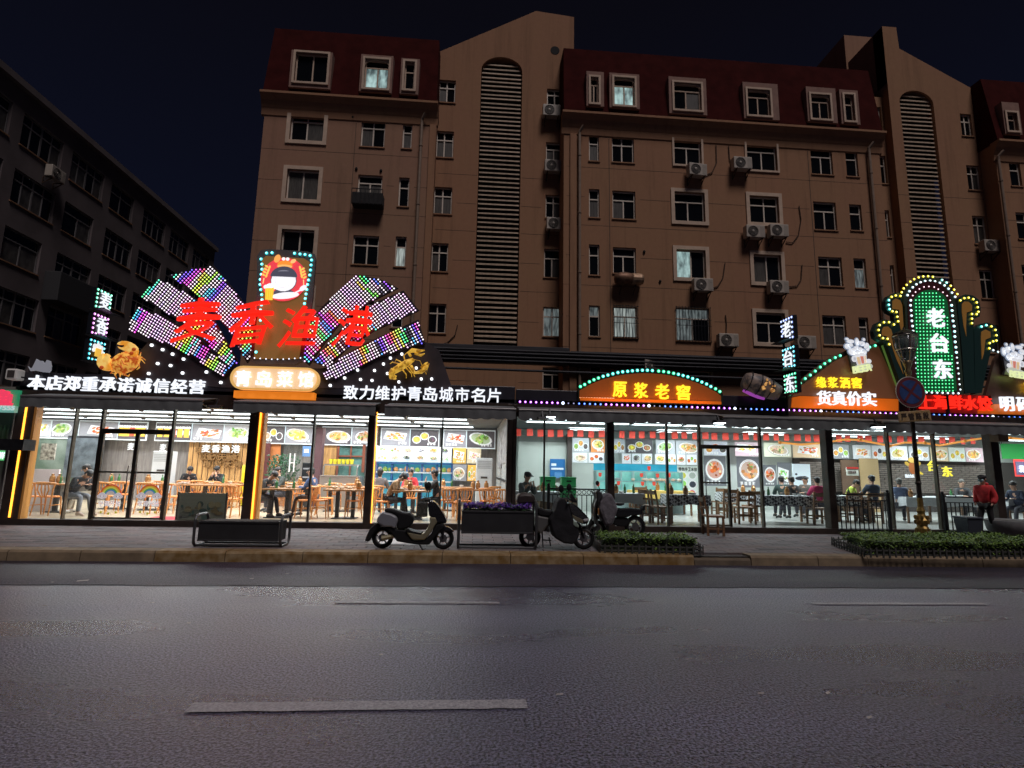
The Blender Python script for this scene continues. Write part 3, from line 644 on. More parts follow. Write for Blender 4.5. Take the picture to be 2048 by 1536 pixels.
# pavement: base, pavers, kerb stones
pv = tag(MB().add([(-60, YK+.1, SW-.03), (60, YK+.1, SW-.03), (60, 24, SW-.03), (-60, 24, SW-.03)], [(0, 1, 2, 3)]).build('pavement', mat('mortar', (.055, .045, .042), .9)), kind='structure')
M_pave = [mat('paver_%s' % n, c, .75, var=.2, scale=14, bump=.25) for n, c in (('rose', (.130, .097, .098)), ('grey', (.112, .098, .102)), ('dark', (.080, .068, .072)), ('brown', (.118, .090, .084)))]
def paver_mesh(L, W):
    b = .007; mb = MB(); h = .03
    mb.add([(-L, -W, 0), (L, -W, 0), (L, W, 0), (-L, W, 0), (-L, -W, h-b), (L, -W, h-b), (L, W, h-b), (-L, W, h-b), (-L+b, -W+b, h), (L-b, -W+b, h), (L-b, W-b, h), (-L+b, W-b, h)],
           [(8, 9, 10, 11), (4, 5, 9, 8), (5, 6, 10, 9), (6, 7, 11, 10), (7, 4, 8, 11), (0, 1, 5, 4), (1, 2, 6, 5), (2, 3, 7, 6), (3, 0, 4, 7)])
    return mb
PL, PW = .42, .215
base = []
for k in range(4):
    o = paver_mesh(PL/2-.004, PW/2-.004).build('paver', M_pave[k], None); o.parent = pv; base.append(o)
used = 0; far = [MB() for _ in range(4)]
row = 0; y = YK+.46
while y < YF+.2:
    x = -14+(PL/2 if row % 2 else 0)
    while x < 16:
        k = random.choice([0, 0, 1, 1, 2, 3]); z = SW-.03+random.uniform(-.0025, .0025)
        if row < 5 and -12.6 < x < 13.4 and used < 292:
            if used < 4: o = base[used]; k = used
            else: o = inst(base[k], 'paver', (0, 0, 0), pv)
            o.location = (x, y, z); o.rotation_euler = (random.uniform(-.004, .004), random.uniform(-.003, .003), random.uniform(-.004, .004)); used += 1
        else:
            f_ = paver_mesh(PL/2-.004, PW/2-.004); f_.v = [(a+x, b+y, c+z) for a, b, c in f_.v]; far[k].add(f_.v, f_.f)
        x += PL
    y += PW; row += 1
for k in range(4): far[k].build('paver_rows', M_pave[k], pv, kind='stuff', world=False)
kb = struct('kerb'); x = -16.0
M_kerb = [mat('kerb_concrete', (.19, .14, .085), .85, var=.3, scale=5, bump=.3, detail=7), mat('kerb_worn_yellow', (.29, .15, .025), .8, var=.45, scale=7, bump=.2, detail=7, c2=(.30, .22, .12)), mat('kerb_dark', (.12, .09, .06), .85, var=.3, scale=5, bump=.3)]
while x < 20:
    w = random.uniform(.92, 1.25); mid = x+w/2; m_ = M_kerb[1] if -5.5 < mid < 3.9 or mid < -9 else (M_kerb[2] if 3.9 < mid < 5.4 else M_kerb[0]); top = SW-(.05 if 4 < mid < 5.2 else 0)
    q = MB(); q.prismx([(YK, 0), (YK+.34, 0), (YK+.34, top), (YK+.045, top), (YK+.012, top-.035)], x+.003, x+w-.003); q.build('kerb_stone', m_, kb); x += w+.006
# manhole with pale round cover
p = G(790, 1084, SW); mh = thing('manhole', 'pale round manhole cover in dark square frame under the silver scooter', 'manhole cover', (p.x, p.y, SW))
MB().box(p.x-.48, p.x+.48, p.y-.42, p.y+.42, SW-.01, SW+.006).build('frame', M_metald, mh)
MB().lathe([(0, .0), (.36, .0), (.36, .010), (.33, .016), (0, .016)], (p.x, p.y, SW+.004), 28).build('cover', mat('pale_cover', (.55, .53, .52), .6, var=.2, scale=9), mh)
# fallen leaves on the road
for i, (px, py) in enumerate(((165, 1162), (105, 1165), (377, 1247), (305, 1206), (503, 1158), (1119, 1390), (1740, 1436), (1522, 1388), (1656, 1387), (1906, 1180), (2012, 1180), (1945, 1216), (574, 1148), (762, 1310), (90, 1212))):
    p = G(px, py, .006); a = random.uniform(0, 6); s = .032 if i else .09
    mb = MB(); mb.add([(math.cos(a+t)*s*r_, math.sin(a+t)*s*r_*.7, .003+.005*(k % 2)) for k, (t, r_) in enumerate(((0, 1), (1, .6), (2.4, .7), (3.2, 1.1), (4.2, .6), (5.3, .7)))], [(0, 1, 2, 3, 4, 5)])
    o = mb.build('fallen_leaf', mat('dry_leaf', (.42, .38, .36), .7)); o.location = p; tag(o, 'small pale dry leaf lying flat on the dark asphalt road', 'leaf', 'leaves scattered on the road')

# ================================================================ GLASS FRONTED RESTAURANTS
M_pil = mat('pillar_dark', (.045, .032, .026), .45, .3, var=.3, scale=5)
M_mul = mat('mullion_metal', (.11, .095, .075), .35, .7, var=.2, scale=6)
M_glass = glass('shop_glass', (.97, .99, .98), body=.012)
M_glassL = glass('shop_glass_hazy', (.95, .98, .97), body=.03)
M_oled = mat('orange_light_strip', (1, .55, .1), em=(1., .36, .03), es=3.0, sample=True)
M_fascia = mat('fascia_panel', (.022, .02, .026), .35, var=.3, scale=2)
M_floorL = mat('tile_floor', (.58, .47, .33), .25, var=.1, scale=1.5)
M_ceil = mat('ceiling_grey', (.16, .165, .17), .8)
M_awn = mat('awning_fabric', (.12, .125, .125), .85, var=.25, scale=3, bump=.15)
def X(px, py, Y=YF): return P(px, py, Y).x
ZC = 3.06
resL = thing('seafood_restaurant', 'glass fronted seafood restaurant on the left with white tube lights and orange light strips', 'restaurant', (-4.5, YF, SW))
resR = thing('dumpling_restaurant', 'glass fronted restaurant on the right with red paper tags hanging and black railings', 'restaurant', (8, YF, SW))
xA, xM, xB = X(7, 1040)-.05, X(1024, 900), 23.5
YW = 20.3
MB().box(-18, xA, YF+.66, YW+.3, 0, FL).build('floor', M_floorL, resL); MB().box(-18, xA, YF+.66, YW+.3, ZC, ZC+.1).build('ceiling', M_ceil, resL)
for res, xa, xb, fm in ((resL, xA, xM-.06, M_floorL), (resR, xM+.06, xB, mat('tile_floor_grey', (.46, .46, .44), .28, var=.1, scale=1.5))):
    MB().box(xa, xb, YF-.10, YW+.3, 0, FL).build('floor', fm, res)
    MB().box(xa, xb, YF-.16, YF+.08, SW-.02, FL+.05).build('threshold', M_pil, res)
    MB().box(xa, xb, YF+.1, YW+.3, ZC, ZC+.1).build('ceiling', M_ceil, res)
    MB().box(xa, xb, YF-.12, YF+.09, 2.84, ZC+.1).build('header_beam', M_pil, res)
# outer roof in front of the building
MB().box(xA-.1, xB, YF-.05, 21.9, ZC+.12, ZC+.2).build('roof', M_band, resL)
def pillar(res, pxa, pxb, py, led=None, w=None):
    a, b = X(pxa, py), X(pxb, py); m = MB(); m.box(a, b, YF-.13, YF+.12, SW, ZC+.08); o = m.build('pillar', M_pil, res, bevel=.008)
    if led:
        x = b+.02 if led > 0 else a+.2
        MB().box(x, x+.035, YF-.15, YF-.12, FL+.08, 2.86).build('light_strip', M_oled, res)
        m = MB(); m.box(b if led > 0 else a+.0, b+.12 if led > 0 else b+.0, YF-.115, YF+.1, FL, 2.84); m.build('strip_channel', mat('orange_channel', (.55, .25, .06), .4), res) if led > 0 else None
    return o
MB().box(X(42, 1040)-.04, X(42, 1040)+.05, YF-.1, YF+.1, FL, 2.84).build('strip_channel', mat('orange_channel', (.55, .25, .06), .4), resL)
pillar(resL, 7, 42, 1040, -1); pillar(resL, 485, 504, 1040, 1); pillar(resL, 727, 741, 1046); pillar(resL, 1013, 1024, 900)
MB().box(X(743, 1046), X(743, 1046)+.02, YF-.14, YF-.11, FL+.05, 2.86).build('light_strip', M_oled, resL)
pillar(resR, 1025, 1032, 900); pillar(resR, 1212, 1226, 900); pillar(resR, 1658, 1672, 1070); pillar(resR, 1990, 2006, 1040)
def mull(res, px, py, w=.04, z0=FL+.05, z1=2.86, nm='mullion'):
    x = X(px, py); MB().box(x-w/2, x+w/2, YF-.05, YF+.05, z0, z1).build(nm, M_mul, res); return x
def pane(res, xa, xb, z0=FL+.05, z1=2.86, y=YF, m=None, nm='glass_pane', par=None):
    return MB().box(xa+.003, xb-.003, y-.004, y+.004, z0, z1).build(nm, m or M_glass, par or res)
mL = [mull(resL, 138, 944, .03), mull(resL, 180, 1040, .05), mull(resL, 326, 1041, .045), mull(resL, 615, 1041), mull(resL, 882, 944, .035)]
mR = [mull(resR, 1089, 839, .035), mull(resR, 1337, 1052), mull(resR, 1404, 1067, .05), mull(resR, 1528, 1058, .045), mull(resR, 1789, 1059), mull(resR, 1883, 1059)]
ed = [X(42, 1040), mL[0], mL[1]]
for a, b in zip(ed, ed[1:]): pane(resL, a, b, m=M_glassL)
ed = [mL[2], X(485, 1040)]; pane(resL, *ed)
ed = [X(504, 1040), mL[3], X(727, 1046)]; [pane(resL, a, b) for a, b in zip(ed, ed[1:])]
ed = [X(741, 1046), mL[4], X(1013, 900)]; [pane(resL, a, b) for a, b in zip(ed, ed[1:])]
ed = [X(1032, 900), mR[0], X(1212, 900)]; [pane(resR, a, b) for a, b in zip(ed, ed[1:])]
ed = [X(1226, 900), mR[1], mR[2]]; [pane(resR, a, b) for a, b in zip(ed, ed[1:])]
ed = [mR[3], X(1658, 1070)]; pane(resR, *ed)
ed = [X(1672, 1070), mR[4], mR[5], X(1990, 1040)]; [pane(resR, a, b, m=M_glassL) for a, b in zip(ed, ed[1:])]
pane(resR, X(2006, 1040), xB-.1)
M_chrome = mat('brushed_steel', (.55, .55, .55), .3, .9)
def door(res, xa, xb, y=YF, ztop=2.2, hs=1):
    d = MB(); w = .038; z0 = FL+.06
    d.box(xa, xa+w, y-.03, y+.03, z0, ztop).box(xb-w, xb, y-.03, y+.03, z0, ztop).box(xa+w, xb-w, y-.029, y+.029, z0, z0+w).box(xa+w, xb-w, y-.029, y+.029, ztop-w, ztop).box(xa+w, xb-w, y-.029, y+.029, 1.33, 1.37)
    o = d.build('door', M_mul, res); pane(res, xa+w, xb-w, z0+w, ztop-w, y, nm='door_glass', par=o)
    hx = xb-.09 if hs > 0 else xa+.09; MB().cyl((hx, y-.06, 1.0), (hx, y-.06, 1.5), .012, n=8).build('handle', M_chrome, o); return o
zt = P(270, 862, YF).z; xm_ = X(255, 1041)
dl = door(resL, mL[1]+.035, xm_-.003, ztop=zt-.03, hs=1); dr = door(resL, xm_+.003, mL[2]-.03, ztop=zt-.03, hs=-1)
MB().box(mL[1]+.035, mL[2]-.03, YF-.045, YF+.045, zt-.03, zt+.04).build('transom', M_mul, resL); pane(resL, mL[1]+.035, mL[2]-.03, zt+.04)
zt2 = P(1460, 893, YF).z; x63 = X(1463, 1058)
door(resR, mR[2]+.03, x63-.003, ztop=zt2-.03, hs=-1); MB().box(x63-.02, x63+.02, YF-.03, YF+.03, FL+.05, zt2-.03).build('mullion', M_mul, resR)
MB().box(mR[2]+.03, mR[3]-.025, YF-.045, YF+.045, zt2-.03, zt2+.03).build('transom', M_mul, resR); pane(resR, mR[2]+.03, mR[3]-.025, zt2+.03)
# door stickers: rainbow, clouds, greeting
M_print = mat('printed_sheet', (1, 1, 1), .5, attr=True)
M_stick = mat('printed_sticker', (1, 1, 1), .5, attr=True, es=.25)
M_box = mat('lit_print', (1, 1, 1), .4, attr=True, es=1.0)
def disc(mb, cx, cz, rx, rz, y, colr, n=14, a0=0, a1=360, rot=0):
    pts = [(cx+rx*math.cos(R(a0+(a1-a0)*k/n)), cz+rz*math.sin(R(a0+(a1-a0)*k/n))) for k in range(n+(0 if a1-a0 >= 360 else 1))]
    if rot: pts = [(cx+(x-cx)*math.cos(rot)-(z-cz)*math.sin(rot), cz+(x-cx)*math.sin(rot)+(z-cz)*math.cos(rot)) for x, z in pts]
    mb.prism(pts, y-.002, y, colr)
for px, par, txt in ((221, dl, '空调开放'), (299, dr, '欢迎光临')):
    c = P(px, 990, YF-.04); mb = MB(); y = YF-.036
    for k, cc in enumerate(((.85, .12, .05), (.95, .55, .05), (.95, .85, .15), (.15, .6, .12), (.1, .3, .7), (.75, .7, .65))): r_ = .235-.028*k; disc(mb, c.x, c.z, r_, r_, y-.002*k, cc, 14, 0, 180)
    mb.build('rainbow_sticker', M_stick, par)
    for s in (-1, 1):
        mb = MB()
        for dx, dz, r_ in ((-.05, 0, .06), (.05, 0, .06), (0, .035, .07), (0, -.02, .05)): disc(mb, c.x+s*.17+dx, c.z-.03+dz, r_, r_*.75, y-.016-.001*abs(dx), (.95, .9, .93))
        for dx in (-.03, .03): disc(mb, c.x+s*.17+dx, c.z-.025, .01, .012, y-.021, (.1, .05, .1), 6)
        mb.build('cloud_sticker', M_stick, par)
    for k in range(3): mb = MB(); disc(mb, c.x-.16+.16*k, c.z-.38-.03*(k % 2), .03, .03, y-.002, (.95, .8, .1), 5); mb.build('star_sticker', M_stick, par)
    for k, ch in enumerate(txt): letter(ch, (c.x-.18+.12*k, y-.003, c.z-.19), .10, .12, 'letter', mat('sticker_white', (.95, .93, .93), .5, em=(.9, .85, .9), es=.3), par, depth=.004, bold=.03)

# ---------------------------------------------------------------- awnings
def awning(pxa, pxb, pya, pyb, lab):
    a, b = P(pxa, pya, 12.3), P(pxb, pyb, 12.3); z1 = (a.z+b.z)/2; t = thing('awning', lab, 'awning', ((a.x+b.x)/2, 12.9, z1), 0, 'awnings over the shop fronts')
    MB().cyl((a.x, 12.3, z1), (b.x, 12.3, z1), .028, n=10).build('front_rail', mat('awning_rail', (.30, .29, .28), .35, .6), t)
    m = MB(); m.add([(a.x+.01, 12.3, z1+.02), (b.x-.01, 12.3, z1+.02), (b.x-.01, 12.98, z1+.14), (a.x+.01, 12.98, z1+.14), (a.x+.01, 12.3, z1+.005), (b.x-.01, 12.3, z1+.005), (b.x-.01, 12.98, z1+.125), (a.x+.01, 12.98, z1+.125)],
        [(0, 1, 2, 3), (7, 6, 5, 4), (0, 3, 7, 4), (1, 5, 6, 2)]); m.build('canopy', M_awn, t)
    m = MB(); n = max(8, int((b.x-a.x)/.045)); L = b.x-a.x; vs = []
    for i in range(n+1):
        x = a.x+L*i/n; sc = abs(math.sin(math.pi*i*.045*(L/.045/n)/.27)); y = 12.285+.012*math.sin(i*.9)+.006*math.sin(i*.23); zb = z1-.215-.035*sc+.008*math.sin(i*.11)
        vs += [(x, 12.29, z1-.02), (x, y, (z1+zb)/2), (x, y+.005, zb)]
    m.add(vs, [f for i in range(n) for f in ((3*i, 3*i+1, 3*i+4, 3*i+3), (3*i+1, 3*i+2, 3*i+5, 3*i+4))]); m.build('valance', M_awn, t, smooth=True)
    for k in range(3):
        m = MB(); x = a.x+.1+(L-.2)*k/2; m.beam((x, 12.32, z1-.02), (x, 13.0, z1-.14), .03); m.beam((x, 12.32, z1), (x, 13.02, z1+.1), .025)
        m.build('arm', M_metald, t)
awning(42, 407, 791, 802, 'grey scalloped awning over the double door with rainbow stickers, leftmost section')
awning(468, 752, 803, 811, 'grey scalloped awning section below the yellow oval sign')
awning(770, 1032, 812, 818, 'grey scalloped awning section above the silver scooter')
awning(1038, 1434, 818, 831, 'dark scalloped awning below the green arched sign')
awning(1446, 1750, 833, 843, 'dark scalloped awning below the barrel sign and flag sign')
awning(1764, 2090, 844, 853, 'dark scalloped awning behind the lamp post on the right')
# awning floodlights
M_flood = mat('floodlight_face', (1, 1, 1), em=(.85, .95, 1), es=9, sample=True)
fl0 = None
for px, py, lab, on in ((1101, 833, 'small lit floodlight over the left end of the second awning row', 1), (1440, 845, 'lit floodlight hanging at the awning joint above the glass door', 1), (1758, 853, 'lit floodlight at the awning joint left of the lamp post', 1), (430, 815, 'unlit grey floodlight box between the first two awnings', 0), (1086, 838, 'second small lamp left of the first lit floodlight', 0)):
    p = P(px, py, 12.15); t = thing('floodlight', lab, 'floodlight', (p.x, 12.15, p.z), 0, 'floodlights on the awnings')
    MB().prismx([(12.05, p.z-.01), (12.3, p.z-.01), (12.27, p.z+.06), (12.1, p.z+.05)], p.x-.12, p.x+.12).build('housing', M_metald, t, bevel=.008)
    MB().box(p.x-.1, p.x+.1, 12.07, 12.28, p.z-.02, p.z-.012).build('lamp_face', M_flood if on else mat('lamp_off', (.4, .42, .4), .4), t)
    m = MB(); m.beam((p.x, 12.2, p.z+.05), (p.x, 12.3, p.z+.2), .03); m.build('bracket', M_metald, t)

# ================================================================ FASCIA AND SIGNS
YS = 13.0
M_bulb = mat('led_bulbs', (1, 1, 1), .3, attr=True, es=2.4, sample=True)
M_white = mat('letter_white', (.2, .2, .2), em=(.88, .92, 1), es=1.1)
M_wside = M_white
def poly(pts, Y): return [(P(x, y, Y).x, P(x, y, Y).z) for x, y in pts]
def bulb(mb, c, r, colr, core=None, n=6, ax='Y'):  # coloured rim faces stand in for the halo round the white core
    core = core or tuple(min(1, .55+.6*k) for k in colr); vs = []
    for rr, d in ((r, 0), (r*.55, r*.5)):
        for k in range(n):
            a = 2*math.pi*k/n; vs.append((c[0]+rr*math.cos(a), c[1]-d, c[2]+rr*math.sin(a)) if ax == 'Y' else (c[0]+d*ax_s[0], c[1]+rr*math.cos(a), c[2]+rr*math.sin(a)))
    mb.add(vs, [(k, (k+1) % n, n+(k+1) % n, n+k) for k in range(n)], colr); mb.add([vs[n+k] for k in range(n)], [tuple(range(n))], core)
ax_s = [1]
CY, GR, YE, PU, BL, WH, PK, OR = (.05, .75, .8), (.02, .75, .18), (.9, .75, .05), (.45, .08, .85), (.06, .12, .85), (.8, .85, 1), (.9, .15, .6), (1, .45, .05)
# fascia boards
fL = thing('fascia_sign', 'long black fascia board carrying white lit characters above the left restaurant', 'sign', (X(540, 775, YS+.1), YS+.1, 3.1))
zf0, zf1 = 3.02, 3.58
MB().box(X(40, 770, YS+.1), X(1030, 790, YS+.1), YS+.1, YS+.2, zf0, zf1).build('board', M_fascia, fL, bevel=.01)
MB().prism(poly([(235, 752), (298, 682), (330, 688), (400, 712), (470, 737), (640, 737), (700, 728), (852, 684), (878, 700), (905, 778), (440, 775)], YS+.09), YS+.09, YS+.18).build('gable_panel', mat('gable_panel', (.045, .035, .04), .5, var=.3, scale=2), fL)
def line_text(txt, pts, w, h, par, m, Y, bold=.035, depth=.05, **k):
    n = len(txt)
    for i, ch in enumerate(txt):
        px = pts[0][0]+(pts[1][0]-pts[0][0])*i/(n-1); py = pts[0][1]+(pts[1][1]-pts[0][1])*i/(n-1); c = P(px, py, Y); s = Y/F
        letter(ch, (c.x, Y, c.z), w*s, h*s, 'letter', m, par, depth=depth, bold=bold, **k)
line_text('本店郑重承诺诚信经营', ((75, 765), (395, 774)), 29, 27, fL, M_white, YS+.08, bold=.012)
line_text('致力维护青岛城市名片', ((702, 785), (988, 791)), 27, 28, fL, M_white, YS+.08, bold=.012)
M_wdot = mat('white_led_dots', (1, 1, 1), em=(.9, .95, 1), es=2.2)
mb = MB()
for x, y in ((300, 689), (322, 698), (342, 707), (364, 717), (312, 726), (338, 730), (362, 745), (294, 746), (410, 743), (439, 764), (803, 707), (780, 715), (766, 727), (748, 740), (774, 746), (714, 739), (688, 755), (720, 758), (743, 760), (797, 763), (832, 735), (842, 757), (863, 757), (659, 770), (462, 600)):
    c = P(x, y, YS); r_ = .033; mb.prism([(c.x-r_, c.z), (c.x-r_*.6, c.z-r_*.9), (c.x+r_*.6, c.z-r_*.9), (c.x+r_, c.z), (c.x+r_*.6, c.z+r_*.9), (c.x-r_*.6, c.z+r_*.9)], YS+.05, YS+.085)
mb.build('led_dots', M_wdot, fL, kind='stuff')

# fans
def inpoly(x, y, pl):
    r_ = False; j = len(pl)-1
    for i in range(len(pl)):
        if (pl[i][1] > y) != (pl[j][1] > y) and x < (pl[j][0]-pl[i][0])*(y-pl[i][1])/(pl[j][1]-pl[i][1])+pl[i][0]: r_ = not r_
        j = i
    return r_
import colorsys
def fan(lab, petals, angs, mirror):
    t = thing('fan_sign', lab, 'sign', (P(*petals[1][0], YS).x, YS, 3.6), 0, 'twin fan shaped signs of coloured bulbs')
    rs = random.Random(3+mirror); mb = MB()
    for pl, ang in zip(petals, angs):
        MB().prism(poly(pl, YS+.03), YS+.03, YS+.09).build('fan_rib', mat('fan_back', (.03, .026, .03), .4), t)
        cx = sum(p[0] for p in pl)/len(pl); cy_ = sum(p[1] for p in pl)/len(pl); ca, sa = math.cos(R(ang)), math.sin(R(ang)); st_ = 5.75
        for i in range(-50, 51):
            hue = None; cc = 0
            for j in range(-30, 31):
                x = cx+(i*st_)*ca-(j*st_)*sa; y = cy_+(i*st_)*sa+(j*st_)*ca
                if not inpoly(x, y, pl): continue
                if any(not inpoly(x+a, y+b, pl) for a, b in ((1.3, 0), (-1.3, 0), (0, 1.3), (0, -1.3))): continue
                cell = random.Random(i*131+((j+40+(i//3)) // 4)*17+int(ang*10)+mirror*977).random(); zone = math.sin(i*.16+ang+mirror*1.7)
                if zone > -.5 and cell < .50: h = (i*.083+cell*.35) % 1; cl = colorsys.hsv_to_rgb(h, .95, .85); core = tuple(min(1, .25+.75*k) for k in cl)
                elif cell < .60: cl = colorsys.hsv_to_rgb((.72+.25*cell) % 1, .5, .75); core = (1, .85, 1)
                elif cell < .68 and zone > 0: cl = (.03, .03, .05); core = (.12, .10, .15)
                else: cl = (.62, .52, .60); core = (1, .97, .98)
                c = P(x, y, YS+.028); bulb(mb, (c.x, YS+.028, c.z), .0225, tuple(.75*k for k in cl), core, n=5)
    mb.build('led_bulbs', M_bulb, t, kind='stuff'); return t
LF = [[(252, 660), (275, 612), (332, 635), (390, 670), (460, 740), (447, 755), (385, 714), (325, 686)],
      [(277, 592), (320, 556), (392, 597), (430, 642), (477, 726), (458, 738), (400, 672), (362, 644)],
      [(335, 551), (380, 538), (427, 531), (448, 556), (470, 582), (492, 612), (512, 660), (512, 700), (494, 726), (457, 660), (425, 622), (385, 582)]]
RF = [[(837, 639), (850, 686), (757, 714), (668, 758), (655, 762), (642, 747), (682, 714), (732, 686)],
      [(807, 581), (838, 621), (744, 664), (694, 697), (655, 735), (626, 724), (657, 684), (694, 648), (748, 606)],
      [(712, 549), (760, 558), (796, 576), (745, 602), (684, 642), (646, 690), (618, 731), (604, 720), (608, 670), (622, 640), (640, 618), (668, 590)]]
fan('left fan shaped sign of coloured bulbs behind the red brush characters', LF, (31, 38, 42), 0)
fan('right fan shaped sign of coloured bulbs above the golden lobster', RF, (-27, -37, -42), 1)
# centre panel with round emblem
cp = thing('centre_panel_sign', 'tall brown tapered panel with cyan bulbs and round red emblem between the two bulb fans', 'sign', (P(560, 725, 12.95).x, 12.95, 3.6))
pts = [(514, 512), (522, 500), (540, 498), (615, 503), (629, 508), (631, 520), (625, 600), (615, 660), (605, 722), (590, 729), (515, 729), (500, 722), (508, 640), (514, 580)]
MB().prism(poly(pts, 12.97), 12.97, 13.05).build('board', mat('panel_rim', (.14, .12, .12), .5), cp)
MB().prism(poly([(524, 520), (532, 512), (608, 517), (619, 524), (612, 620), (604, 680), (598, 718), (508, 718), (513, 650), (522, 590)], 12.965), 12.955, 12.968).build('face', mat('panel_brown', (.20, .10, .035), .5, em=(.34, .17, .045), es=.38), cp)  # emission stands in for an orange uplight on the brown face
mb = MB()
for x, y in [(522+2*math.sin(k), 518+10.2*k) for k in range(13)]+[(533, 506), (544, 505.5), (589, 506.5), (600, 508), (610, 509), (620, 511), (623, 520), (622, 530), (621, 540), (619.5, 550), (617, 560), (615, 569), (613.5, 579), (612, 588), (610.5, 597), (609, 607), (512, 704)]:
    c = P(x, y, 12.95); bulb(mb, (c.x, 12.95, c.z), .036, CY, (.45, 1, 1))
for k in range(9): c = P(509+11.5*k, 716+2.5*math.sin(k*.4), 12.95); bulb(mb, (c.x, 12.95, c.z), .017, (.5, .55, .7), (.9, .95, 1))
mb.build('led_bulbs', M_bulb, cp, kind='stuff')
S13 = 12.9/F
c = P(567, 555, 12.9); mb = MB(); e = MB()
def ds(dx, dy, rx, ry, layer, colr, rot=0, n=18, a0=0, a1=360): disc(e, c.x+dx*S13, c.z-dy*S13, rx*S13, ry*S13, 12.935-.003*layer, colr, n, a0, a1, rot)
ds(0, 3, 46, 46, 0, (.80, .06, .08), n=30)
for s in (-1, 1):
    for k in range(4):
        for q_ in (-1, 1): ds(s*(38-1.6*k)+q_*3-(-1 if s < 0 else 1)*0, -4-6*k+q_, 4.2, 2.2, 1+k % 2, (1., .62, .12), R(55*q_+s*-20), 8)
    e.prism([(c.x+s*38*S13, c.z-2*S13), (c.x+s*40*S13, c.z-2*S13), (c.x+s*41*S13, c.z-14*S13), (c.x+s*39.5*S13, c.z-14*S13)], 12.925, 12.93, (1., .7, .3))
# round white plate in the middle, a crab on top, a glass of beer and a spoon
ds(0, 6, 26, 24, 3, (.08, .07, .10)); ds(0, 6, 24.5, 22.5, 4, (.95, .96, 1)); ds(0, 6, 17, 15, 5, (.74, .76, .84)); ds(0, 6, 16, 14, 6, (.97, .97, 1))
ds(0, -2, 26.5, 22, 7, (.07, .07, .10), 0, 18, 0, 180); ds(0, -2, 20, 14, 8, (.22, .22, .27), 0, 14, 60, 130); ds(2, 33, 22, 10, 3, (.09, .08, .12)); ds(6, 37, 27, 7, 4, (.93, .94, 1), R(8))
ds(0, -28, 15, 9, 5, (.95, .30, .04)); ds(0, -24, 15, 4, 6, (1, .5, .15)); ds(-16, -40, 6, 9, 6, (1, .42, .1), R(-18)); ds(16, -36, 6, 4, 6, (1, .55, .2), R(35))
for dx in (-3.5, 4.5): ds(dx, -40, 3.6, 3.6, 6, (1, 1, 1), n=12)
e.prism([(c.x-34*S13, c.z-24*S13), (c.x-17*S13, c.z-22*S13), (c.x-18*S13, c.z-48*S13), (c.x-32*S13, c.z-48*S13)], 12.905, 12.91, (.98, .66, .06))
for k in range(4): e.box(c.x+(-31+4*k)*S13, c.x+(-30+4*k)*S13, 12.9, 12.905, c.z-45*S13, c.z-27*S13, (.9, .45, .03))
for dx, dy, r_ in ((-32, 21, 6), (-25, 18, 6.5), (-18, 21, 6)): ds(dx, dy, r_, r_*.8, 9, (1, 1, 1), n=10)
ds(40, 20, 8, 5, 7, (.93, .93, 1), R(40)); e.prism([(c.x+37*S13, c.z-21*S13), (c.x+38.5*S13, c.z-24*S13), (c.x+14*S13, c.z-39*S13), (c.x+13*S13, c.z-37*S13)], 12.915, 12.92, (.93, .93, 1))
e.build('emblem', mat('lit_emblem', (1, 1, 1), .4, attr=True, es=.85), cp)
MB().prism([(c.x+46*S13*math.cos(R(a)), c.z-3*S13+46*S13*math.sin(R(a))) for a in range(0, 360, 12)], 12.936, 12.956).build('emblem_backing', mat('backing_dark', (.05, .03, .03)), cp)
# red brush characters
rc = thing('brush_character_sign', 'four big red brush written characters standing in front of the bulb fans', 'sign', (P(550, 700, 12.85).x, 12.85, 3.6))
M_redl = mat('letter_red', (.8, .02, .01), .4, em=(.85, .018, .008), es=.95)
for ch, x, y, w, h, r_ in (('麦', 397, 642, 84, 86, .02), ('香', 502, 649, 84, 92, .04), ('渔', 601, 655, 74, 82, .0), ('港', 707, 655, 68, 84, -.06)):
    cc = P(x, y, 12.85); letter(ch, (cc.x, 12.85, cc.z), w*12.85/F, h*12.85/F, 'letter', M_redl, rc, depth=.07, bold=.006, warp=brush, shear=.16, rot=r_, nb=5)
# oval sign with orange plinth
ov = thing('oval_sign', 'glowing cream oval sign with four white characters on an orange plinth', 'sign', (P(550, 790, 12.8).x, 12.8, 3.1))
def rr(pxa, pya, pxb, pyb, Y, rad):
    a, b = P(pxa, pya, Y), P(pxb, pyb, Y); x0, x1, z1, z0 = a.x, b.x, a.z, b.z; r_ = min(rad, (z1-z0)/2-.001); pts = []
    for cx, cz, s in ((x1-r_, z1-r_, 0), (x0+r_, z1-r_, 90), (x0+r_, z0+r_, 180), (x1-r_, z0+r_, 270)):
        pts += [(cx+r_*math.cos(R(s+k*15)), cz+r_*math.sin(R(s+k*15))) for k in range(7)]
    return pts
MB().prism(rr(463, 731, 636, 783, 12.82, .28), 12.80, 12.95).build('rim', mat('oval_rim', (.6, .40, .15), em=(.75, .42, .12), es=.75), ov)
MB().prism(rr(468, 735, 632, 779, 12.79, .25), 12.785, 12.799).build('face', mat('oval_face', (.9, .65, .4), em=(.80, .50, .26), es=.8), ov)
line_text('青岛菜馆', ((487, 757), (612, 759)), 29, 31, ov, M_white, 12.77, bold=.012)
MB().box(P(467, 790, 12.85).x, P(628, 790, 12.85).x, 12.85, 13.05, P(548, 797, 12.85).z, P(548, 783, 12.85).z).build('plinth', mat('orange_plinth', (.75, .24, .03), .5, em=(.85, .22, .015), es=.75), ov)

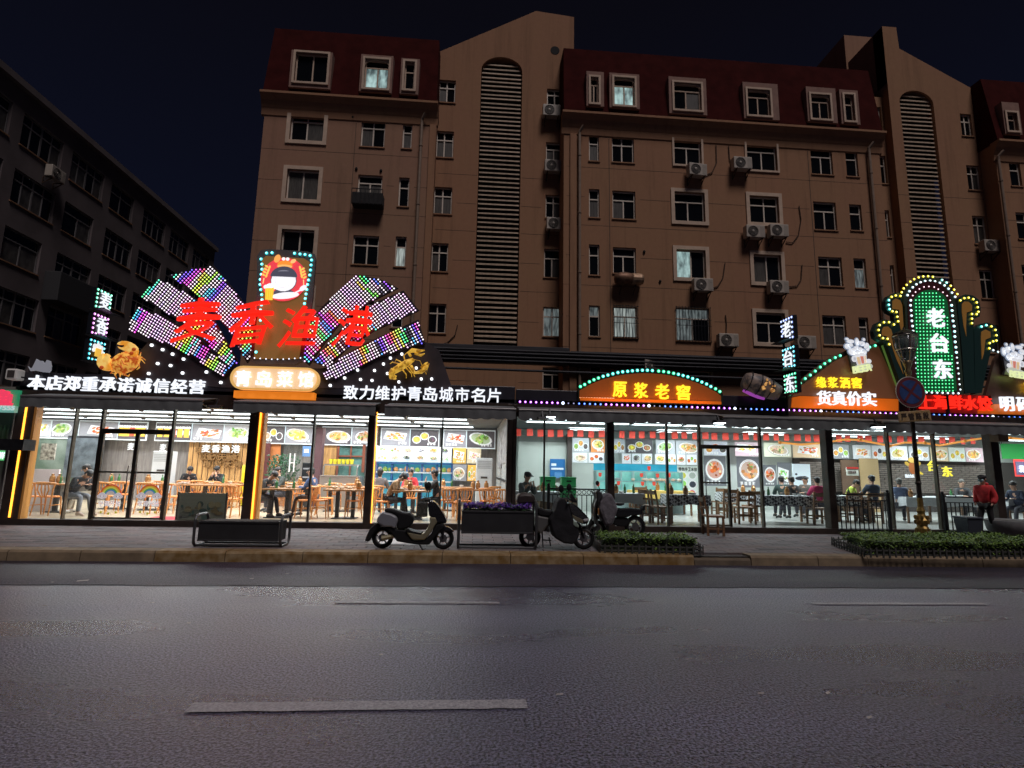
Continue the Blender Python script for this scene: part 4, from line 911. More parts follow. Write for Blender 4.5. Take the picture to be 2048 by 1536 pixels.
# crab and lobster
def gold(name, a, b, s, sc=7):
    if name in MATS: return MATS[name]
    m = bpy.data.materials.new(name); m.use_nodes = True; nt = m.node_tree; p = nt.nodes['Principled BSDF']; tc = nt.nodes.new('ShaderNodeTexCoord'); ns = nt.nodes.new('ShaderNodeTexNoise'); ns.inputs['Scale'].default_value = sc; ns.inputs['Detail'].default_value = 4
    rp = nt.nodes.new('ShaderNodeValToRGB'); rp.color_ramp.elements[0].position = .42; rp.color_ramp.elements[0].color = (*a, 1); rp.color_ramp.elements[1].position = .56; rp.color_ramp.elements[1].color = (*b, 1)
    nt.links.new(tc.outputs['Object'], ns.inputs[0]); nt.links.new(ns.outputs[0], rp.inputs[0]); nt.links.new(rp.outputs[0], p.inputs['Base Color']); nt.links.new(rp.outputs[0], p.inputs['Emission Color']); p.inputs['Emission Strength'].default_value = s; m.cycles.emission_sampling = 'NONE'; MATS[name] = m; return m
M_crab = gold('crab_lit_shell', (.50, .085, .01), (.90, .46, .08), .62, 11); M_lob = gold('lobster_lit_shell', (.30, .14, .01), (.72, .42, .05), .75, 9)
M_crabd = mat('claw_gap', (.02, .015, .01), .8)
def px2(x, y, Y): q = P(x, y, Y); return (q.x, Y, q.z)
cb = thing('crab_sign', 'glowing orange crab figure standing on the left end of the black fascia', 'crab figure', (P(248, 750, 12.9).x, 12.9, 3.7))
U = lambda x, y: (180+x/12.8, 660+y/12.8)
def W(x, y, d=0): a = U(x, y); q = P(a[0], a[1], 12.9); return (q.x, 12.9-d, q.z)
mb = MB(); mb.smooth = True; mb.ball((0, 0, 0), (.335, .13, .25), 20, 10); th = R(22)
mb.v = [(W(900, 830)[0]+x*math.cos(th)-z*math.sin(th), 12.9+y, W(900, 830)[2]+x*math.sin(th)+z*math.cos(th)) for x, y, z in mb.v]; mb.build('shell', M_crab, cb)
M_crab2 = gold('crab_claw_yellow', (.85, .33, .03), (.95, .62, .16), .62, 5)
for cl_ in ([(745, 385), (790, 335), (880, 300), (980, 305), (1080, 330), (1180, 390), (1250, 470), (1265, 550), (1240, 650), (1200, 700), (1130, 690), (1090, 620), (1010, 580), (900, 540), (800, 490), (755, 435), (860, 470), (935, 445), (940, 410), (860, 388)],
            [(235, 800), (250, 735), (310, 665), (370, 620), (425, 608), (398, 680), (392, 745), (435, 700), (462, 640), (490, 612), (540, 660), (556, 740), (545, 830), (560, 900), (610, 950), (600, 1045), (480, 1055), (380, 1040), (290, 980), (240, 900)]):
    pl_ = [(W(x, y)[0], W(x, y)[2]) for x, y in cl_]; MB().prism(pl_, 12.80, 12.90).build('claw', M_crab2, cb, bevel=.025)
for x, y in ((1190, 520), (370, 980), (1130, 620)): q = W(x, y, .10); m_ = MB(); m_.smooth = True; m_.ball(q, (.05, .03, .045), 8, 5); m_.build('claw_joint', mat('crab_red', (.5, .08, .01), .5, em=(.5, .07, .008), es=.5), cb)
m_ = MB()
for pts in ([(700, 830), (800, 760), (900, 700)], [(780, 890), (880, 950), (920, 1000)], [(900, 790), (960, 900), (1060, 930)], [(1000, 700), (1080, 770), (1100, 860)]): m_.tube([W(x, y, .135) for x, y in pts], .009, 5)
m_.build('shell_groove', MATS['crab_red'], cb)
legs = [[(1150, 760), (1290, 690), (1320, 570)], [(1190, 800), (1340, 700), (1440, 780)], [(1190, 850), (1330, 760), (1420, 860)], [(1150, 920), (1270, 880), (1280, 960), (1210, 1020)], [(950, 1080), (880, 1150), (1000, 1190), (1030, 1130)], [(820, 1080), (840, 1140), (960, 1160)], [(700, 1080), (650, 1150), (700, 1240)], [(760, 1080), (790, 1150), (780, 1220)], [(620, 1040), (540, 1110), (660, 1110)]]
for l in legs:
    m_ = MB(); m_.smooth = True; m_.tube([W(x, y, .02) for x, y in l], [.024]+[.017]*(len(l)-2)+[.007], 6); m_.build('leg', M_crab, cb)
mb = MB(); [mb.ball(W(x, y, .08), .022, 8, 5) for x, y in ((830, 590), (600, 725))]; mb.build('eye', M_crabd, cb)
lb = thing('lobster_sign', 'glowing golden lobster figure above the white characters right of the bulb fan', 'lobster figure', (P(815, 750, 12.9).x, 12.9, 3.7))
V = lambda x, y, d=0: (lambda q: (q.x, 12.9-d, q.z))(P(480+x/4, 424+y/4, 12.9))
mb = MB(); mb.smooth = True; mb.tube([V(1390, 1180, .03), V(1340, 1210, .04), V(1290, 1240, .04), V(1240, 1270, .03), V(1215, 1300, .02), V(1245, 1325, .02)], [.045, .085, .09, .08, .06, .05], 10); mb.build('body', M_lob, lb)
for k in range(5):
    a = V(1300-18*k, 1232+11*k, .05); m_ = MB(); m_.lathe([(.088-.004*k, -.01), (.095-.004*k, 0), (.088-.004*k, .01)], (0, 0, 0), 12, 'X'); m_.v = [(a[0]+x*.87-z*.5*0-z*-.45, a[1]+y, a[2]+z*.87+x*.5*0+x*-.0) for x, y, z in m_.v]; m_.build('shell_ring', M_lob, lb)
for pts, r_ in (([(1370, 1160), (1350, 1130), (1380, 1110), (1430, 1115), (1480, 1110)], [.03, .04, .055, .045, .01]), ([(1400, 1135), (1450, 1150), (1480, 1135)], [.03, .035, .01]), ([(1370, 1230), (1400, 1290), (1450, 1280), (1490, 1250), (1515, 1215)], [.03, .035, .055, .045, .01]), ([(1450, 1250), (1490, 1215), (1505, 1205)], [.03, .03, .01])):
    m_ = MB(); m_.smooth = True; m_.tube([V(x, y, .05) for x, y in pts], r_, 8); m_.build('claw', M_lob, lb)
for l in ([(1320, 1190), (1310, 1150), (1340, 1120)], [(1290, 1200), (1250, 1180), (1240, 1200)], [(1270, 1215), (1220, 1200), (1200, 1215)], [(1300, 1260), (1330, 1300), (1330, 1330)], [(1330, 1250), (1370, 1290), (1375, 1320)], [(1350, 1240), (1390, 1300), (1400, 1320)]):
    m_ = MB(); m_.tube([V(x, y) for x, y in l], [.018, .013, .006], 6); m_.build('leg', M_lob, lb)
m_ = MB(); m_.tube([V(1390, 1180), V(1440, 1190), V(1490, 1300), V(1500, 1250)], .005, 4); m_.tube([V(1215, 1250), V(1200, 1290), V(1210, 1325), V(1250, 1335)], [.02, .05, .05, .02], 6); m_.build('tail_fan', M_lob, lb)
# grey beckoning figurine silhouette and loudspeaker at far left
fg = thing('cutout_figure', 'small grey cut-out of a shellfish at the far left end of the fascia', 'cut-out', (P(80, 745, 13).x, 13, 3.6))
MB().prism(poly([(57, 733), (62, 738), (66, 735), (70, 727), (74, 718), (80, 722), (86, 722), (90, 728), (95, 720), (101, 722), (103, 732), (102, 741), (98, 745), (84, 744), (70, 741), (62, 742)], 12.98), 12.96, 13.0).build('cutout', mat('grey_plastic', (.45, .47, .52), .5, em=(.35, .37, .42), es=.25), fg)  # faint emission built into the plastic lightens the cut-out
m = MB()
for x, y in ((64, 740), (80, 740), (96, 742)): m.beam((P(x, y, 13).x, 13.01, P(x, y, 13).z), (P(x, y, 13).x, 13.1, 3.5), .015)
m.build('stand', M_metald, fg)
sp = thing('loudspeaker', 'cream box loudspeaker on a bracket at the left corner of the fascia', 'loudspeaker', (P(25, 749, 13).x, 13, 3.4))
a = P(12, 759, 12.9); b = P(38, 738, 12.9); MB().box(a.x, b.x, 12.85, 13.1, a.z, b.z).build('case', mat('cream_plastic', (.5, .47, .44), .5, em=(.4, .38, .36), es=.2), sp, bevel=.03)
m = MB(); m.box(a.x+.05, a.x+.2, 12.84, 12.852, a.z+.04, b.z-.04); m.build('grille', M_acd, sp)
m = MB(); m.beam((b.x, 13, a.z+.08), (b.x+.15, 13.05, a.z+.05), .03); m.build('bracket', M_metald, sp)

# projecting flag signs (perpendicular to the fronts)
def flag(lab, Xc, pxn, pxf, rows, m_txt, side):
    """sign in the plane X=Xc; rows: (y at the near edge top, bottom, bulb colour, text)"""
    yn, yf = PXp(pxn, rows[0][0], Xc).y, PXp(pxf, rows[0][0], Xc).y
    t = thing('flag_sign', lab, 'sign', (Xc, max(yn, yf), 3.3)); pn = lambda py: PXp(pxn, py, Xc).z
    for (ya, yb, colr, ch) in rows:
        za, zb = pn(ya), pn(yb)
        MB().box(Xc-.05, Xc+.05, min(yn, yf), max(yn, yf), zb, za).build('box', mat('flag_box', (.012, .014, .018), .35), t, bevel=.01)
        mb = MB(); s = side; n = 5; ax_s[0] = s; xx = Xc+.055*s
        for k in range(n):
            y = min(yn, yf)+.06+(abs(yf-yn)-.12)*k/(n-1)
            bulb(mb, (xx, y, za-.05), .032, colr if k < 3 else colr, None, 6, 'X'); bulb(mb, (xx, y, zb+.05), .032, colr, None, 6, 'X')
        for k in range(1, 4):
            z = zb+.05+(za-zb-.1)*k/4; bulb(mb, (xx, min(yn, yf)+.06, z), .032, colr, None, 6, 'X'); bulb(mb, (xx, max(yn, yf)-.06, z), .032, colr, None, 6, 'X')
        mb.build('led_bulbs', M_bulb, t, kind='stuff')
        if ch: letter(ch, (Xc+.06*s, (yn+yf)/2+(.04 if side > 0 else 0), (za+zb)/2), .36, .40, 'letter', M_white, t, depth=.02, bold=.006, normal='X' if side > 0 else 'XN')
    m = MB(); m.cyl((Xc, max(yn, yf)-.02, 3.0), (Xc, max(yn, yf)-.02, pn(rows[0][0])), .03, n=8)
    for (ya, yb, _, _) in rows: m.box(Xc-.05, Xc+.3*side, min(yn, yf)-.05, max(yn, yf)+.05, pn(yb)-.03, pn(yb)-.012)
    m.build('mast', M_metald, t); return t, yn, yf, pn
f1, yn, yf, pn = flag('slim vertical flag sign with bulb borders beside the crab, left end of the row', -9.15, 189, 224, [(573, 617, (.15, .8, .5), '麦'), (625, 672, (.75, .25, .8), '香'), (679, 725, (.05, .6, .75), None)], M_white, 1)
m = MB(); yc = (yn+yf)/2; zc = (pn(679)+pn(725))/2
for dy, dz, r_ in ((-.12, .09, .07), (0, .12, .08), (.11, .09, .07), (-.15, .0, .05), (.15, .0, .05)): m.ball((-9.07, yc+dy, zc+dz), (.02, r_, r_), 10, 6, (1, 1, 1))
m.box(-9.07, -9.05, yc-.1, yc+.1, zc-.14, zc+.06, (.95, .55, .08)); m.build('mug_emblem', mat('lit_emblem', (1, 1, 1), .4, attr=True, es=.85), f1)
flag('slim vertical flag sign with bulb borders and three characters left of the beer sign', 7.88, 1590, 1563, [(629, 678, (.3, .4, .85), '老'), (690, 736, (.1, .6, .75), '台'), (744, 787, (.05, .7, .35), '东')], M_white, -1)

# right fascia with bulb string
fR = thing('dark_fascia', 'long black fascia board with a string of violet and blue bulbs over the right restaurant', 'sign board', (X(1540, 800, YS+.1), YS+.1, 3.1))
MB().box(X(1032, 790, YS+.1), xB, YS+.1, YS+.2, 3.0, 3.52).build('board', M_fascia, fR, bevel=.01)
mb = MB(); k = 0; x = 1040.0
while x < 2100:
    y = 803.5+(x-1040)*.0315; c = P(x, y, YS+.08); ph = (k % 16)
    cl, co, r_ = ((.42, .06, .8), (1, .75, 1), .032) if ph < 8 else (((.6, .7, 1), (1, 1, 1), .042) if ph == 8 else (((.10, .10, .18), (.25, .25, .4), .02) if ph < 11 else ((.05, .12, .75), (.25, .55, 1), .028)))
    bulb(mb, (c.x, YS+.08, c.z), r_, cl, co); x += 10.75; k += 1
mb.build('led_bulbs', M_bulb, fR, kind='stuff')
# arched orange sign
def orange(name, a, b, s0, s1, z0, z1):
    """orange acrylic lit from inside along its foot (a tube lies behind the lower edge)"""
    return mat(name, a, .35, em=b, es=s0)
ar = thing('arched_sign', 'orange arched sign with four yellow characters and a row of green bulbs along its top', 'sign', (P(1300, 800, YS).x, YS, 3.3))
arc_px = [(1161, 773), (1169.5, 769), (1179, 763.5), (1188, 759.5), (1197, 756), (1206.5, 752.5), (1216, 750), (1226, 747.5), (1236, 745), (1245.5, 743.5), (1255.5, 742.5), (1265, 741.5), (1275, 740.7), (1285, 740.4), (1295, 740.4), (1305, 741), (1317.5, 742), (1327.5, 743), (1337.5, 744.5), (1347.5, 746.5), (1357, 748.5), (1366.5, 751), (1376, 753.5), (1385.5, 757), (1395, 760), (1404, 764), (1413.5, 768), (1422, 773), (1431.5, 777.5), (1440, 783)]
MB().prism(poly([(1156, 800), (1156, 775)]+[(x, y-4) for x, y in arc_px]+[(1446, 788), (1446, 810)], YS+.02), YS+.02, YS+.12).build('board', mat('arch_rim', (.02, .03, .02), .4), ar)
M_or = mat('orange_acrylic', (.62, .14, .012), .35, em=(.50, .10, .006), es=.55)
M_ord = mat('orange_acrylic_dim', (.30, .085, .02), .4, em=(.2, .045, .006), es=.38)  # duller copy of the orange acrylic, with a weaker glow of its own
MB().prism(poly([(1159, 798), (1159, 781)]+[(x, y+6) for x, y in arc_px[2:-1]]+[(1442, 792), (1442, 806)], YS), YS, YS+.018).build('face', M_ord, ar)
MB().box(X(1160, 796, YS), X(1441, 800, YS), YS-.04, YS-.005, P(1300, 805, YS).z, P(1300, 799.5, YS).z).build('tube_channel', M_or, ar)
sp_ = bpy.data.lights.new('sign_foot_light', 'AREA'); sp_.shape = 'RECTANGLE'; sp_.size = 3.0; sp_.size_y = .05; sp_.energy = 6; sp_.color = (1, .45, .12)
so = bpy.data.objects.new('sign_foot_light', sp_); col.objects.link(so); so.parent = ar; so.location = (0, -.25, -.12); so.rotation_euler = (R(150), 0, 0)
mb = MB()
for i, (x, y) in enumerate(arc_px): c = P(x, y, YS); bulb(mb, (c.x, YS+.01, c.z), .042, (.03, .6, .28) if i in (0, 1, 2, 3, 4, 16, 17, 18, 19, 28, 29) else (.05, .6, .5), (.3, 1, .6) if i in (0, 1, 2, 3, 4, 16, 17, 18, 19, 28, 29) else (.4, 1, .9))
for k in range(22): c = P(1160+3.2*k, 795.5+.05*k, YS); bulb(mb, (c.x, YS-.01, c.z), .011, (.9, .35, .15), (1, .7, .45), 5)
mb.build('led_bulbs', M_bulb, ar, kind='stuff')
M_yel = mat('letter_yellow', (1, .8, .05), em=(.95, .72, .03), es=1.0)
line_text('原浆老窖', ((1239, 779), (1366, 785)), 28, 31, ar, M_yel, YS-.03, bold=.018)
# second orange sign
s2 = thing('liquor_sign', 'dark orange sign with yellow and white characters under a rising row of green bulbs', 'sign', (P(1690, 810, YS).x, YS, 3.1))
up_px = [(1580, 788), (1586, 782), (1592, 774), (1601, 766), (1611, 757), (1621, 750), (1631, 742), (1641, 734), (1650, 727), (1660, 721), (1671, 715), (1681, 711), (1740, 694), (1751, 691)]
MB().prism(poly([(1577, 817), (1577, 786), (1590, 770), (1620, 745), (1660, 715), (1700, 698), (1765, 684), (1770, 700), (1795, 770), (1800, 824)], YS+.03), YS+.03, YS+.12).build('board', mat('sign_brown', (.10, .055, .04), .45), s2)
MB().prism(poly([(1583, 815), (1585, 795), (1600, 792), (1797, 798), (1797, 822)], YS), YS, YS+.028).build('face', M_or, s2)
MB().prism(poly([(1585, 794), (1598, 775), (1630, 752), (1670, 722), (1710, 703), (1757, 692), (1793, 772), (1797, 797), (1600, 791)], YS), YS+.004, YS+.028).build('upper_face', mat('sign_upper', (.16, .07, .035), .45, em=(.12, .045, .02), es=.35), s2)
mb = MB()
for x, y in up_px: c = P(x, y, YS-.02); bulb(mb, (c.x, YS-.01, c.z), .040, (.03, .6, .3), (.3, 1, .7))
mb.build('led_bulbs', M_bulb, s2, kind='stuff')
m = MB(); a, b = P(1768, 690, YS-.02), P(1797, 770, YS-.02); m.beam((a.x, YS-.03, a.z), (b.x, YS-.03, b.z), .14, .06, (0, 1, 0)); m.build('green_edge', mat('green_edge', (.12, .22, .05), .5, em=(.10, .20, .04), es=.45), s2)
line_text('缘浆洒窖', ((1641, 765), (1712, 766)), 21, 23, s2, M_yel, YS-.03, bold=.006)
line_text('货真价实', ((1647, 796), (1737, 798)), 30, 30, s2, M_white, YS-.06, bold=.009)
# foot lights that graze the orange boards
for par, dx, L in ((s2, 0, 2.2),):
    d_ = sp_.copy(); d_.size = L; d_.energy = 4; o = bpy.data.objects.new('sign_foot_light', d_); col.objects.link(o); o.parent = par; o.location = (dx, -.25, .05); o.rotation_euler = (R(150), 0, 0)
# third sign on the right
s3 = thing('price_sign', 'orange sign with white characters cut by the right edge of the picture', 'sign', (P(2030, 810, YS).x, YS, 3.1))
MB().prism(poly([(1965, 828), (1965, 815), (1990, 720), (2010, 690), (2120, 680), (2150, 834)], YS+.03), YS+.03, YS+.12).build('board', mat('sign_brown', (.10, .055, .04), .45), s3)
MB().prism(poly([(1957, 820), (1990, 808), (2148, 814), (2148, 832), (1957, 827)], YS), YS, YS+.028).build('face', M_or, s3)
line_text('明码标价', ((2012, 808), (2112, 812)), 30, 31, s3, M_white, YS-.06, bold=.009)
line_text('只口', ((2056, 776), (2080, 777)), 20, 22, s3, M_yel, YS-.03, bold=.03)
# red dumpling characters
rd = thing('red_character_sign', 'row of red glowing characters at the foot of the green bulb tower', 'sign', (P(1925, 810, YS).x, YS, 3.1))
MB().box(X(1842, 805, YS+.03), X(1984, 808, YS+.03), YS+.03, YS+.12, P(1920, 826, YS).z, P(1920, 789, YS).z).build('board', mat('sign_red_dark', (.16, .015, .012), .4, em=(.2, .01, .008), es=.35), rd)
line_text('上海鲜水饺', ((1850, 803), (1968, 807)), 31, 31, rd, mat('letter_red_bright', (.9, .03, .01), em=(.95, .025, .012), es=1.05), YS-.02, bold=.012, nb=4)

# ---- the tall green bulb tower sign
tw = thing('tower_sign', 'tall arched green bulb sign with three white characters and scroll shaped bulb borders', 'sign', (P(1870, 790, 12.75).x, 12.75, 3.3))
T = lambda x, y: (1740+x/4.516, 520+y/4.516)
YT2 = 12.75
def tp(lst): return poly([T(*p) for p in lst], YT2)
def arcp(cx, cy, rx, ry, a0, a1, n=14): return [(cx+rx*math.cos(R(a0+(a1-a0)*k/n)), cy-ry*math.sin(R(a0+(a1-a0)*k/n))) for k in range(n+1)]
outer = [(340, 1215), (330, 900), (330, 660), (322, 420)]+arcp(540, 400, 235, 255, 175, 10)+[(785, 420), (815, 700), (840, 1000), (855, 1215)]
MB().prism(tp(outer), YT2+.02, YT2+.16).build('frame', mat('tower_frame', (.05, .075, .05), .4), tw)
mid = [(375, 1205), (350, 660), (345, 420)]+arcp(540, 390, 195, 200, 175, 8)+[(745, 430), (775, 700), (815, 1210)]
MB().prism(tp(mid), YT2, YT2+.018).build('inner_frame', mat('tower_maroon', (.08, .02, .025), .4), tw)
grn = [(425, 1190), (400, 640), (385, 400)]+arcp(540, 400, 155, 130, 175, 5)+[(700, 430), (735, 700), (780, 1185)]
MB().prism(tp(grn), YT2-.02, YT2-.001).build('green_field', mat('green_panel', (.01, .06, .02), .5, em=(.0, .11, .03), es=.4), tw)
mb = MB(); y = 300
while y < 1185:
    x = 380
    while x < 790:
        xx = x+(y-300)*.03
        if inpoly(xx, y, grn) and inpoly(xx+12, y, grn) and inpoly(xx-12, y, grn):
            q = T(xx, y); c = P(q[0], q[1], YT2-.02); bulb(mb, (c.x, YT2-.022, c.z), .021, (.015, .55, .14), (.25, .95, .5), 5)
        x += 31
    y += 31.5
mb.build('led_bulbs', M_bulb, tw, kind='stuff')
mb = MB()
def B(lst, r_, cl, co, Y=YT2-.0):
    for x, y in lst: q = T(x, y); c = P(q[0], q[1], Y); bulb(mb, (c.x, Y-.003, c.z), r_, cl, co)
WC, WK = (.35, .5, .55), (1, 1, 1)
B([(338, 318), (355, 282), (385, 247), (418, 220), (456, 202), (497, 191), (542, 188), (586, 194), (630, 207), (672, 230), (708, 260), (740, 295), (768, 333)], .034, WC, WK, YT2+.015)
B([(367, 365), (365, 410), (370, 456), (374, 503), (377, 550), (383, 597), (388, 643)], .036, WC, WK)
B([(736, 410), (740, 457), (745, 504), (749, 551), (758, 598), (763, 646), (765, 692), (768, 740), (774, 788), (779, 835)], .038, (.3, .65, .65), WK)
B([(784, 882), (788, 930), (793, 978), (799, 1026), (803, 1075), (808, 1123), (815, 1170), (413, 883), (415, 930), (419, 978), (424, 1027)], .026, WC, WK)
B([(385, 322), (410, 290), (445, 262), (486, 244), (530, 240), (578, 245), (615, 265), (657, 292), (695, 323), (722, 365)], .022, (.5, .3, .35), (1, .9, .95))
B([(558+48*k, 1197+1.5*k) for k in range(6)]+[(510, 1195)], .030, WC, WK, YT2-.01)
YC, YK_ = (.75, .6, .02), (1, 1, .45)
B([(285, 292), (303, 257), (330, 225), (363, 196), (398, 173), (438, 158), (480, 149), (524, 147), (567, 152), (728, 233), (759, 268), (788, 308)], .032, YC, YK_, YT2+.015)
B([(650, 181), (691, 205)], .034, (.2, .7, .6), (.8, 1, .9), YT2+.015)
S1 = [(312, 346), (274, 325), (232, 321), (195, 333)]; S1c = [(170, 363), (169, 405), (176, 444)]; S1b = [(202, 463), (238, 470), (246, 513), (254, 554), (216, 583)]
S2 = [(172, 562), (126, 563), (87, 588), (77, 632), (87, 680), (117, 706), (158, 712), (174, 761)]
S3 = [(815, 365), (851, 345), (890, 341), (932, 354), (963, 384), (972, 427), (978, 468), (962, 490), (920, 488), (920, 530), (920, 571)]
S4 = [(1096, 600), (1132, 632), (1141, 680), (1141, 728), (1111, 735), (1080, 751), (1077, 798)]
MB2 = mb
for lst in (S1, S1b, S2, S3, S4): B(lst, .032, YC, YK_, YT2+.05)
B(S1c+[(1006, 602), (1050, 589)], .035, (.1, .65, .6), (.7, 1, .95), YT2+.05); B([(1112, 815), (1155, 830)], .03, WC, WK, YT2+.05)
mb.build('border_bulbs', M_bulb, tw, kind='stuff')
Mgs, Mgd = mat('scroll_dark_green', (.015, .045, .04), .4), mat('scroll_gold', (.28, .14, .035), .5, em=(.2, .09, .015), es=.35)
def scroll(pl, inner, Y=YT2+.07):
    o = MB(); o.prism(poly([T(*p) for p in pl], Y), Y, Y+.14); o = o.build('scroll', Mgs, tw)
    MB().prism(poly([T(*p) for p in inner], Y), Y-.01, Y-.001).build('scroll_face', Mgd, o)
scroll([(340, 330), (290, 300), (225, 295), (165, 325), (140, 370), (140, 430), (165, 470), (215, 495), (220, 560), (300, 660), (330, 700), (345, 1000), (350, 1200), (345, 500)], [(200, 370), (230, 348), (270, 365), (290, 410), (300, 600), (280, 640), (262, 560), (262, 450), (200, 440)])
scroll([(220, 560), (130, 535), (60, 570), (30, 640), (45, 700), (100, 735), (150, 760), (200, 900), (270, 1100), (345, 1200), (345, 1000), (300, 660)], [(105, 640), (120, 605), (160, 600), (190, 630), (215, 720), (260, 880), (300, 1030), (240, 900), (190, 760), (150, 690), (105, 680)])
scroll([(790, 420), (800, 345), (860, 310), (930, 320), (985, 360), (1000, 440), (990, 510), (940, 530), (935, 600), (940, 900), (950, 1200), (855, 1210), (830, 800)], [(828, 400), (850, 375), (890, 378), (920, 410), (918, 460), (870, 475), (865, 600), (868, 690), (845, 600), (828, 470)])
scroll([(940, 620), (1000, 575), (1060, 565), (1130, 590), (1170, 650), (1165, 740), (1110, 775), (1090, 830), (1050, 1000), (1010, 1200), (950, 1210)], [(1000, 690), (1003, 650), (1040, 628), (1085, 650), (1088, 700), (1040, 720), (1025, 850), (1008, 900), (1003, 780)])
for ch, x, y in (('老', 570, 528), ('台', 602, 755), ('东', 632, 990)): q = T(x, y); c = P(q[0], q[1], YT2); letter(ch, (c.x, YT2-.06, c.z), .47, .48, 'letter', M_white, tw, depth=.04, bold=.022, rot=-.0, shear=0)
m = MB()
for x in (1838, 1905): q = P(x, 780, YT2); m.beam((q.x, YT2+.2, 3.2), (q.x, YT2+.2, 6.0), .06); m.beam((q.x, YT2+.2, 5.0), (q.x, YT2+2.4, 3.25), .05)
m.build('support', M_metald, tw)
# beer mug signs
def beer(lab, px, py, flip):
    Y = YS-.1; c = P(px, py, Y); s = Y/F; t = thing('beer_sign', lab, 'sign', (c.x, Y, c.z-.3), 0, 'beer mug signs with white foam'); f = -1 if flip else 1
    mb = MB(); lay = [0]
    def d(dx, dy, rx, ry, colr, rot=0, n=14): lay[0] += 1; disc(mb, c.x+f*dx*s, c.z-dy*s, rx*s, ry*s, Y-.0018*lay[0], colr, n, rot=rot*f)
    W_, G_ = (.93, .96, 1), (.40, .46, .56)
    blobs = [(-23, -20, 7, 6), (-16, -31, 9, 4), (-1, -30, 4.5, 9), (10, -27, 7, 5), (21, -20, 5, 9), (-14, -9, 9, 8), (-3, -13, 10, 8), (8, -8, 10, 8), (1, -5, 13, 7), (-24, -36, 4, 2.5), (14, -36, 3, 3)]
    for dx, dy, rx, ry in blobs: d(dx, dy, rx+2, ry+2, (.22, .26, .34))
    for dx, dy, rx, ry in blobs: d(dx, dy, rx, ry, W_)
    for dx, dy in ((-12, -14), (3, -16), (12, -10), (-4, -8)): d(dx, dy, 5, 3.4, (.45, .5, .6)); d(dx+.4, dy+1.2, 5, 3.2, W_)
    for dx, dy in ((-19, -23), (2, -28), (14, -20)): d(dx+2, dy+1, 5, 4, (.66, .72, .82)); d(dx+1, dy, 4, 3.2, W_)
    lay[0] += 2; y = Y-.0018*lay[0]
    def q(pts, colr): lay[0] += 1; mb.prism([(c.x+f*a*s, c.z-b*s) for a, b in pts], Y-.0018*lay[0]-.002, Y-.0018*lay[0], colr)
    q([(-14, 2), (15, -2), (14, 20), (-8, 22)], (.72, .72, .78)); q([(-9, 4), (-2, 2), (1, 19), (-5, 20)], (.85, .62, .35)); q([(0, 2), (7, 0), (8, 17), (3, 18)], (.75, .25, .18)); q([(9, 1), (13, 0), (13, 16), (10, 17)], (.9, .75, .5))
    d(-14, 8, 6, 7, W_); d(-13, 8, 3, 4, (.6, .63, .7)); d(-6, 0, 7, 4, W_); d(4, -2, 7, 4, W_)
    d(18, 12, 6, 5, W_); d(-2, 28, 17, 8, (.62, .66, .55), R(8)); d(12, 24, 14, 8, (.62, .66, .55), R(8)); mb.build('panel', mat('lit_beer_panel', (1, 1, 1), .4, attr=True, es=.55), t)
    pts = [(c.x+f*a*s, c.z-b*s) for a, b in [(-24, -20), (-16, -34), (2, -38), (18, -28), (22, -8), (20, 20), (24, 30), (-14, 34), (-18, 10)]]
    MB().prism(pts, Y+.003, Y+.07).build('backing', mat('backing_grey', (.1, .1, .12)), t)
    for k, ch in enumerate('BEER'): letter(ch, (c.x+(-14+10.5*k)*s, Y-.075, c.z-(32-2.2*k if not flip else 30+1.2*k)*s), .12, .16, 'letter', mat('letter_pale_green', (.75, .85, .5), em=(.70, .78, .38), es=.85), t, depth=.015, bold=.05, rot=.08 if not flip else -.1)
    m = MB(); m.beam((c.x, Y+.07, c.z-.3), (c.x, Y+.2, c.z-.5), .04); m.build('bracket', M_metald, t)
beer('white foaming beer mug sign above the yellow and white characters', 1716, 712, False)
beer('white foaming beer mug sign at the far right edge', 2026, 722, True)
# barrel shaped food sign
br = thing('barrel_sign', 'tilted barrel shaped sign with a glowing violet belly above the string of bulbs', 'sign', (P(1522, 775, 12.9).x, 12.9, 3.4))
a, b = P(1488, 760, 12.95), P(1557, 786, 12.85); ax = Vector((b.x-a.x, -.1, b.z-a.z)); L = ax.length; ax.normalize(); mb = MB(); mb.smooth = True
pr = [(.0, 0), (.19, 0), (.24, .1), (.27, .3), (.27, .5), (.235, .7), (.19, L), (0, L)]; mb.lathe(pr, (0, 0, 0), 20, 'X'); Q = ax.to_track_quat('X', 'Z').to_matrix()
mb.v = [tuple(Q @ Vector(v)+Vector((a.x, 12.95, a.z))) for v in mb.v]; mb.build('drum', gold('drum_print', (.05, .045, .05), (.22, .16, .13), .12, 6), br)
mb = MB()
for t_ in (.1, .35, .62): mb.tube([tuple(Q @ Vector((t_, .275*math.cos(R(k)), .275*math.sin(R(k))))+Vector((a.x, 12.95, a.z))) for k in range(0, 360, 20)], .012, 5, closed=True)
mb.build('hoop', M_metald, br)
mb = MB(); mb.tube([tuple(Q @ Vector((t_, .03, -.27-.01*math.sin(t_*4)))+Vector((a.x, 12.9, a.z))) for t_ in (.05, .25, .45, .6)], [.03, .05, .05, .03], 8); mb.build('violet_underside', mat('violet_underside', (.5, .1, .6), em=(.42, .08, .5), es=.6), br)  # glowing violet tube colours the underside of the drum
mb = MB()
for k in range(16): v = Q @ Vector((random.uniform(.4, .72), -.27, random.uniform(-.12, .14))); mb.ball(tuple(v+Vector((a.x, 12.95, a.z))), .02+.02*random.random(), 6, 4)
mb.build('food_relief', gold('food_relief', (.3, .12, .03), (.9, .5, .15), .5, 12), br)
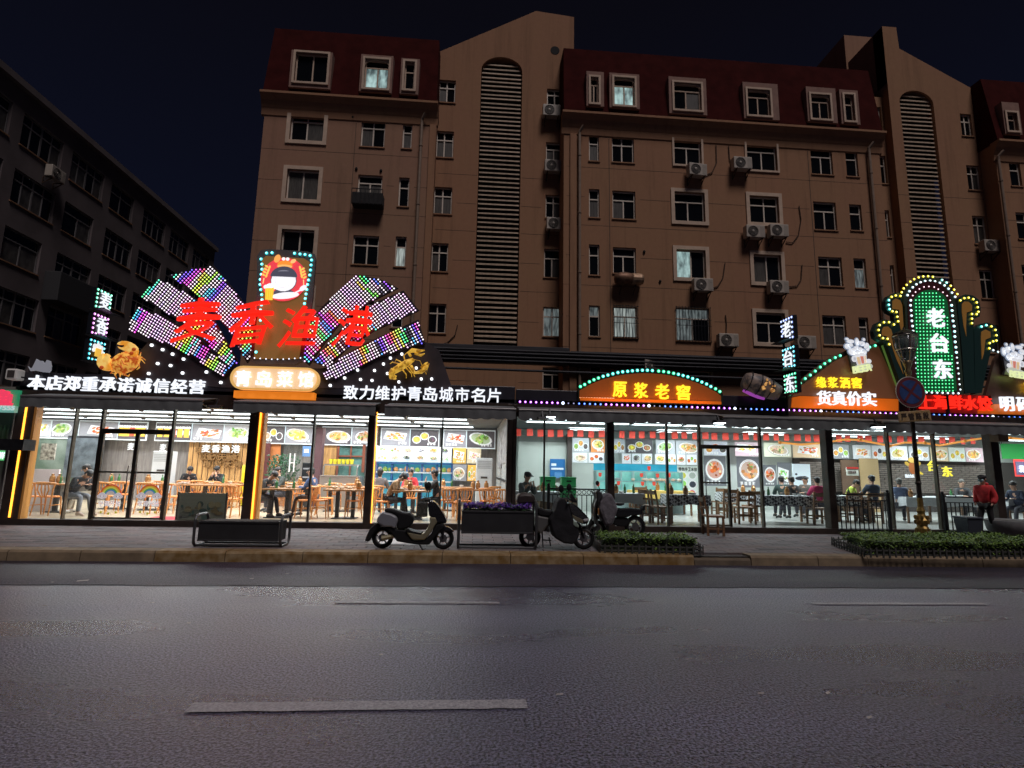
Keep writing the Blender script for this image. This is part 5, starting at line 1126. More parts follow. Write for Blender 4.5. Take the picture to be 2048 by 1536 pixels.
# ================================================================ INTERIORS
M_tube = mat('tube_light', (1, 1, 1), em=(.88, .96, 1), es=3.5)
M_fillL = mat('hidden_fill_left', (.9, .9, .9), em=(.97, .97, 1), es=27, sample=True); M_fillR = mat('hidden_fill_right', (.9, .9, .9), em=(.86, .97, 1), es=40, sample=True)  # strong emitters for added panels, kept out of view, that brighten both rooms
M_tubeR = mat('tube_light_right', (1, 1, 1), em=(.85, .97, 1), es=4)
def tube_light(res, x0, x1, y, z, m):
    zt = z+.075; k = .16
    b = MB(); b.box(x0, x1, y-k-.012, y-k, z+.012, zt).box(x0, x1, y+k, y+k+.012, z+.012, zt).box(x0, x0+.01, y-k, y+k, z+.012, zt).box(x1-.01, x1, y-k, y+k, z+.012, zt); b.build('panel_baffle', M_ceil, res)  # baffles that hide the added panel from the camera
    MB().add([(x0+.02, y-k+.01, zt-.012), (x0+.02, y+k-.01, zt-.012), (x1-.02, y+k-.01, zt-.012), (x1-.02, y-k+.01, zt-.012)], [(0, 1, 2, 3)]).build('hidden_fill_panel', M_fillL if res is resL else M_fillR, res)  # added fill light above the visible tube line
    MB().box(x0+.02, x1-.02, y-k-.03, y-k-.013, z-.006, z+.028).build('tube_light', m, res)
rs = random.Random(5)
for y, xa in ((14.0, -9.4), (15.0, -11.2), (16.2, -13), (17.6, -14.8), (19.2, -16.5)):
    x = xa
    while x < xM-2.0: tube_light(resL, x, x+1.75, y, ZC-.075, M_tube); x += 1.85
for y, xa, xb_, g_ in ((16.2, 1.6, 21, 1.62), (19.0, 3.4, 22, 3.2)):
    x = xa
    while x < xb_-1.4: tube_light(resR, x, x+1.5, y, ZC-.085, M_tubeR); x += g_
# walls
M_wood = mat('pine_boards', (.50, .27, .095), .55, var=.35, scale=3, stretch=(6, 1, .7), bump=.1)
M_greyw = mat('grey_timber_wall', (.22, .20, .19), .7, var=.3, scale=3, stretch=(6, 1, .6))
M_wht = mat('white_wall', (.60, .64, .60), .7, var=.05, scale=2)
def pxbox(px0, py0, px1, py1, Y, d=.03):
    a, b = P(px0, (py0+py1)/2, Y), P(px1, (py0+py1)/2, Y); return a.x, b.x, Y, Y+d, P((px0+px1)/2, py1, Y).z, P((px0+px1)/2, py0, Y).z
def panel(name, px0, py0, px1, py1, Y, m, res, d=.03, full=False, bevel=0):
    x0, x1, y0, y1, z0, z1 = pxbox(px0, py0, px1, py1, Y, d)
    if full: z0 = FL
    return MB().box(x0, x1, y0, y1, z0, z1).build(name, m, res, bevel=bevel)
MB().box(-18, xM-.06, YW, YW+.1, FL, ZC).build('back_wall', M_greyw, resL)
MB().box(xM+.06, xB, YW, YW+.1, FL, ZC).build('back_wall', M_wht, resR)
MB().box(xA-.03, xA+.01, YF+.15, YF+.66, FL, ZC).build('side_wall', M_wht, resL); MB().box(-18.05, -18, YF+.7, YW, FL, ZC).build('side_wall', M_wht, resL); MB().box(-18, xA, YF+.62, YF+.66, FL-.2, ZC).build('side_wall', M_wht, resL); MB().box(xB, xB+.05, YF, YW, FL, ZC).build('side_wall', M_wht, resR)
MB().box(xM-.05, xM+.05, YF+.15, YW, FL, ZC).build('partition_wall', mat('partition_grey', (.35, .36, .35), .7, var=.25, scale=4), resL)
# food prints: dishes drawn as flat printed shapes
DISH = [((.95, .93, .90), (.85, .42, .10)), ((.92, .93, .95), (.35, .55, .12)), ((.90, .90, .92), (.75, .18, .05)), ((.95, .95, .95), (.90, .65, .12)), ((.88, .88, .9), (.55, .28, .12)), ((.9, .92, .95), (.12, .10, .10)), ((.95, .9, .85), (.80, .55, .35))]
def food(mb, x0, x1, z0, z1, y, bgc, kind, rs, text=True):
    W, H = x1-x0, z1-z0; pc, fc = DISH[kind % len(DISH)]
    mb.box(x0, x1, y, y+.01, z0, z1, bgc); cx, cz = x0+W*rs.uniform(.42, .58), z0+H*rs.uniform(.46, .58); rx, rz = min(W*.42, H*.78), H*.36; yy = [y-.001]
    def d(dx, dz, a, b, c, rot=0, n=12): yy[0] -= .0012; disc(mb, cx+dx, cz+dz, a, b, yy[0], c, n, rot=rot)
    rot = rs.uniform(-.25, .25); st_ = rs.random()
    if st_ < .30:
        for q_ in range(3):
            ux, uz = x0+W*(.22+.28*q_)-cx, z0+H*(.62 if q_ % 2 else .40)-cz; c1 = DISH[rs.randint(0, 6)][1]; d(ux, uz, W*.16, H*.24, (.9, .9, .92)); d(ux, uz, W*.13, H*.19, tuple(.7*v for v in c1))
            for k in range(8): d(ux+W*rs.uniform(-.08, .08), uz+H*rs.uniform(-.1, .12), W*.035, H*.05, [min(1, v*rs.uniform(.6, 1.5)) for v in c1], rs.uniform(0, 3), 6)
    elif st_ < .5:
        mb.prism([(cx-rx, cz-rz*.5), (cx+rx*.8, cz-rz*.9), (cx+rx, cz+rz*.5), (cx-rx*.8, cz+rz*.9)], yy[0]-.002, yy[0], pc); yy[0] -= .003
        for k in range(22): d(rx*rs.uniform(-.7, .7), rz*rs.uniform(-.55, .6), rx*rs.uniform(.08, .2), rz*rs.uniform(.08, .16), [min(1, v*rs.uniform(.4, 1.5)) for v in fc], rot+rs.uniform(-.3, .3), 7)
    if st_ >= .5: d(0, -.01, rx*1.04, rz*1.06, tuple(.45*k for k in pc), rot, 16), d(0, 0, rx, rz, pc, rot, 16), d(0, 0, rx*.84, rz*.82, tuple(.5*a_+.35*b_ for a_, b_ in zip(fc, pc)), rot, 14)
    for k in range(26 if st_ >= .5 else 0):
        a = rs.uniform(0, 6.28); q = rs.uniform(0, .72); v = rs.uniform(.35, 1.5); c = [min(1, max(0, f*v*rs.uniform(.8, 1.2))) for f in fc]
        if rs.random() < .15: c = [.15, .4, .08]
        if rs.random() < .1: c = [.9, .75, .5]
        d(rx*q*math.cos(a), rz*q*math.sin(a)+rz*.05, rx*rs.uniform(.10, .26), rz*rs.uniform(.08, .22), c, rs.uniform(0, 3), 7)
    if text:
        n = rs.randint(3, 5); w = min(H*.16, W*.6/n); xx = x0+W*.08 if rs.random() < .5 else x1-W*.08-w*n*1.1
        for k in range(n):
            a = xx+k*w*1.12; yy[0] -= .0008
            for q in range(4): mb.box(a+w*rs.uniform(0, .15), a+w*rs.uniform(.7, .95), yy[0]-.004, yy[0], z0+H*.07+w*(.08+.24*q), z0+H*.07+w*(.18+.24*q), (.97, .97, .97))
            for q in range(2): b_ = a+w*rs.uniform(.1, .8); mb.box(b_, b_+w*.12, yy[0]-.0035, yy[0], z0+H*.07, z0+H*.07+w*.95, (.97, .97, .97))
M_food = mat('backlit_food_print', (1, 1, 1), .35, attr=True, es=.32, sample=True)
M_foodd = mat('food_print', (1, 1, 1), .4, attr=True)
rs = random.Random(11)
DK, LG, GY, PP = (.10, .09, .10), (.55, .56, .60), (.30, .30, .33), (.35, .22, .28)
def menu(px0, py0, px1, py1, Y, res, bgc, kind, rim=True, m=None, text=True):
    x0, x1, _, _, z0, z1 = pxbox(px0, py0, px1, py1, Y); mb = MB()
    if rim: mb.box(x0-.03, x1+.03, Y+.012, Y+.06, z0-.04, z1+.04, (.85, .92, .95))
    food(mb, x0, x1, z0, z1, Y, bgc, kind, rs, text); return mb.build('menu_panel', m or M_food, res)
YM = 19.9
for i, (a, b) in enumerate(((59, 100), (103, 150), (158, 235), (312, 382), (384, 446), (448, 502), (525, 569), (571, 626), (645, 702), (704, 752), (763, 819), (821, 877), (888, 932), (934, 989))):
    y0 = 842+(a-100)*.0245; bgc = [LG, GY, GY, DK, GY, LG, DK, GY, DK, GY, GY, DK, GY, DK][i]
    if i != 3: menu(a, y0, b, y0+33, YM, resL, bgc, [3, 1, 2, 0, 2, 1, 0, 3, 0, 4, 0, 6, 2, 1][i])
# beer panels
for a, b in ((237, 292), (312, 382)):
    y0 = 842+(a-100)*.0245; x0, x1, _, _, z0, z1 = pxbox(a, y0, b, y0+33, YM); mb = MB(); mb.box(x0-.03, x1+.03, YM+.012, YM+.06, z0-.04, z1+.04, (.85, .92, .95)); mb.box(x0, x1, YM, YM+.01, z0, z1, DK)
    for k in range(5):
        cx = x0+(x1-x0)*(.12+.19*k); w = .085; mb.box(cx-w, cx+w, YM-.006, YM-.001, z0+.1, z0+.42, (.9, .55, .08) if k != 2 else (.55, .1, .05)); mb.box(cx+w, cx+w+.03, YM-.005, YM-.001, z0+.18, z0+.34, (.8, .8, .85))
        for q in range(3): disc(mb, cx-w+w*q, z0+.44, .05, .045, YM-.008-.001*q, (1, 1, 1), 8)
    mb.build('menu_panel', M_food, resL)
# small dish grid
mb = MB()
x0, x1, _, _, z0, z1 = pxbox(752, 893, 903, 924, YM-.1); mb.box(x0, x1, YM-.09, YM-.03, z0, z1, (.9, .92, .95))
for r_ in range(2):
    for c_ in range(6): w = (x1-x0)/6; h = (z1-z0)/2; food(mb, x0+w*c_+.03, x0+w*(c_+1)-.03, z0+h*r_+.03, z0+h*(r_+1)-.02, YM-.1, (.75, .75, .72), rs.randint(0, 6), rs, False)
mb.build('menu_board', M_food, resL)
for a in ((906, 896, 932, 927, 0, (.75, .45, .1)), (934, 897, 962, 927, 6, (.7, .6, .4)), (904, 929, 933, 962, 6, GY), (935, 930, 952, 962, 3, (.9, .5, .1))): menu(*a[:4], YM-.12, resL, a[5], a[4], False)
# left wall features
panel('green_poster', 60, 868, 196, 965, 19.95, mat('green_poster', (.06, .16, .08), .6, var=.5, scale=1.5, c2=(.25, .3, .26)), resL)
panel('dark_panel', 130, 872, 205, 955, 19.9, mat('slate_panel', (.12, .14, .16), .35, var=.5, scale=4), resL)
panel('white_board', 45, 938, 117, 966, 15.6, mat('pinkish_board', (.66, .58, .62), .6), resL, .05, True)
panel('notice_sheet', 81, 887, 110, 920, 15.3, mat('photo_sheet', (.35, .28, .2), .5, var=.8, scale=14, c2=(.8, .75, .65)), resL)
panel('wood_wall', 375, 884, 500, 968, 20.1, M_wood, resL, full=True)
for px in range(384, 500, 11): x0 = P(px, 920, 20.09).x; MB().box(x0, x0+.015, 20.088, 20.1, FL, P(440, 885, 20.1).z).build('board_gap', mat('board_gap', (.05, .03, .015), .8), resL)
line_text('麦香渔港', ((413, 897), (472, 898)), 15, 14, resL, mat('letter_wall_white', (.3, .3, .3), em=(.95, .98, 1), es=1.1), 20.0, bold=.01)
line_text('麦麦', ((263, 893), (327, 895)), 11, 13, resL, MATS['letter_wall_white'], 20.0, bold=.01)
for k, row in enumerate(('味王牧鲨', '以食为天渔家', '海鲜大排', '鲜')): line_text(row, ((400+8*k, 900+14*k), (400+8*k+62, 901+14*k)), 12, 12, resL, mat('carved_letter', (.22, .11, .03), .7), 20.05, bold=.04) if len(row) > 1 else None
panel('wood_wall', 640, 885, 672, 960, 20.0, M_wood, resL, full=True); panel('column', 628, 855, 642, 985, 18.6, mat('aubergine_column', (.12, .06, .07), .5), resL, .3, True)
panel('terracotta_panel', 538, 888, 560, 935, 20.0, mat('terracotta', (.5, .17, .05), .7), resL); panel('dark_red_panel', 523, 886, 538, 970, 19.9, mat('dark_red', (.10, .02, .02), .6), resL, full=True)
panel('shelf_window', 674, 890, 730, 960, 20.0, mat('teal_shelf', (.10, .22, .2), .3, var=.5, scale=3), resL); panel('shelf_frame', 673, 888, 677, 962, 19.95, mat('red_wood', (.22, .06, .03), .5), resL); panel('shelf_frame', 699, 888, 702, 962, 19.95, MATS['red_wood'], resL); panel('shelf_frame', 674, 911, 730, 914, 19.94, MATS['red_wood'], resL); panel('shelf_frame', 724, 888, 730, 945, 19.9, MATS['red_wood'], resL)
M_aqua = mat('aquarium_glow', (.04, .20, .28), .15, var=.5, scale=2.5, em=(.05, .25, .36), es=.8, c2=(.08, .34, .42))
M_blue = mat('blue_frame', (.02, .09, .28), .4)
aq = thing('aquarium_rack', 'long blue fish tank rack with lit shelves behind the diners on the left', 'fish tank', (P(826, 985, 19.3).x, 19.3, FL))
a = P(752, 960, 19.2).x; b = P(903, 960, 19.2).x; MB().box(a, b, 19.4, 19.8, FL, P(826, 925, 19.4).z).build('back_glass', M_aqua, aq)
for k in range(6): x = a+(b-a)*k/5; MB().box(x-.03, x+.03, 19.2, 19.4, FL, P(826, 926, 19.2).z).build('post', M_blue, aq)
for py in (927, 945, 963): z = P(826, py, 19.2).z; MB().box(a, b, 19.15, 19.42, z-.025, z+.025).build('shelf', M_blue if py == 927 else mat('pale_shelf', (.55, .62, .66), .4), aq)
mb = MB()
for k in range(14): x = a+(b-a)*(k+.5)/14; z = P(826, 945, 19.2).z+.03; mb.ball((x, 19.28, z+.06), (.09, .07, rs.uniform(.05, .13)), 8, 5, rs.choice([(.8, .65, .15), (.6, .3, .12), (.3, .45, .1), (.5, .45, .4), (.7, .7, .6)]))
mb.build('shellfish', M_foodd, aq, kind='stuff')
# steel serving counter with yellow cups
sc_ = thing('serving_counter', 'steel serving counter with glass hood and row of yellow cups on top', 'counter', (P(680, 975, 18.5).x, 18.5, FL))
a = P(639, 955, 18.4).x; b = P(719, 955, 18.4).x; zt = P(680, 953, 18.4).z; zh = P(680, 930, 18.4).z
MB().box(a, b, 18.4, 19.1, FL, zt).build('cabinet', M_chrome, sc_, bevel=.02)
m = MB()
for x in (a+.1, b-.1): m.tube([(x, 18.45, zt), (x, 18.45, zh-.08), (x, 18.55, zh), (x, 19.0, zh)], .022, 8)
m.beam((a+.1, 18.5, zh), (b-.1, 18.5, zh), .05); m.build('hood_frame', M_chrome, sc_); MB().box(a+.1, b-.1, 18.46, 18.47, zt, zh-.05).build('hood_glass', M_glass, sc_)
MB().box(a+.02, b-.02, 18.36, 18.95, zt+.002, zt+.03).build('worktop', mat('steel_top', (.7, .7, .7), .25, .8), sc_)
for k in range(6): x = a+.28+(b-a-.6)*k/5; MB().lathe([(.05, 0), (.07, .16), (.06, .16), (.04, .02)], (x, 18.6, zh+.03), 10).build('cup', mat('yellow_plastic', (.75, .68, .05), .4), sc_)
# cabinets / appliances
M_appl = mat('appliance_white', (.62, .65, .66), .3)
def cabinet_ac(px0, py0, px1, py1, Y, lab):
    x0, x1, y0, y1, z0, z1 = pxbox(px0, py0, px1, py1, Y, .35); t = thing('standing_air_conditioner', lab, 'air conditioner', ((x0+x1)/2, Y, FL))
    MB().box(x0, x1, Y, Y+.35, FL, z1).build('body', M_appl, t, bevel=.02); w = x1-x0
    m = MB(); zz = z1-.12
    for k in range(5): m.box(x0+.04, x1-.04, Y-.006, Y+.001, zz-.05*k, zz-.05*k+.03)
    m.build('louver', mat('appliance_grey', (.4, .42, .43), .4), t); MB().box(x0+w*.3, x1-w*.3, Y-.008, Y+.001, z1-.62, z1-.56).build('display', M_acd, t)
cabinet_ac(303, 902, 341, 965, 17.6, 'tall white floor standing air conditioner behind the right glass door')
cabinet_ac(952, 916, 985, 968, 16.8, 'tall white floor standing air conditioner beside the dark middle pillar')
fr = thing('drinks_fridge', 'narrow dark drinks fridge with glass front left of the steel counter', 'fridge', (P(613, 970, 18.8).x, 18.8, FL)); x0, x1, *_z = pxbox(603, 925, 623, 970, 18.8); z1 = _z[-1]
MB().box(x0, x1, 18.8, 19.3, FL, z1).build('body', mat('fridge_black', (.02, .022, .025), .3), fr, bevel=.02); MB().box(x0+.03, x1-.03, 18.78, 18.8, FL+.2, z1-.18).build('door_glass', mat('fridge_glass', (.03, .035, .04), .1), fr)
for k in range(4): MB().box(x0+.05, x1-.05, 18.77, 18.785, FL+.35+.28*k, FL+.40+.28*k).build('shelf', mat('fridge_shelf', (.35, .36, .4), .4), fr)
yb = thing('yellow_cabinet', 'small bright yellow cabinet by the wooden wall left of the orange lit pillar', 'cabinet', (P(490, 965, 18.5).x, 18.5, FL)); x0, x1, _, _, z0, z1 = pxbox(483, 930, 498, 966, 18.4, .4)
MB().box(x0, x1, 18.4, 18.8, FL, z1).build('body', mat('yellow_plastic', (.75, .68, .05), .4), yb, bevel=.015); MB().box(x0+.03, x1-.03, 18.385, 18.4, FL+.1, z1-.25).build('door', mat('yellow_door', (.8, .6, .02), .35), yb)
pl = thing('potted_plant', 'dark green bushy potted plant behind the tables right of the orange strip', 'plant', (P(563, 975, 18.6).x, 18.6, FL)); c = pl.location; mb = MB()
for k in range(420):
    a = rs.uniform(0, 6.28); r_ = rs.uniform(.05, .5); z = rs.uniform(.5, 1.65); w = .06; x, y = c.x+r_*math.cos(a), c.y+r_*math.sin(a)*.8; b = rs.uniform(0, 6)
    mb.add([(x, y, c.z+z), (x+w*math.cos(b), y+.04, c.z+z+w*math.sin(b)), (x+w*2*math.cos(b+.5), y-.03, c.z+z+w*2*math.sin(b+.5)), (x+w*math.cos(b+1), y, c.z+z+w*math.sin(b+1))], [(0, 1, 2, 3)])
mb.build('foliage', mat('house_leaf', (.02, .09, .035), .5, var=.5, scale=5), pl, kind='stuff'); MB().lathe([(.16, 0), (.22, .4), (.2, .42), (.17, .38)], (c.x, c.y, c.z), 14).build('pot', mat('terracotta_pot', (.4, .16, .07), .7), pl)
gd = thing('interior_glass_door', 'inner glass door with white H shaped pull handles behind the right tables', 'door', (P(585, 975, 18.2).x, 18.2, FL)); x0, x1, _, _, z0, z1 = pxbox(565, 890, 603, 980, 18.2)
MB().box(x0, x1, 18.2, 18.212, FL, z1).build('leaf', M_glassL, gd); m = MB()
for dx in (-.07, .07): m.cyl(((x0+x1)/2+dx, 18.15, 1.35), ((x0+x1)/2+dx, 18.15, 1.95), .02, n=8)
m.box((x0+x1)/2-.07, (x0+x1)/2+.07, 18.14, 18.16, 1.63, 1.67); m.build('handle', mat('white_handle', (.8, .8, .8), .3), gd)
qs = thing('blue_notice', 'blue and white notice sheet on the column right of the fridge', 'notice', (P(612, 900, 18.1).x, 18.1, 2)); x0, x1, _, _, z0, z1 = pxbox(605, 892, 621, 913, 18.1)
m = MB(); m.box(x0, x1, 18.1, 18.11, z0, z1, (.12, .25, .5)); m.box(x0+.05, x1-.05, 18.094, 18.1, z0+.12, z1-.1, (.8, .82, .85)); m.build('sheet', M_foodd, qs); MB().box(x0, x1, 18.112, 18.13, z0, z1).build('backing', M_appl, qs)
MB().box(X(250, 1041), X(345, 1041), YF+.2, YF+1.3, FL+.003, FL+.012).build('red_carpet', mat('red_carpet', (.42, .03, .045), .95, var=.2, scale=20), resL)
bd = thing('menu_stand', 'greenish picture board standing on the floor against the glass right of the doors', 'picture board', (P(405, 1040, YF+.12).x, YF+.12, FL)); x0, x1, _, _, z0, z1 = pxbox(353, 986, 453, 1042, YF+.12)
mb = MB(); mb.box(x0, x1, YF+.12, YF+.14, FL+.02, z1, (.24, .25, .18))
for k in range(26): disc(mb, rs.uniform(x0+.12, x1-.12), rs.uniform(FL+.12, z1-.25), rs.uniform(.03, .11), rs.uniform(.03, .09), YF+.118-.0012*k, rs.choice([(.06, .12, .09), (.2, .15, .06), (.15, .16, .12), (.05, .08, .06), (.28, .24, .12)]), 8)
mb.build('sheet', M_foodd, bd); m = MB()
for x in (x0, x1-.03): m.box(x, x+.03, YF+.105, YF+.15, FL, z1+.02)
m.build('frame', M_mul, bd)
# photographic poster panels on the partition wall
for (ya, yb_, za, zb) in ((14.2, 16.2, 1.75, 2.75), (16.4, 18.6, 1.6, 2.7)):
    MB().box(xM-.075, xM-.055, ya, yb_, za, zb).build('wall_poster', mat('relief_print', (.30, .30, .32), .5, var=.7, scale=5, c2=(.6, .6, .62)), resL)
MB().box(xM-.1, xM-.055, 13.5, 19, 1.25, 1.3).build('black_rail', M_metald, resL)

# ---- right restaurant interior
for i, (a, b, k, bgc) in enumerate(((1145, 1178, 1, LG), (1182, 1210, 3, (.8, .3, .1)), (1226, 1250, 0, LG), (1252, 1305, 0, DK), (1312, 1350, 1, LG), (1352, 1398, 0, LG), (1408, 1455, 3, (.7, .72, .8)), (1470, 1520, 3, (.6, .45, .5)), (1528, 1582, 6, (.75, .75, .6)), (1586, 1640, 2, (.8, .6, .4)),
                                (1664, 1698, 1, (.3, .3, .32)), (1706, 1742, 0, (.7, .72, .75)), (1744, 1774, 3, (.7, .72, .75)), (1778, 1815, 3, (.8, .8, .85)), (1818, 1858, 1, LG), (1862, 1896, 0, (.75, .6, .4)), (1898, 1930, 1, (.75, .8, .75)), (1932, 1966, 0, (.7, .5, .55)))):
    y0 = 876+(a-1145)*.0255; menu(a, y0, b, y0+28, YM, resR, bgc, k, False)
for a, b, k in ((1145, 1175, 6), (1177, 1208, 1), (1244, 1262, 2), (1264, 1282, 5), (1284, 1304, 0), (1310, 1333, 3), (1335, 1352, 1), (1354, 1371, 2), (1373, 1394, 3)): menu(a, 905+(a-1145)*.02, b, 925+(a-1145)*.02, YM-.02, resR, (.8, .8, .85), k, False, None, False)
mb = MB(); x0, x1, _, _, z0, z1 = pxbox(1355, 932, 1396, 1000, 19.0); mb.box(x0, x1, 19.0, 19.04, FL, z1, (.78, .86, .80))
for k, (u, v, c_) in enumerate(((.25, .72, (.75, .7, .1)), (.72, .72, (.5, .55, .5)), (.25, .48, (.35, .75, .15)), (.72, .46, (.05, .06, .08)), (.68, .2, (.75, .1, .15)), (.7, .02, (.7, .75, .1)))): disc(mb, x0+(x1-x0)*u, z1-(z1-z0)*(1-v), .17, .16, 18.99-.001*k, (.93, .93, .93), 14); disc(mb, x0+(x1-x0)*u, z1-(z1-z0)*(1-v), .12, .11, 18.975-.001*k, c_, 10)
mb.build('menu_stand', M_food, resR); line_text('特色手工水饺', ((1360, 938), (1391, 939)), 5.5, 7, resR, mat('ink', (.02, .02, .02), .5), 18.97, bold=.02, depth=.01)
for a in ((1408, 912, 1452, 972, 2), (1474, 914, 1522, 975, 4), (1527, 930, 1553, 972, 2), (1555, 925, 1582, 972, 1)): menu(*a[:4], 18.4, resR, (.16, .17, .19), a[4], False, M_food if a[4] != 9 else None)
mb = MB(); x0, x1, _, _, z0, z1 = pxbox(1586, 928, 1621, 972, 19.2); mb.box(x0, x1, 19.2, 19.24, z0, z1, (.75, .85, .92)); disc(mb, (x0+x1)/2, z0+.28, .26, .075, 19.195, (.03, .035, .05), 14, rot=.05); disc(mb, x0+.12, z0+.42, .05, .04, 19.194, (.03, .035, .05), 8); mb.build('menu_panel', M_food, resR)
panel('white_partition', 1036, 884, 1135, 992, 17.5, M_wht, resR, .08, True); panel('grey_strip', 1036, 870, 1135, 886, 17.52, mat('grey_strip', (.2, .22, .21), .6), resR)
panel('column', 1135, 868, 1144, 985, 17.3, mat('brown_column', (.06, .045, .04), .6), resR, .3, True); panel('white_partition', 1144, 927, 1187, 992, 18.0, M_wht, resR, .08, True)
x0, x1, _, _, z0, z1 = pxbox(1100, 918, 1130, 956, 17.4); mb = MB(); mb.box(x0, x1, 17.4, 17.42, z0, z1, (.03, .16, .42)); mb.box(x0+.04, x0+.2, 17.39, 17.4, z1-.22, z1-.14, (.85, .9, .95)); mb.box(x0+.04, x1-.05, 17.39, 17.4, z1-.34, z1-.28, (.8, .85, .95)); mb.box(x0+.15, x1-.1, 17.392, 17.4, z0, z1-.42, (.12, .3, .6)); mb.build('blue_poster', M_foodd, resR)
M_brick = mat('brick_slip', (.20, .16, .14), .85, var=.3, scale=5); MB().box(P(1590, 940, 20.1).x, xB, 20.12, 20.25, FL, 2.2).build('brick_backing', mat('brick_mortar', (.06, .05, .045), .9), resR)
bb = None; n = 0; far_ = MB(); z = 1.0; row = 0
while z < 2.05:
    x = P(1600, 940, 20.1).x+(.16 if row % 2 else 0)
    while x < P(1985, 940, 20.1).x:
        if n < 290:
            if bb is None: bb = MB().box(-.15, .15, -.02, .02, -.032, .032).build('brick', M_brick, None); bb.parent = resR; o = bb
            else: o = inst(bb, 'brick', (0, 0, 0), resR)
            o.location = Vector((x, 20.1, z))-resR.location; o.scale = (1, rs.uniform(.8, 1.3), 1)
        else: far_.box(x-.15, x+.15, 20.08, 20.12, z-.032, z+.032)
        n += 1; x += .32
    z += .08; row += 1
far_.build('brick_courses', M_brick, resR, kind='stuff')
panel('beige_door', 1721, 917, 1758, 972, 19.6, mat('beige_door', (.50, .34, .17), .6), resR, .05, True); panel('brown_door', 1684, 920, 1717, 985, 19.7, mat('brown_door', (.14, .08, .05), .6), resR, .05, True)
x0, x1, _, _, z0, z1 = pxbox(1693, 934, 1717, 951, 16.5); mb = MB(); mb.box(x0, x1, 16.5, 16.52, z0, z1, (.85, .83, .75)); mb.box(x0, x1, 16.49, 16.5, z1-.06, z1, (.6, .05, .04)); [mb.box(x0+.05+.07*k, x0+.1+.07*k, 16.49, 16.5, z0+.07, z0+.14, (.15, .1, .1)) for k in range(4)]; mb.build('hanging_sign', M_foodd, resR)
line_text('台东', ((1864, 932), (1893, 943)), 21, 21, resR, mat('letter_neon_yellow', (.3, .25, .03), em=(.95, .75, .04), es=1.1), 17.0, bold=.015)
cf = MB(); x, z = P(1826, 935, 16.8).x, P(1826, 935, 16.8).z; disc(cf, x, z, .15, .22, 16.8, (.35, .10, .03), 14); [disc(cf, x+s*.2, z+.12, .09, .06, 16.796, (.5, .3, .05), 8, rot=s*.6) for s in (-1, 1)]; disc(cf, x, z+.24, .16, .09, 16.795, (.65, .42, .1), 10); disc(cf, x+.2, z-.16, .14, .04, 16.79, (.9, .6, .05), 8, rot=-.4); cf.build('window_decal', M_foodd, resR)
line_text('我在台东', ((1812, 952), (1826, 952)), 5, 7, resR, M_white, 16.78, bold=.03, depth=.01)
panel('green_sign', 2004, 888, 2060, 918, 17.8, mat('green_sign', (.03, .4, .08), .4, em=(.02, .3, .06), es=.4), resR); panel('red_neon_frame', 2030, 919, 2062, 953, 17.5, mat('neon_red', (.8, .05, .05), em=(.9, .06, .05), es=.9), resR); panel('neon_face', 2033, 923, 2062, 950, 17.47, mat('neon_face', (.2, .15, .25), .4), resR); line_text('海鲜', ((2044, 938), (2060, 939)), 13, 13, resR, mat('letter_neon_blue', (1, 1, 1), em=(.6, .75, 1), es=1.2), 17.44, bold=.05)
# orange garland light over the right half
mb = MB(); pts = [P(x, y, 15.5) for x, y in ((1560, 885), (1600, 889), (1645, 886), (1690, 879), (1720, 880), (1760, 888), (1780, 892), (1810, 885), (1850, 886), (1880, 891), (1930, 882), (1975, 875), (2020, 876), (2060, 880))]; mb.tube(pts, .03, 6); gl = thing('garland_light', 'orange glowing garland sagging across the right restaurant in front of the menu prints', 'garland', tuple(pts[5]))
mb.build('light_tube', mat('garland_orange', (1, .4, .1), em=(.95, .38, .08), es=.9), gl); mb = MB()
for p in pts[::2]: mb.ball(tuple(p), (.06, .05, .05), 8, 5)
mb.build('rosette', mat('rosette', (.8, .3, .06), .5, em=(.8, .3, .05), es=.4), gl)
# red paper tags
bt = thing('paper_tag_bunting', 'long string of red paper tags hanging below the ceiling of the right restaurant', 'bunting', (P(1500, 860, 17).x, 17, 2.9))
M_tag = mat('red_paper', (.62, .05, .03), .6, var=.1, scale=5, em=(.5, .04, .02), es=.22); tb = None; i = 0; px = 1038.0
while px < 1985:
    p = P(px+rs.uniform(-2, 2), 858+(px-1040)*.019, 17.0)
    if tb is None: tb = MB().box(-.095, .095, -.003, .003, -.22, 0).build('tag', M_tag, None); tb.parent = bt; o = tb
    else: o = inst(tb, 'tag', (0, 0, 0), bt)
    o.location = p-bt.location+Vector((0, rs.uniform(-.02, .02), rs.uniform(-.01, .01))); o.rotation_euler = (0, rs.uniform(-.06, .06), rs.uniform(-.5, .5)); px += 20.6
a, b = P(1036, 857.5, 17), P(1990, 876, 17); MB().cyl(a, b, .006, n=5).build('string', M_metald, bt)
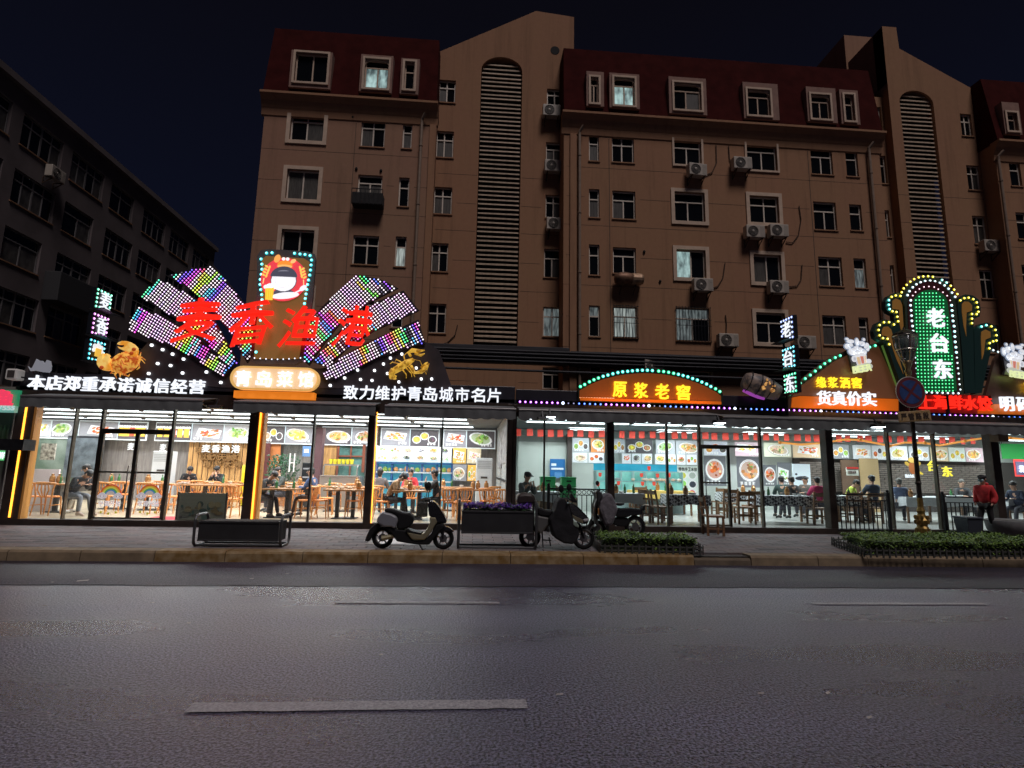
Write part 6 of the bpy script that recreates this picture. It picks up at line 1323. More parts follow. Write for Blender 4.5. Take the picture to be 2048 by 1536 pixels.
# turquoise tank wall with red cups
tk = thing('tank_wall', 'turquoise three tier live seafood tank wall with small red labels', 'fish tank', (P(1272, 990, 18.4).x, 18.4, FL)); a, b = P(1188, 960, 18.3).x, P(1356, 960, 18.3).x
M_t1 = mat('tank_blue', (.04, .28, .42), .2, var=.3, scale=2, em=(.03, .28, .42), es=.6); M_t2 = mat('tank_green', (.12, .38, .35), .15, var=.45, scale=2.5, em=(.12, .42, .38), es=.55, c2=(.3, .55, .5))
ys = [927, 943, 963, 980]
for k in range(3): MB().box(a, b, 18.35-.22*k, 18.9, P(1272, ys[k+1], 18.3).z, P(1272, ys[k], 18.3).z-.02).build('tank', M_t1 if k == 0 else M_t2, tk); z = P(1272, ys[k+1], 18.3).z; MB().box(a, b, 18.3-.22*k, 18.4-.22*k, z-.03, z+.02).build('tank_rim', mat('tank_rim', (.35, .5, .5), .3), tk)
MB().box(a, b, 17.7, 18.9, FL, P(1272, 980, 18.3).z-.02).build('tank_base', mat('tank_base', (.3, .4, .4), .5), tk)
for k in range(8): x = a+(b-a)*k/7; MB().box(x-.012, x+.012, 17.86, 18.34, P(1272, 980, 18.3).z, P(1272, 943, 18.3).z).build('divider', MATS['tank_rim'], tk)
for px, py in ((1298, 936), (1283, 950), (1315, 951), (1338, 950), (1237, 966), (1285, 967), (1308, 967), (1200, 949), (1334, 966), (1196, 968)): p = P(px, py, 17.8); MB().prism([(p.x-.055, p.z+.06), (p.x+.055, p.z+.06), (p.x+.05, p.z-.05), (p.x, p.z-.08), (p.x-.05, p.z-.05)], 17.79, 17.8).build('label', M_tag, tk)
mb = MB()
for k in range(40): mb.ball((rs.uniform(a+.1, b-.1), 17.86+.2*(k % 2), P(1272, (962, 979)[k % 2], 18.3).z+.06), (.08, .03, .05), 7, 4, rs.choice([(.5, .45, .4), (.2, .25, .25), (.6, .4, .3), (.7, .7, .65)]))
mb.build('shellfish', M_foodd, tk, kind='stuff')
# barrel ends, crates
for i, (cx, cy_, r_) in enumerate(((1040, 980, 23), (1096, 982, 30))):
    c = P(cx, cy_, 16.6); rad = r_*16.6/F; t = thing('wooden_barrel', ('left', 'right')[i]+' one of two big wooden barrel ends against the white wall', 'barrel', (c.x, 16.6, FL)); mb = MB(); mb.lathe([(0, 0), (rad*.86, 0), (rad*.86, -.06), (rad, -.08), (rad*1.03, .3), (0, .3)], (c.x, 16.6, FL+rad), 28, 'Y'); mb.build('shell', mat('barrel_wood', (.22, .14, .08), .7, var=.3, scale=6), t)
    MB().tube([(c.x+rad*math.cos(R(q)), 16.56, FL+rad+rad*math.sin(R(q))) for q in range(0, 360, 15)], .03, 6, closed=True).build('hoop', mat('hoop_brown', (.10, .07, .05), .5), t)
    m = MB()
    for k in range(-4, 5): m.box(c.x+k*rad*.19-.005, c.x+k*rad*.19+.005, 16.585, 16.6, FL+rad*.3, FL+rad*1.6)
    m.build('stave_joints', M_black, t)
def crate(px, py, Y, n, lab0):
    p = P(px, py, Y)
    for k in range(n):
        t = thing('plastic_crate', (('lower' if k == 0 else 'upper')+' green plastic crate of the '+lab0), 'crate', (p.x, Y, FL+.55+.3*k), 0, 'green plastic crates'); z = FL+.55+.3*k; m = MB()
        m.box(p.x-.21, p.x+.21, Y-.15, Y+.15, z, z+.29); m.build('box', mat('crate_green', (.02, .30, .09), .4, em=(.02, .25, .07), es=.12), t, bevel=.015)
        m = MB(); m.box(p.x-.22, p.x+.22, Y-.16, Y+.16, z+.25, z+.28).box(p.x-.215, p.x+.215, Y-.155, Y+.155, z+.01, z+.035); m.build('rim', mat('crate_green_dark', (.015, .22, .06), .4), t); MB().box(p.x-.07, p.x+.07, Y-.163, Y-.155, z+.15, z+.19).build('hand_hole', M_black, t)
    m = MB(); m.box(p.x-.25, p.x+.25, Y-.2, Y+.2, FL, FL+.55); st_ = m.build('low_cupboard', mat('cupboard_brown', (.2, .13, .08), .6), None, bevel=.01); tag(st_, 'low brown cupboard carrying the '+lab0, 'cupboard')
crate(1095, 980, 15.8, 2, 'left stack in front of the barrel'); crate(1136, 980, 15.8, 2, 'right stack beside the dark column')

# ================================================================ FURNITURE
M_oak = mat('honey_wood', (.60, .25, .07), .42, var=.2, scale=5, stretch=(1, 1, 6)); M_seat = mat('orange_seat', (.70, .25, .06), .45, var=.1, scale=4)
M_dkw = mat('brown_bench_wood', (.20, .10, .045), .5, var=.3, scale=6, stretch=(1, 1, 6)); M_top = mat('table_top_wood', (.34, .17, .07), .35, var=.2, scale=4, stretch=(1, 5, 1))
def make_chair():
    t = thing('dining_chair', 'x', 'chair'); m = MB(); m.smooth = False
    m.prism([(.22*math.cos(R(a))*1.0, .20*math.sin(R(a))) for a in (20, 60, 90, 120, 160, 205, 230, 270, 310, 335)], .43, .465); m.v = [(x, z, y) for x, y, z in m.v]; m.f = [f[::-1] for f in m.f]; m.build('seat', M_seat, t, bevel=.008)
    for sx in (-1, 1): m = MB(); m.tube([(sx*.17, -.16, .44), (sx*.195, -.19, 0)], [.02, .014], 8); m.build('leg', M_oak, t)
    for sx in (-1, 1): m = MB(); m.tube([(sx*.20, .25, 0), (sx*.18, .18, .44), (sx*.20, .2, .62), (sx*.225, .19, .76)], [.014, .02, .018, .016], 8); m.build('leg', M_oak, t)
    m = MB(); m.tube([(-.235, .08, .755), (-.23, .17, .775), (-.16, .235, .785), (0, .26, .79), (.16, .235, .785), (.23, .17, .775), (.235, .08, .755)], [.012, .02, .024, .026, .024, .02, .012], 8); m.build('top_rail', M_oak, t)
    for k in range(4): x = -.105+.07*k; m = MB(); m.tube([(x*.55, .19, .45), (x*1.25, .235, .62), (x, .25, .78)], [.015, .018, .014], 6); m.build('spindle', M_oak, t)
    m = MB(); m.beam((-.18, -.17, .25), (-.19, .2, .25), .018); m.beam((.18, -.17, .25), (.19, .2, .25), .018); m.build('stretcher', M_oak, t); return t
def make_bench():
    t = thing('wooden_chair', 'x', 'chair'); MB().box(-.23, .23, -.2, .2, .41, .45).build('seat', M_dkw, t, bevel=.006)
    for sx in (-1, 1):
        MB().box(sx*.21-.022, sx*.21+.022, -.19, -.145, 0, .41).build('leg', M_dkw, t); m = MB(); m.beam((sx*.21, .18, 0), (sx*.21, .18, .45), .045); m.beam((sx*.21, .18, .45), (sx*.21, .25, .88), .045, .035); m.build('leg', M_dkw, t)
    for z, h in ((.80, .10), (.62, .05)): yy = .2+(z-.45)*.16; MB().box(-.19, .19, yy-.012, yy+.012, z-h/2, z+h/2).build('back_slat', M_dkw, t)
    m = MB(); m.box(-.19, .19, -.18, -.16, .2, .24).box(-.19, .19, .17, .19, .2, .24).box(-.22, -.2, -.16, .17, .14, .17).box(.2, .22, -.16, .17, .14, .17); m.build('stretcher', M_dkw, t); return t
c0 = make_chair(); b0 = make_bench(); first = {id(c0): True, id(b0): True}
def put(proto, x, Y, z, rz, lab, grp):
    o = proto if first.pop(id(proto), False) else dup(proto, (0, 0, 0)); o.location = (x, Y, z); o.rotation_euler = (0, 0, R(rz)); o['label'] = lab; o['group'] = grp; return o
GC = 'honey coloured chairs of the left restaurant'
for px, Y, rz, lab in ((57, 14.45, 178, 'honey wooden chair seen from behind, leftmost at the glass beside the orange strip'), (97, 14.5, 182, 'honey wooden chair seen from behind, second from the left at the glass'), (214, 15.2, 170, 'honey wooden chair behind the left door sticker'),
        (240, 15.9, 190, 'honey wooden chair between the two rainbow stickers'), (297, 15.3, 180, 'honey wooden chair behind the right door sticker'), (318, 16.8, 175, 'honey wooden chair behind the right door leaf, second row'), (344, 15.2, 150, 'honey wooden chair left of the picture board by the door frame'),
        (459, 14.6, 172, 'honey wooden chair right of the picture board'), (476, 15.1, 188, 'honey wooden chair tucked beside the orange lit pillar'), (372, 17.6, 180, 'honey wooden chair before the diner in black, far row left'), (398, 17.8, 178, 'honey wooden chair in the far row under the wooden wall, middle'), (425, 17.2, 184, 'honey wooden chair before the diner holding a phone'), (468, 17.8, 180, 'honey wooden chair in the far row before the yellow cabinet'),
        (612, 14.5, -95, 'honey wooden chair under the man in blue, its back to the right table'), (641, 14.6, 95, 'honey wooden chair with its back to the man in blue'), (652, 15.6, 100, 'honey wooden chair just behind the one backing the man in blue'), (709, 14.7, -88, 'orange seated chair at the table left of the second dark pillar'), (576, 17.6, 180, 'honey wooden chair in front of the potted plant'), (602, 17.9, 180, 'honey wooden chair in front of the drinks fridge'), (668, 17.6, 185, 'honey wooden chair in front of the steel counter, left'), (706, 17.2, 185, 'honey wooden chair in front of the steel counter, right'),
        (765, 14.5, 92, 'orange seated chair of the diner in the brown jacket'), (752, 16.0, 180, 'honey wooden chair under the woman in checked shirt'), (822, 16.2, 182, 'honey wooden chair across the table under the woman in red'), (905, 14.5, 165, 'honey wooden chair just left of the flower planter'), (893, 15.6, 178, 'honey wooden chair behind the mullion right of the black sweater'), (926, 15.2, 195, 'honey wooden chair above the left end of the flower planter'), (976, 15.4, 170, 'honey wooden chair above the flower planter, middle'), (991, 16.8, 180, 'tall looking honey chair before the white air conditioner'), (1008, 14.8, 175, 'honey wooden chair by the dark middle pillar')):
    put(c0, P(px, 1000, Y).x, Y, FL, rz, lab, GC)
GB = 'dark slatted wooden chairs of the right restaurant'
for px, Y, rz, lab in ((1302, 14.6, 120, 'brown slatted chair left of the first mullion, turned to the table'), (1320, 14.2, 100, 'brown slatted chair at the first mullion of the right restaurant'), (1488, 14.5, 172, 'brown slatted chair with pale top slat right of the glass door'), (1505, 15.2, 180, 'brown slatted chair behind the one with the pale top slat'), (1634, 14.6, 178, 'brown slatted chair left of the right dark pillar'), (1455, 16.2, 180, 'brown slatted chair seen through the glass door'), (1440, 17.2, 180, 'brown slatted chair farther back behind the glass door'), (1275, 17.2, 180, 'brown slatted chair at the yellow table before the tanks'), (1740, 15.2, 180, 'brown slatted chair behind the left black railing'), (1700, 15.4, 175, 'brown slatted chair behind the railing by the diner in a vest')):
    put(b0, P(px, 1000, Y).x, Y, FL, rz, lab, GB)
p = G(1427, 1070, SW); put(b0, p.x, p.y, SW, 82, 'brown slatted chair standing outside in front of the glass door', 'dark slatted wooden chairs outside')
M_bowl = mat('porcelain', (.78, .78, .76), .25); M_ped = mat('table_pedestal', (.03, .028, .028), .5)
tn = [0]
def table(px, Y, w, lab, cloth=None, kind='oak', d=.7, items=5, grp='dining tables of the left restaurant'):
    x = P(px, 990, Y).x; t = thing('dining_table', lab, 'table', (x, Y, FL), 0, grp)
    MB().box(x-w/2, x+w/2, Y-d/2, Y+d/2, FL+.70, FL+.74).build('top', M_top if kind == 'oak' else mat('pale_table', (.5, .33, .16), .5), t, bevel=.006)
    if kind == 'oak':
        for s in (-1, 1): MB().box(x+s*w*.2-.045, x+s*w*.2+.045, Y-.045, Y+.045, FL+.02, FL+.70).build('leg', M_ped, t)
        MB().box(x-w*.3, x+w*.3, Y-.2, Y+.2, FL, FL+.025).build('base', M_ped, t)
    else:
        for sx in (-1, 1):
            for sy in (-1, 1): MB().box(x+sx*(w/2-.06)-.025, x+sx*(w/2-.06)+.025, Y+sy*(d/2-.06)-.025, Y+sy*(d/2-.06)+.025, FL, FL+.70).build('leg', M_dkw, t)
    zt = FL+.742
    if cloth:
        m = MB(); n = 26; vs = []
        per = [(-w/2, -d/2), (w/2, -d/2), (w/2, d/2), (-w/2, d/2)]
        ring = []
        for k in range(4):
            a, b = per[k], per[(k+1) % 4]
            for q in range(n): ring.append((a[0]+(b[0]-a[0])*q/n, a[1]+(b[1]-a[1])*q/n))
        N = len(ring); 
        for k, (a, b) in enumerate(ring): vs.append((x+a*1.01, Y+b*1.01, zt+.002))
        for k, (a, b) in enumerate(ring): g_ = 1.05+.012*math.sin(k*.9); vs.append((x+a*g_, Y+b*g_, zt-.26-.02*math.sin(k*.35)))
        m.add(vs, [tuple(range(N))]+[(k, N+k, N+(k+1) % N, (k+1) % N) for k in range(N)]); o = m.build('tablecloth', cloth, None); tag(o, 'cloth draped over the '+lab, 'tablecloth', 'tablecloths of the right restaurant')
    for k in range(items):
        tn[0] += 1; bx, by = x+rs.uniform(-.38, .38)*w, Y+rs.uniform(-.3, .3)*d; q = rs.random(); m = MB()
        if q < .6: r_ = rs.uniform(.05, .1); m.lathe([(r_*.5, 0), (r_*.95, .045), (r_, .05), (r_*.9, .045), (r_*.4, .012)], (bx, by, zt+.001), 12); tag(m.build('bowl', M_bowl, None), 'white porcelain bowl on the '+lab, 'bowl', 'bowls on the '+lab)
        elif q < .8: m.lathe([(.035, 0), (.035, .14), (.014, .19), (.014, .24), (0, .24)], (bx, by, zt+.001), 10); tag(m.build('bottle', mat('bottle_green', (.05, .16, .06), .15), None), 'green glass bottle on the '+lab, 'bottle', 'bottles on the '+lab)
        else: m.lathe([(.05, 0), (.07, .08), (.06, .17), (.03, .2), (.035, .24), (0, .25)], (bx, by, zt+.001), 12); tag(m.build('jug', mat('jug_brown', (.45, .22, .08), .2, .4), None), 'copper coloured tea jug on the '+lab, 'jug', 'jugs on the '+lab)
    return t
for a in ((128, 15.4, .9, 'table of the two diners left of the double door'), (232, 16.6, 1.1, 'table behind the left leaf of the double door'), (310, 16.4, 1.1, 'table behind the right leaf of the double door'), (392, 16.4, 1.2, 'table above the standing picture board'), (440, 17.6, 1.2, 'far table of the diner holding a phone'), (560, 14.6, 1.0, 'table immediately right of the orange lit pillar'), (597, 16.8, 1.2, 'table in front of the drinks fridge'), (692, 14.6, 1.0, 'empty looking table left of the second dark pillar'), (678, 16.8, 1.3, 'table before the steel counter'), (824, 14.6, .95, 'table between brown jacket and black sweater'), (810, 16.8, 1.3, 'table of the woman in red'), (955, 16.0, 1.1, 'table above the flower planter'), (905, 17.6, 1.2, 'far table in front of the fish tank rack')): table(*a)
def chk():
    m = bpy.data.materials.new('checked_cloth'); m.use_nodes = True; nt = m.node_tree; p = nt.nodes['Principled BSDF']; p.inputs['Roughness'].default_value = .8
    tc = nt.nodes.new('ShaderNodeTexCoord'); mp = nt.nodes.new('ShaderNodeMapping'); mp.inputs['Rotation'].default_value = (R(45), R(30), R(45)); ck = nt.nodes.new('ShaderNodeTexChecker'); ck.inputs['Scale'].default_value = 15; ck.inputs[1].default_value = (.62, .64, .66, 1); ck.inputs[2].default_value = (.03, .03, .04, 1)
    nt.links.new(tc.outputs['Object'], mp.inputs[0]); nt.links.new(mp.outputs[0], ck.inputs[0]); nt.links.new(ck.outputs[0], p.inputs['Base Color']); return m
M_chk = chk(); M_whc = mat('white_cloth', (.62, .64, .66), .8); M_yelc = mat('yellow_cloth', (.75, .50, .12), .8); GT = 'cloth covered tables of the right restaurant'
for a in ((1246, 14.9, 1.0, 'white table behind the parked electric bike', M_whc), (1320, 17.2, 1.9, 'yellow table before the turquoise tanks', M_yelc), (1370, 14.6, 1.1, 'checked table between first mullion and glass door', M_chk), (1478, 16.6, 1.2, 'checked table right of the glass door, farther in', M_chk), (1562, 15.0, 1.6, 'long checked table before the diner in magenta', M_chk), (1692, 15.6, 1.1, 'checked table behind the left black railing', M_chk), (1835, 15.6, 1.3, 'pale table behind the lamp post', M_whc), (1905, 16.0, 1.2, 'pale table near the pedestrian', M_whc), (2030, 15.4, 1.2, 'table at the right edge of the picture', M_whc), (1072, 15.2, 1.2, 'pale table of the diner in the dark cap', M_whc)): table(a[0], a[1], a[2], a[3], a[4], 'pale', grp=GT, items=4)

# ================================================================ PEOPLE
M_skin = mat('skin', (.50, .29, .20), .55); M_hair = mat('hair_black', (.012, .010, .010), .5, var=.3, scale=40)
def skinmesh(name, V, E, rad, m, par, root=0, sub=1):
    me = bpy.data.meshes.new(name); me.from_pydata([tuple(v) for v in V], E, []); me.materials.append(m)
    o = bpy.data.objects.new(name, me); col.objects.link(o); o.parent = par
    md = o.modifiers.new('skin', 'SKIN'); md.use_smooth_shade = True
    if not me.skin_vertices: me.attributes  # layer is made by the modifier
    if len(me.skin_vertices) == 0:
        bpy.context.view_layer.objects.active = o
        with bpy.context.temp_override(object=o, active_object=o): bpy.ops.mesh.customdata_skin_add()
    sk = me.skin_vertices[0].data
    for i, r_ in enumerate(rad): sk[i].radius = r_ if isinstance(r_, (tuple, list)) else (r_, r_)
    sk[root].use_root = True
    s_ = o.modifiers.new('sub', 'SUBSURF'); s_.levels = s_.render_levels = sub; return o
def person(label, x, Y, z, rz, pose='sit', lean=0., top=(.03, .03, .035), legc=(.04, .04, .05), hair='short', cap=None, arms='table', head_down=0., shoe=(.03, .03, .03), sc=.96, hood=None, mask=False, hands=True, puffy=0, twist=0, cat='person'):
    t = thing('person', label, cat, (x, Y, z), R(rz)); t.scale = (sc,)*3
    L = {}
    if pose == 'sit': pz = .53; hip = .51
    elif pose == 'walk': pz = .90; hip = .87
    J = dict(pelvis=(0, 0, pz), spine=(0, .015, pz+.2), chest=(0, 0, pz+.40), neck=(0, .005, pz+.53), chin=(0, -.015, pz+.60), head=(0, -.025, pz+.70), crown=(0, -.015, pz+.775))
    for s, n in ((-1, 'l'), (1, 'r')):
        J['sh'+n] = (s*.165, .005, pz+.46)
        if arms == 'table': J['el'+n] = (s*.23, -.12, pz+.24); J['wr'+n] = (s*.11, -.36, pz+.27); J['ha'+n] = (s*.09, -.43, pz+.27)
        elif arms == 'face': J['el'+n] = (s*.20, -.22, pz+.26); J['wr'+n] = (s*.07, -.27, pz+.50); J['ha'+n] = (s*.05, -.25, pz+.57)
        elif arms == 'pocket': J['el'+n] = (s*.215, .07, pz+.19); J['wr'+n] = (s*.19, -.05, pz+.03); J['ha'+n] = (s*.19, -.12, pz-.02)
        else: J['el'+n] = (s*.21, 0, pz+.2); J['wr'+n] = (s*.2, -.2, pz+.05); J['ha'+n] = (s*.18, -.28, pz+.03)
    ca, sa = math.cos(R(lean)), math.sin(R(lean))
    def bend(p, c, a_): y, z_ = p[1]-c[1], p[2]-c[2]; return (p[0], c[1]+y*math.cos(a_)-z_*math.sin(a_), c[2]+z_*math.cos(a_)+y*math.sin(a_))
    for k in list(J):
        if k != 'pelvis' and not (k[:2] in ('wr', 'ha') and arms == 'table'): J[k] = bend(J[k], J['pelvis'], R(lean)*(.5 if k == 'spine' else 1))
    if head_down:
        for k in ('chin', 'head', 'crown'): J[k] = bend(J[k], J['neck'], R(head_down))
    if pose == 'sit':
        for s, n in ((-1, 'l'), (1, 'r')): J['hi'+n] = (s*.09, 0, hip); J['kn'+n] = (s*.13, -.40, .50); J['an'+n] = (s*.13, -.38-.1*(s > 0), .10); J['to'+n] = (s*.14, -.52-.1*(s > 0), .045)
    else:
        J.update(hil=(-.085, 0, hip), hir=(.085, 0, hip), knl=(-.09, -.13, .50), anl=(-.09, -.17, .10), tol=(-.09, -.32, .05), knr=(.09, .02, .49), anr=(.09, .30, .14), tor=(.09, .22, .04))
    names = list(J); idx = {k: i for i, k in enumerate(names)}; V = [J[k] for k in names]
    ED = [('pelvis', 'spine'), ('spine', 'chest'), ('chest', 'neck'), ('neck', 'chin'), ('chin', 'head'), ('head', 'crown')]
    for n in 'lr': ED += [('chest', 'sh'+n), ('sh'+n, 'el'+n), ('el'+n, 'wr'+n), ('wr'+n, 'ha'+n), ('pelvis', 'hi'+n), ('hi'+n, 'kn'+n), ('kn'+n, 'an'+n), ('an'+n, 'to'+n)]
    rad = dict(pelvis=(.13, .10), spine=(.115, .09), chest=(.135, .10), neck=.05, chin=(.062, .07), head=(.082, .095), crown=(.055, .065)); 
    for n in 'lr': rad.update({'sh'+n: .055, 'el'+n: .038, 'wr'+n: .026, 'ha'+n: (.034, .018), 'hi'+n: .08, 'kn'+n: .055, 'an'+n: .037, 'to'+n: (.035, .025)})
    Rr = [rad[k] for k in names]; E = [(idx[a], idx[b]) for a, b in ED]
    # fingers: five unequal bent chains from each palm
    if hands and arms != 'pocket':
        for s, n in ((-1, 'l'), (1, 'r')):
            h = Vector(J['ha'+n]); d = (h-Vector(J['wr'+n])).normalized(); side = Vector((1, 0, 0)) if abs(d.x) < .9 else Vector((0, 1, 0)); dn = Vector((0, -.4, -.9)) if arms != 'face' else Vector((0, .6, -.4))
            for q in range(4): a = h+side*(.013*(q-1.5))+d*.02; b = a+d*(.030+.004*(1.5-abs(q-1.5))); c = b+d*.014+dn*.018; i0 = len(V); V += [tuple(a), tuple(b), tuple(c)]; Rr += [.009, .0085, .007]; E += [(idx['ha'+n], i0), (i0, i0+1), (i0+1, i0+2)]
            a = Vector(J['wr'+n])+d*.03-side*s*.02; b = a+d*.03-side*s*.015; i0 = len(V); V += [tuple(a), tuple(b)]; Rr += [.010, .008]; E += [(idx['wr'+n], i0), (i0, i0+1)]
    skinmesh('body', V, E, Rr, M_skin, t)
    def sub(name, keys, grow, m, over=None):
        ks = [k for k in names if k in keys]; ii = {k: i for i, k in enumerate(ks)}; ee = [(ii[a], ii[b]) for a, b in ED if a in ii and b in ii]; rr = []
        for k in ks:
            r_ = (over or {}).get(k, rad[k]); r_ = r_ if isinstance(r_, tuple) else (r_, r_); rr.append((r_[0]+grow, r_[1]+grow))
        return skinmesh(name, [J[k] for k in ks], ee, rr, m, t)
    tm = mat('cloth_%02d%02d%02d' % tuple(int(99*k) for k in top), top, .8, var=.25, scale=9, bump=.3); lm = mat('cloth_%02d%02d%02d' % tuple(int(99*k) for k in legc), legc, .85, var=.25, scale=9)
    g_ = .018+puffy
    sub('jacket', ['pelvis', 'spine', 'chest', 'neck', 'shl', 'shr', 'ell', 'elr', 'wrl', 'wrr'], g_, tm, {'neck': .052 if not puffy else .03, 'shl': .06, 'shr': .06, 'ell': .046, 'elr': .046, 'wrl': .032, 'wrr': .032})
    sub('trousers', ['pelvis', 'hil', 'hir', 'knl', 'knr', 'anl', 'anr'], .014, lm, {'pelvis': (.12, .09)})
    for n in 'lr':
        a, b = Vector(J['an'+n]), Vector(J['to'+n]); m = MB(); m.smooth = True; m.tube([a+Vector((0, .03, -.055)), a+Vector((0, 0, -.03)), (a+b)/2, b+(b-a)*.25], [.035, .05, .045, .028], 8); m.build('shoe', mat('shoe_%02d' % int(99*shoe[0]), shoe, .6), t, world=False)
    hd = Vector(J['head']); nv = (Vector(J['crown'])-Vector(J['chin'])).normalized(); fr_ = Vector((0, -nv.z, nv.y)).normalized(); Mh = Matrix.Translation(hd) @ Matrix((( -1, 0, 0), (0, -fr_.y*1, nv.y), (0, -fr_.z, nv.z))).transposed().transposed().to_4x4()
    Mh = Matrix.Translation(hd) @ Matrix(((1, 0, 0, 0), (0, -fr_.y, nv.y, 0), (0, -fr_.z, nv.z, 0), (0, 0, 0, 1)))
    def hb(name, m, fn): q = MB(); q.smooth = True; q.M = Mh; fn(q); return q.build(name, m, t, world=False)
    hb('eyes', M_black, lambda q: (q.ball((-.032, -.088, .008), (.012, .008, .006), 6, 4), q.ball((.032, -.088, .008), (.012, .008, .006), 6, 4)))
    hb('nose', M_skin, lambda q: q.tube([(0, -.088, .018), (0, -.108, -.02), (0, -.094, -.03)], [.008, .014, .006], 6))
    hb('mouth', mat('lips', (.35, .12, .10), .5), lambda q: q.ball((0, -.086, -.052), (.022, .008, .006), 6, 4))
    hb('ears', M_skin, lambda q: (q.ball((-.086, .005, -.01), (.012, .02, .03), 6, 4), q.ball((.086, .005, -.01), (.012, .02, .03), 6, 4)))
    hb('hair', M_hair if not cap == 'grey' else mat('hair_grey', (.12, .11, .10), .6), lambda q: (q.ball((0, .022, .032), (.094, .103, .082), 12, 8), q.ball((0, .055, -.025), (.082, .062, .07 if hair == 'short' else .13), 10, 6)))
    if cap and cap != 'grey': hb('cap', mat('cap_black', (.015, .015, .017), .7), lambda q: (q.ball((0, .012, .055), (.102, .115, .072), 12, 7), q.add([(-.075, -.08, .052), (.075, -.08, .052), (.06, -.185, .035), (-.06, -.185, .035), (-.075, -.08, .06), (.075, -.08, .06), (.06, -.185, .042), (-.06, -.185, .042)], [(0, 3, 2, 1), (4, 5, 6, 7), (0, 1, 5, 4), (1, 2, 6, 5), (2, 3, 7, 6), (3, 0, 4, 7)])))
    if mask: hb('face_mask', mat('mask_blue', (.35, .55, .58), .7), lambda q: q.ball((0, -.062, -.035), (.07, .05, .05), 10, 6))
    if hood: hb('hood', tm, lambda q: q.ball((0, .075, -.13), (.11, .07, .05), 10, 6))
    return t
def pp(px, Y): return P(px, 990, Y).x
person('diner in black coat bent over the table left of the double door', pp(142, 14.4), 14.4, FL-.0, 80, lean=32, top=(.02, .022, .025), legc=(.16, .17, .19), head_down=25, shoe=(.4, .3, .25))
person('young diner in black with beige trousers facing left behind the door frame', pp(184, 15.3), 15.3, FL, -50, lean=12, top=(.03, .03, .035), legc=(.36, .32, .25), head_down=15, shoe=(.5, .48, .45))
person('diner in black at the far table under the grey timber wall, looking right', pp(372, 18.3), 18.3, FL, 35, lean=18, top=(.02, .02, .022), head_down=15)
person('diner in black holding a phone with both hands before the wooden wall', pp(434, 18.5), 18.5, FL, 0, lean=10, top=(.018, .018, .025), head_down=20, arms='face')
person('dark clothed diner leaning on the table just right of the orange lit pillar', pp(520, 14.7), 14.7, FL, 75, lean=28, top=(.03, .03, .03), head_down=15)
person('grey clothed diner seen behind the leaning one near the plant', pp(560, 16.6), 16.6, FL, -30, lean=12, top=(.05, .06, .055), arms='face')
person('man in blue shirt and brown trousers turned away beside the mullion', pp(626, 14.9), 14.9, FL, -100, lean=8, top=(.04, .07, .16), legc=(.10, .06, .04))
person('diner in checked grey shirt seen from behind at the second dark pillar', pp(758, 16.0), 16.0, FL, 170, top=(.14, .12, .12), hair='long')
person('diner in brown jacket and black cap bending over the table', pp(778, 14.6), 14.6, FL, 88, lean=25, top=(.23, .13, .06), legc=(.035, .03, .03), cap='black', head_down=22)
person('woman in red jacket facing the street at the middle table', pp(820, 17.3), 17.3, FL, 0, lean=5, top=(.55, .03, .04), hair='long')
person('young man in black sweater raising his hands to his face, above the silver scooter', pp(872, 14.7), 14.7, FL, -85, lean=4, top=(.02, .018, .018), legc=(.03, .03, .03), arms='face', cap=None)
person('diner in black cap and grey shirt, hands at the mouth, behind the flower planter', pp(1046, 14.6), 14.6, FL, 35, lean=14, top=(.10, .11, .11), cap='black', arms='face')
person('diner in dark green seen from behind at the long checked table', pp(1566, 16.4), 16.4, FL, 165, lean=8, top=(.025, .05, .045))
person('diner in dark jacket beside the one in dark green', pp(1588, 15.8), 15.8, FL, 190, lean=6, top=(.03, .03, .03))
person('woman facing left behind the diner in magenta', pp(1612, 17.0), 17.0, FL, -60, top=(.12, .10, .09), hair='long')
person('diner in magenta sweater seen from behind left of the right dark pillar', pp(1636, 15.6), 15.6, FL, 175, top=(.42, .02, .10))
person('worker in yellow green safety vest eating behind the left black railing', pp(1694, 16.0), 16.0, FL, 40, lean=20, top=(.50, .62, .08), head_down=15)
person('broad diner in navy jacket seen from behind at the railing', pp(1746, 15.8), 15.8, FL, 178, top=(.03, .045, .08), sc=1.02)
person('diner with pale cap and blue collar next to the navy jacket', pp(1800, 15.6), 15.6, FL, 150, top=(.08, .11, .2), cap='grey')
person('grey haired diner in dark coat in front of the green lid, beside the pedestrian', pp(1925, 16.4), 16.4, FL, -20, top=(.05, .05, .055), cap='grey')
person('diner in navy coat at the right edge of the picture facing left', pp(2036, 15.0), 15.0, FL, -75, lean=15, top=(.02, .03, .06))
pw = G(1968, 1086, SW)
person('pedestrian in red padded jacket, black cap and blue face mask walking left', P(1972, 1020, 12.5).x, 12.5, SW, -72, pose='walk', top=(.62, .035, .04), legc=(.012, .012, .014), cap='black', arms='pocket', mask=True, puffy=.022, hood=True, sc=.87, head_down=0)
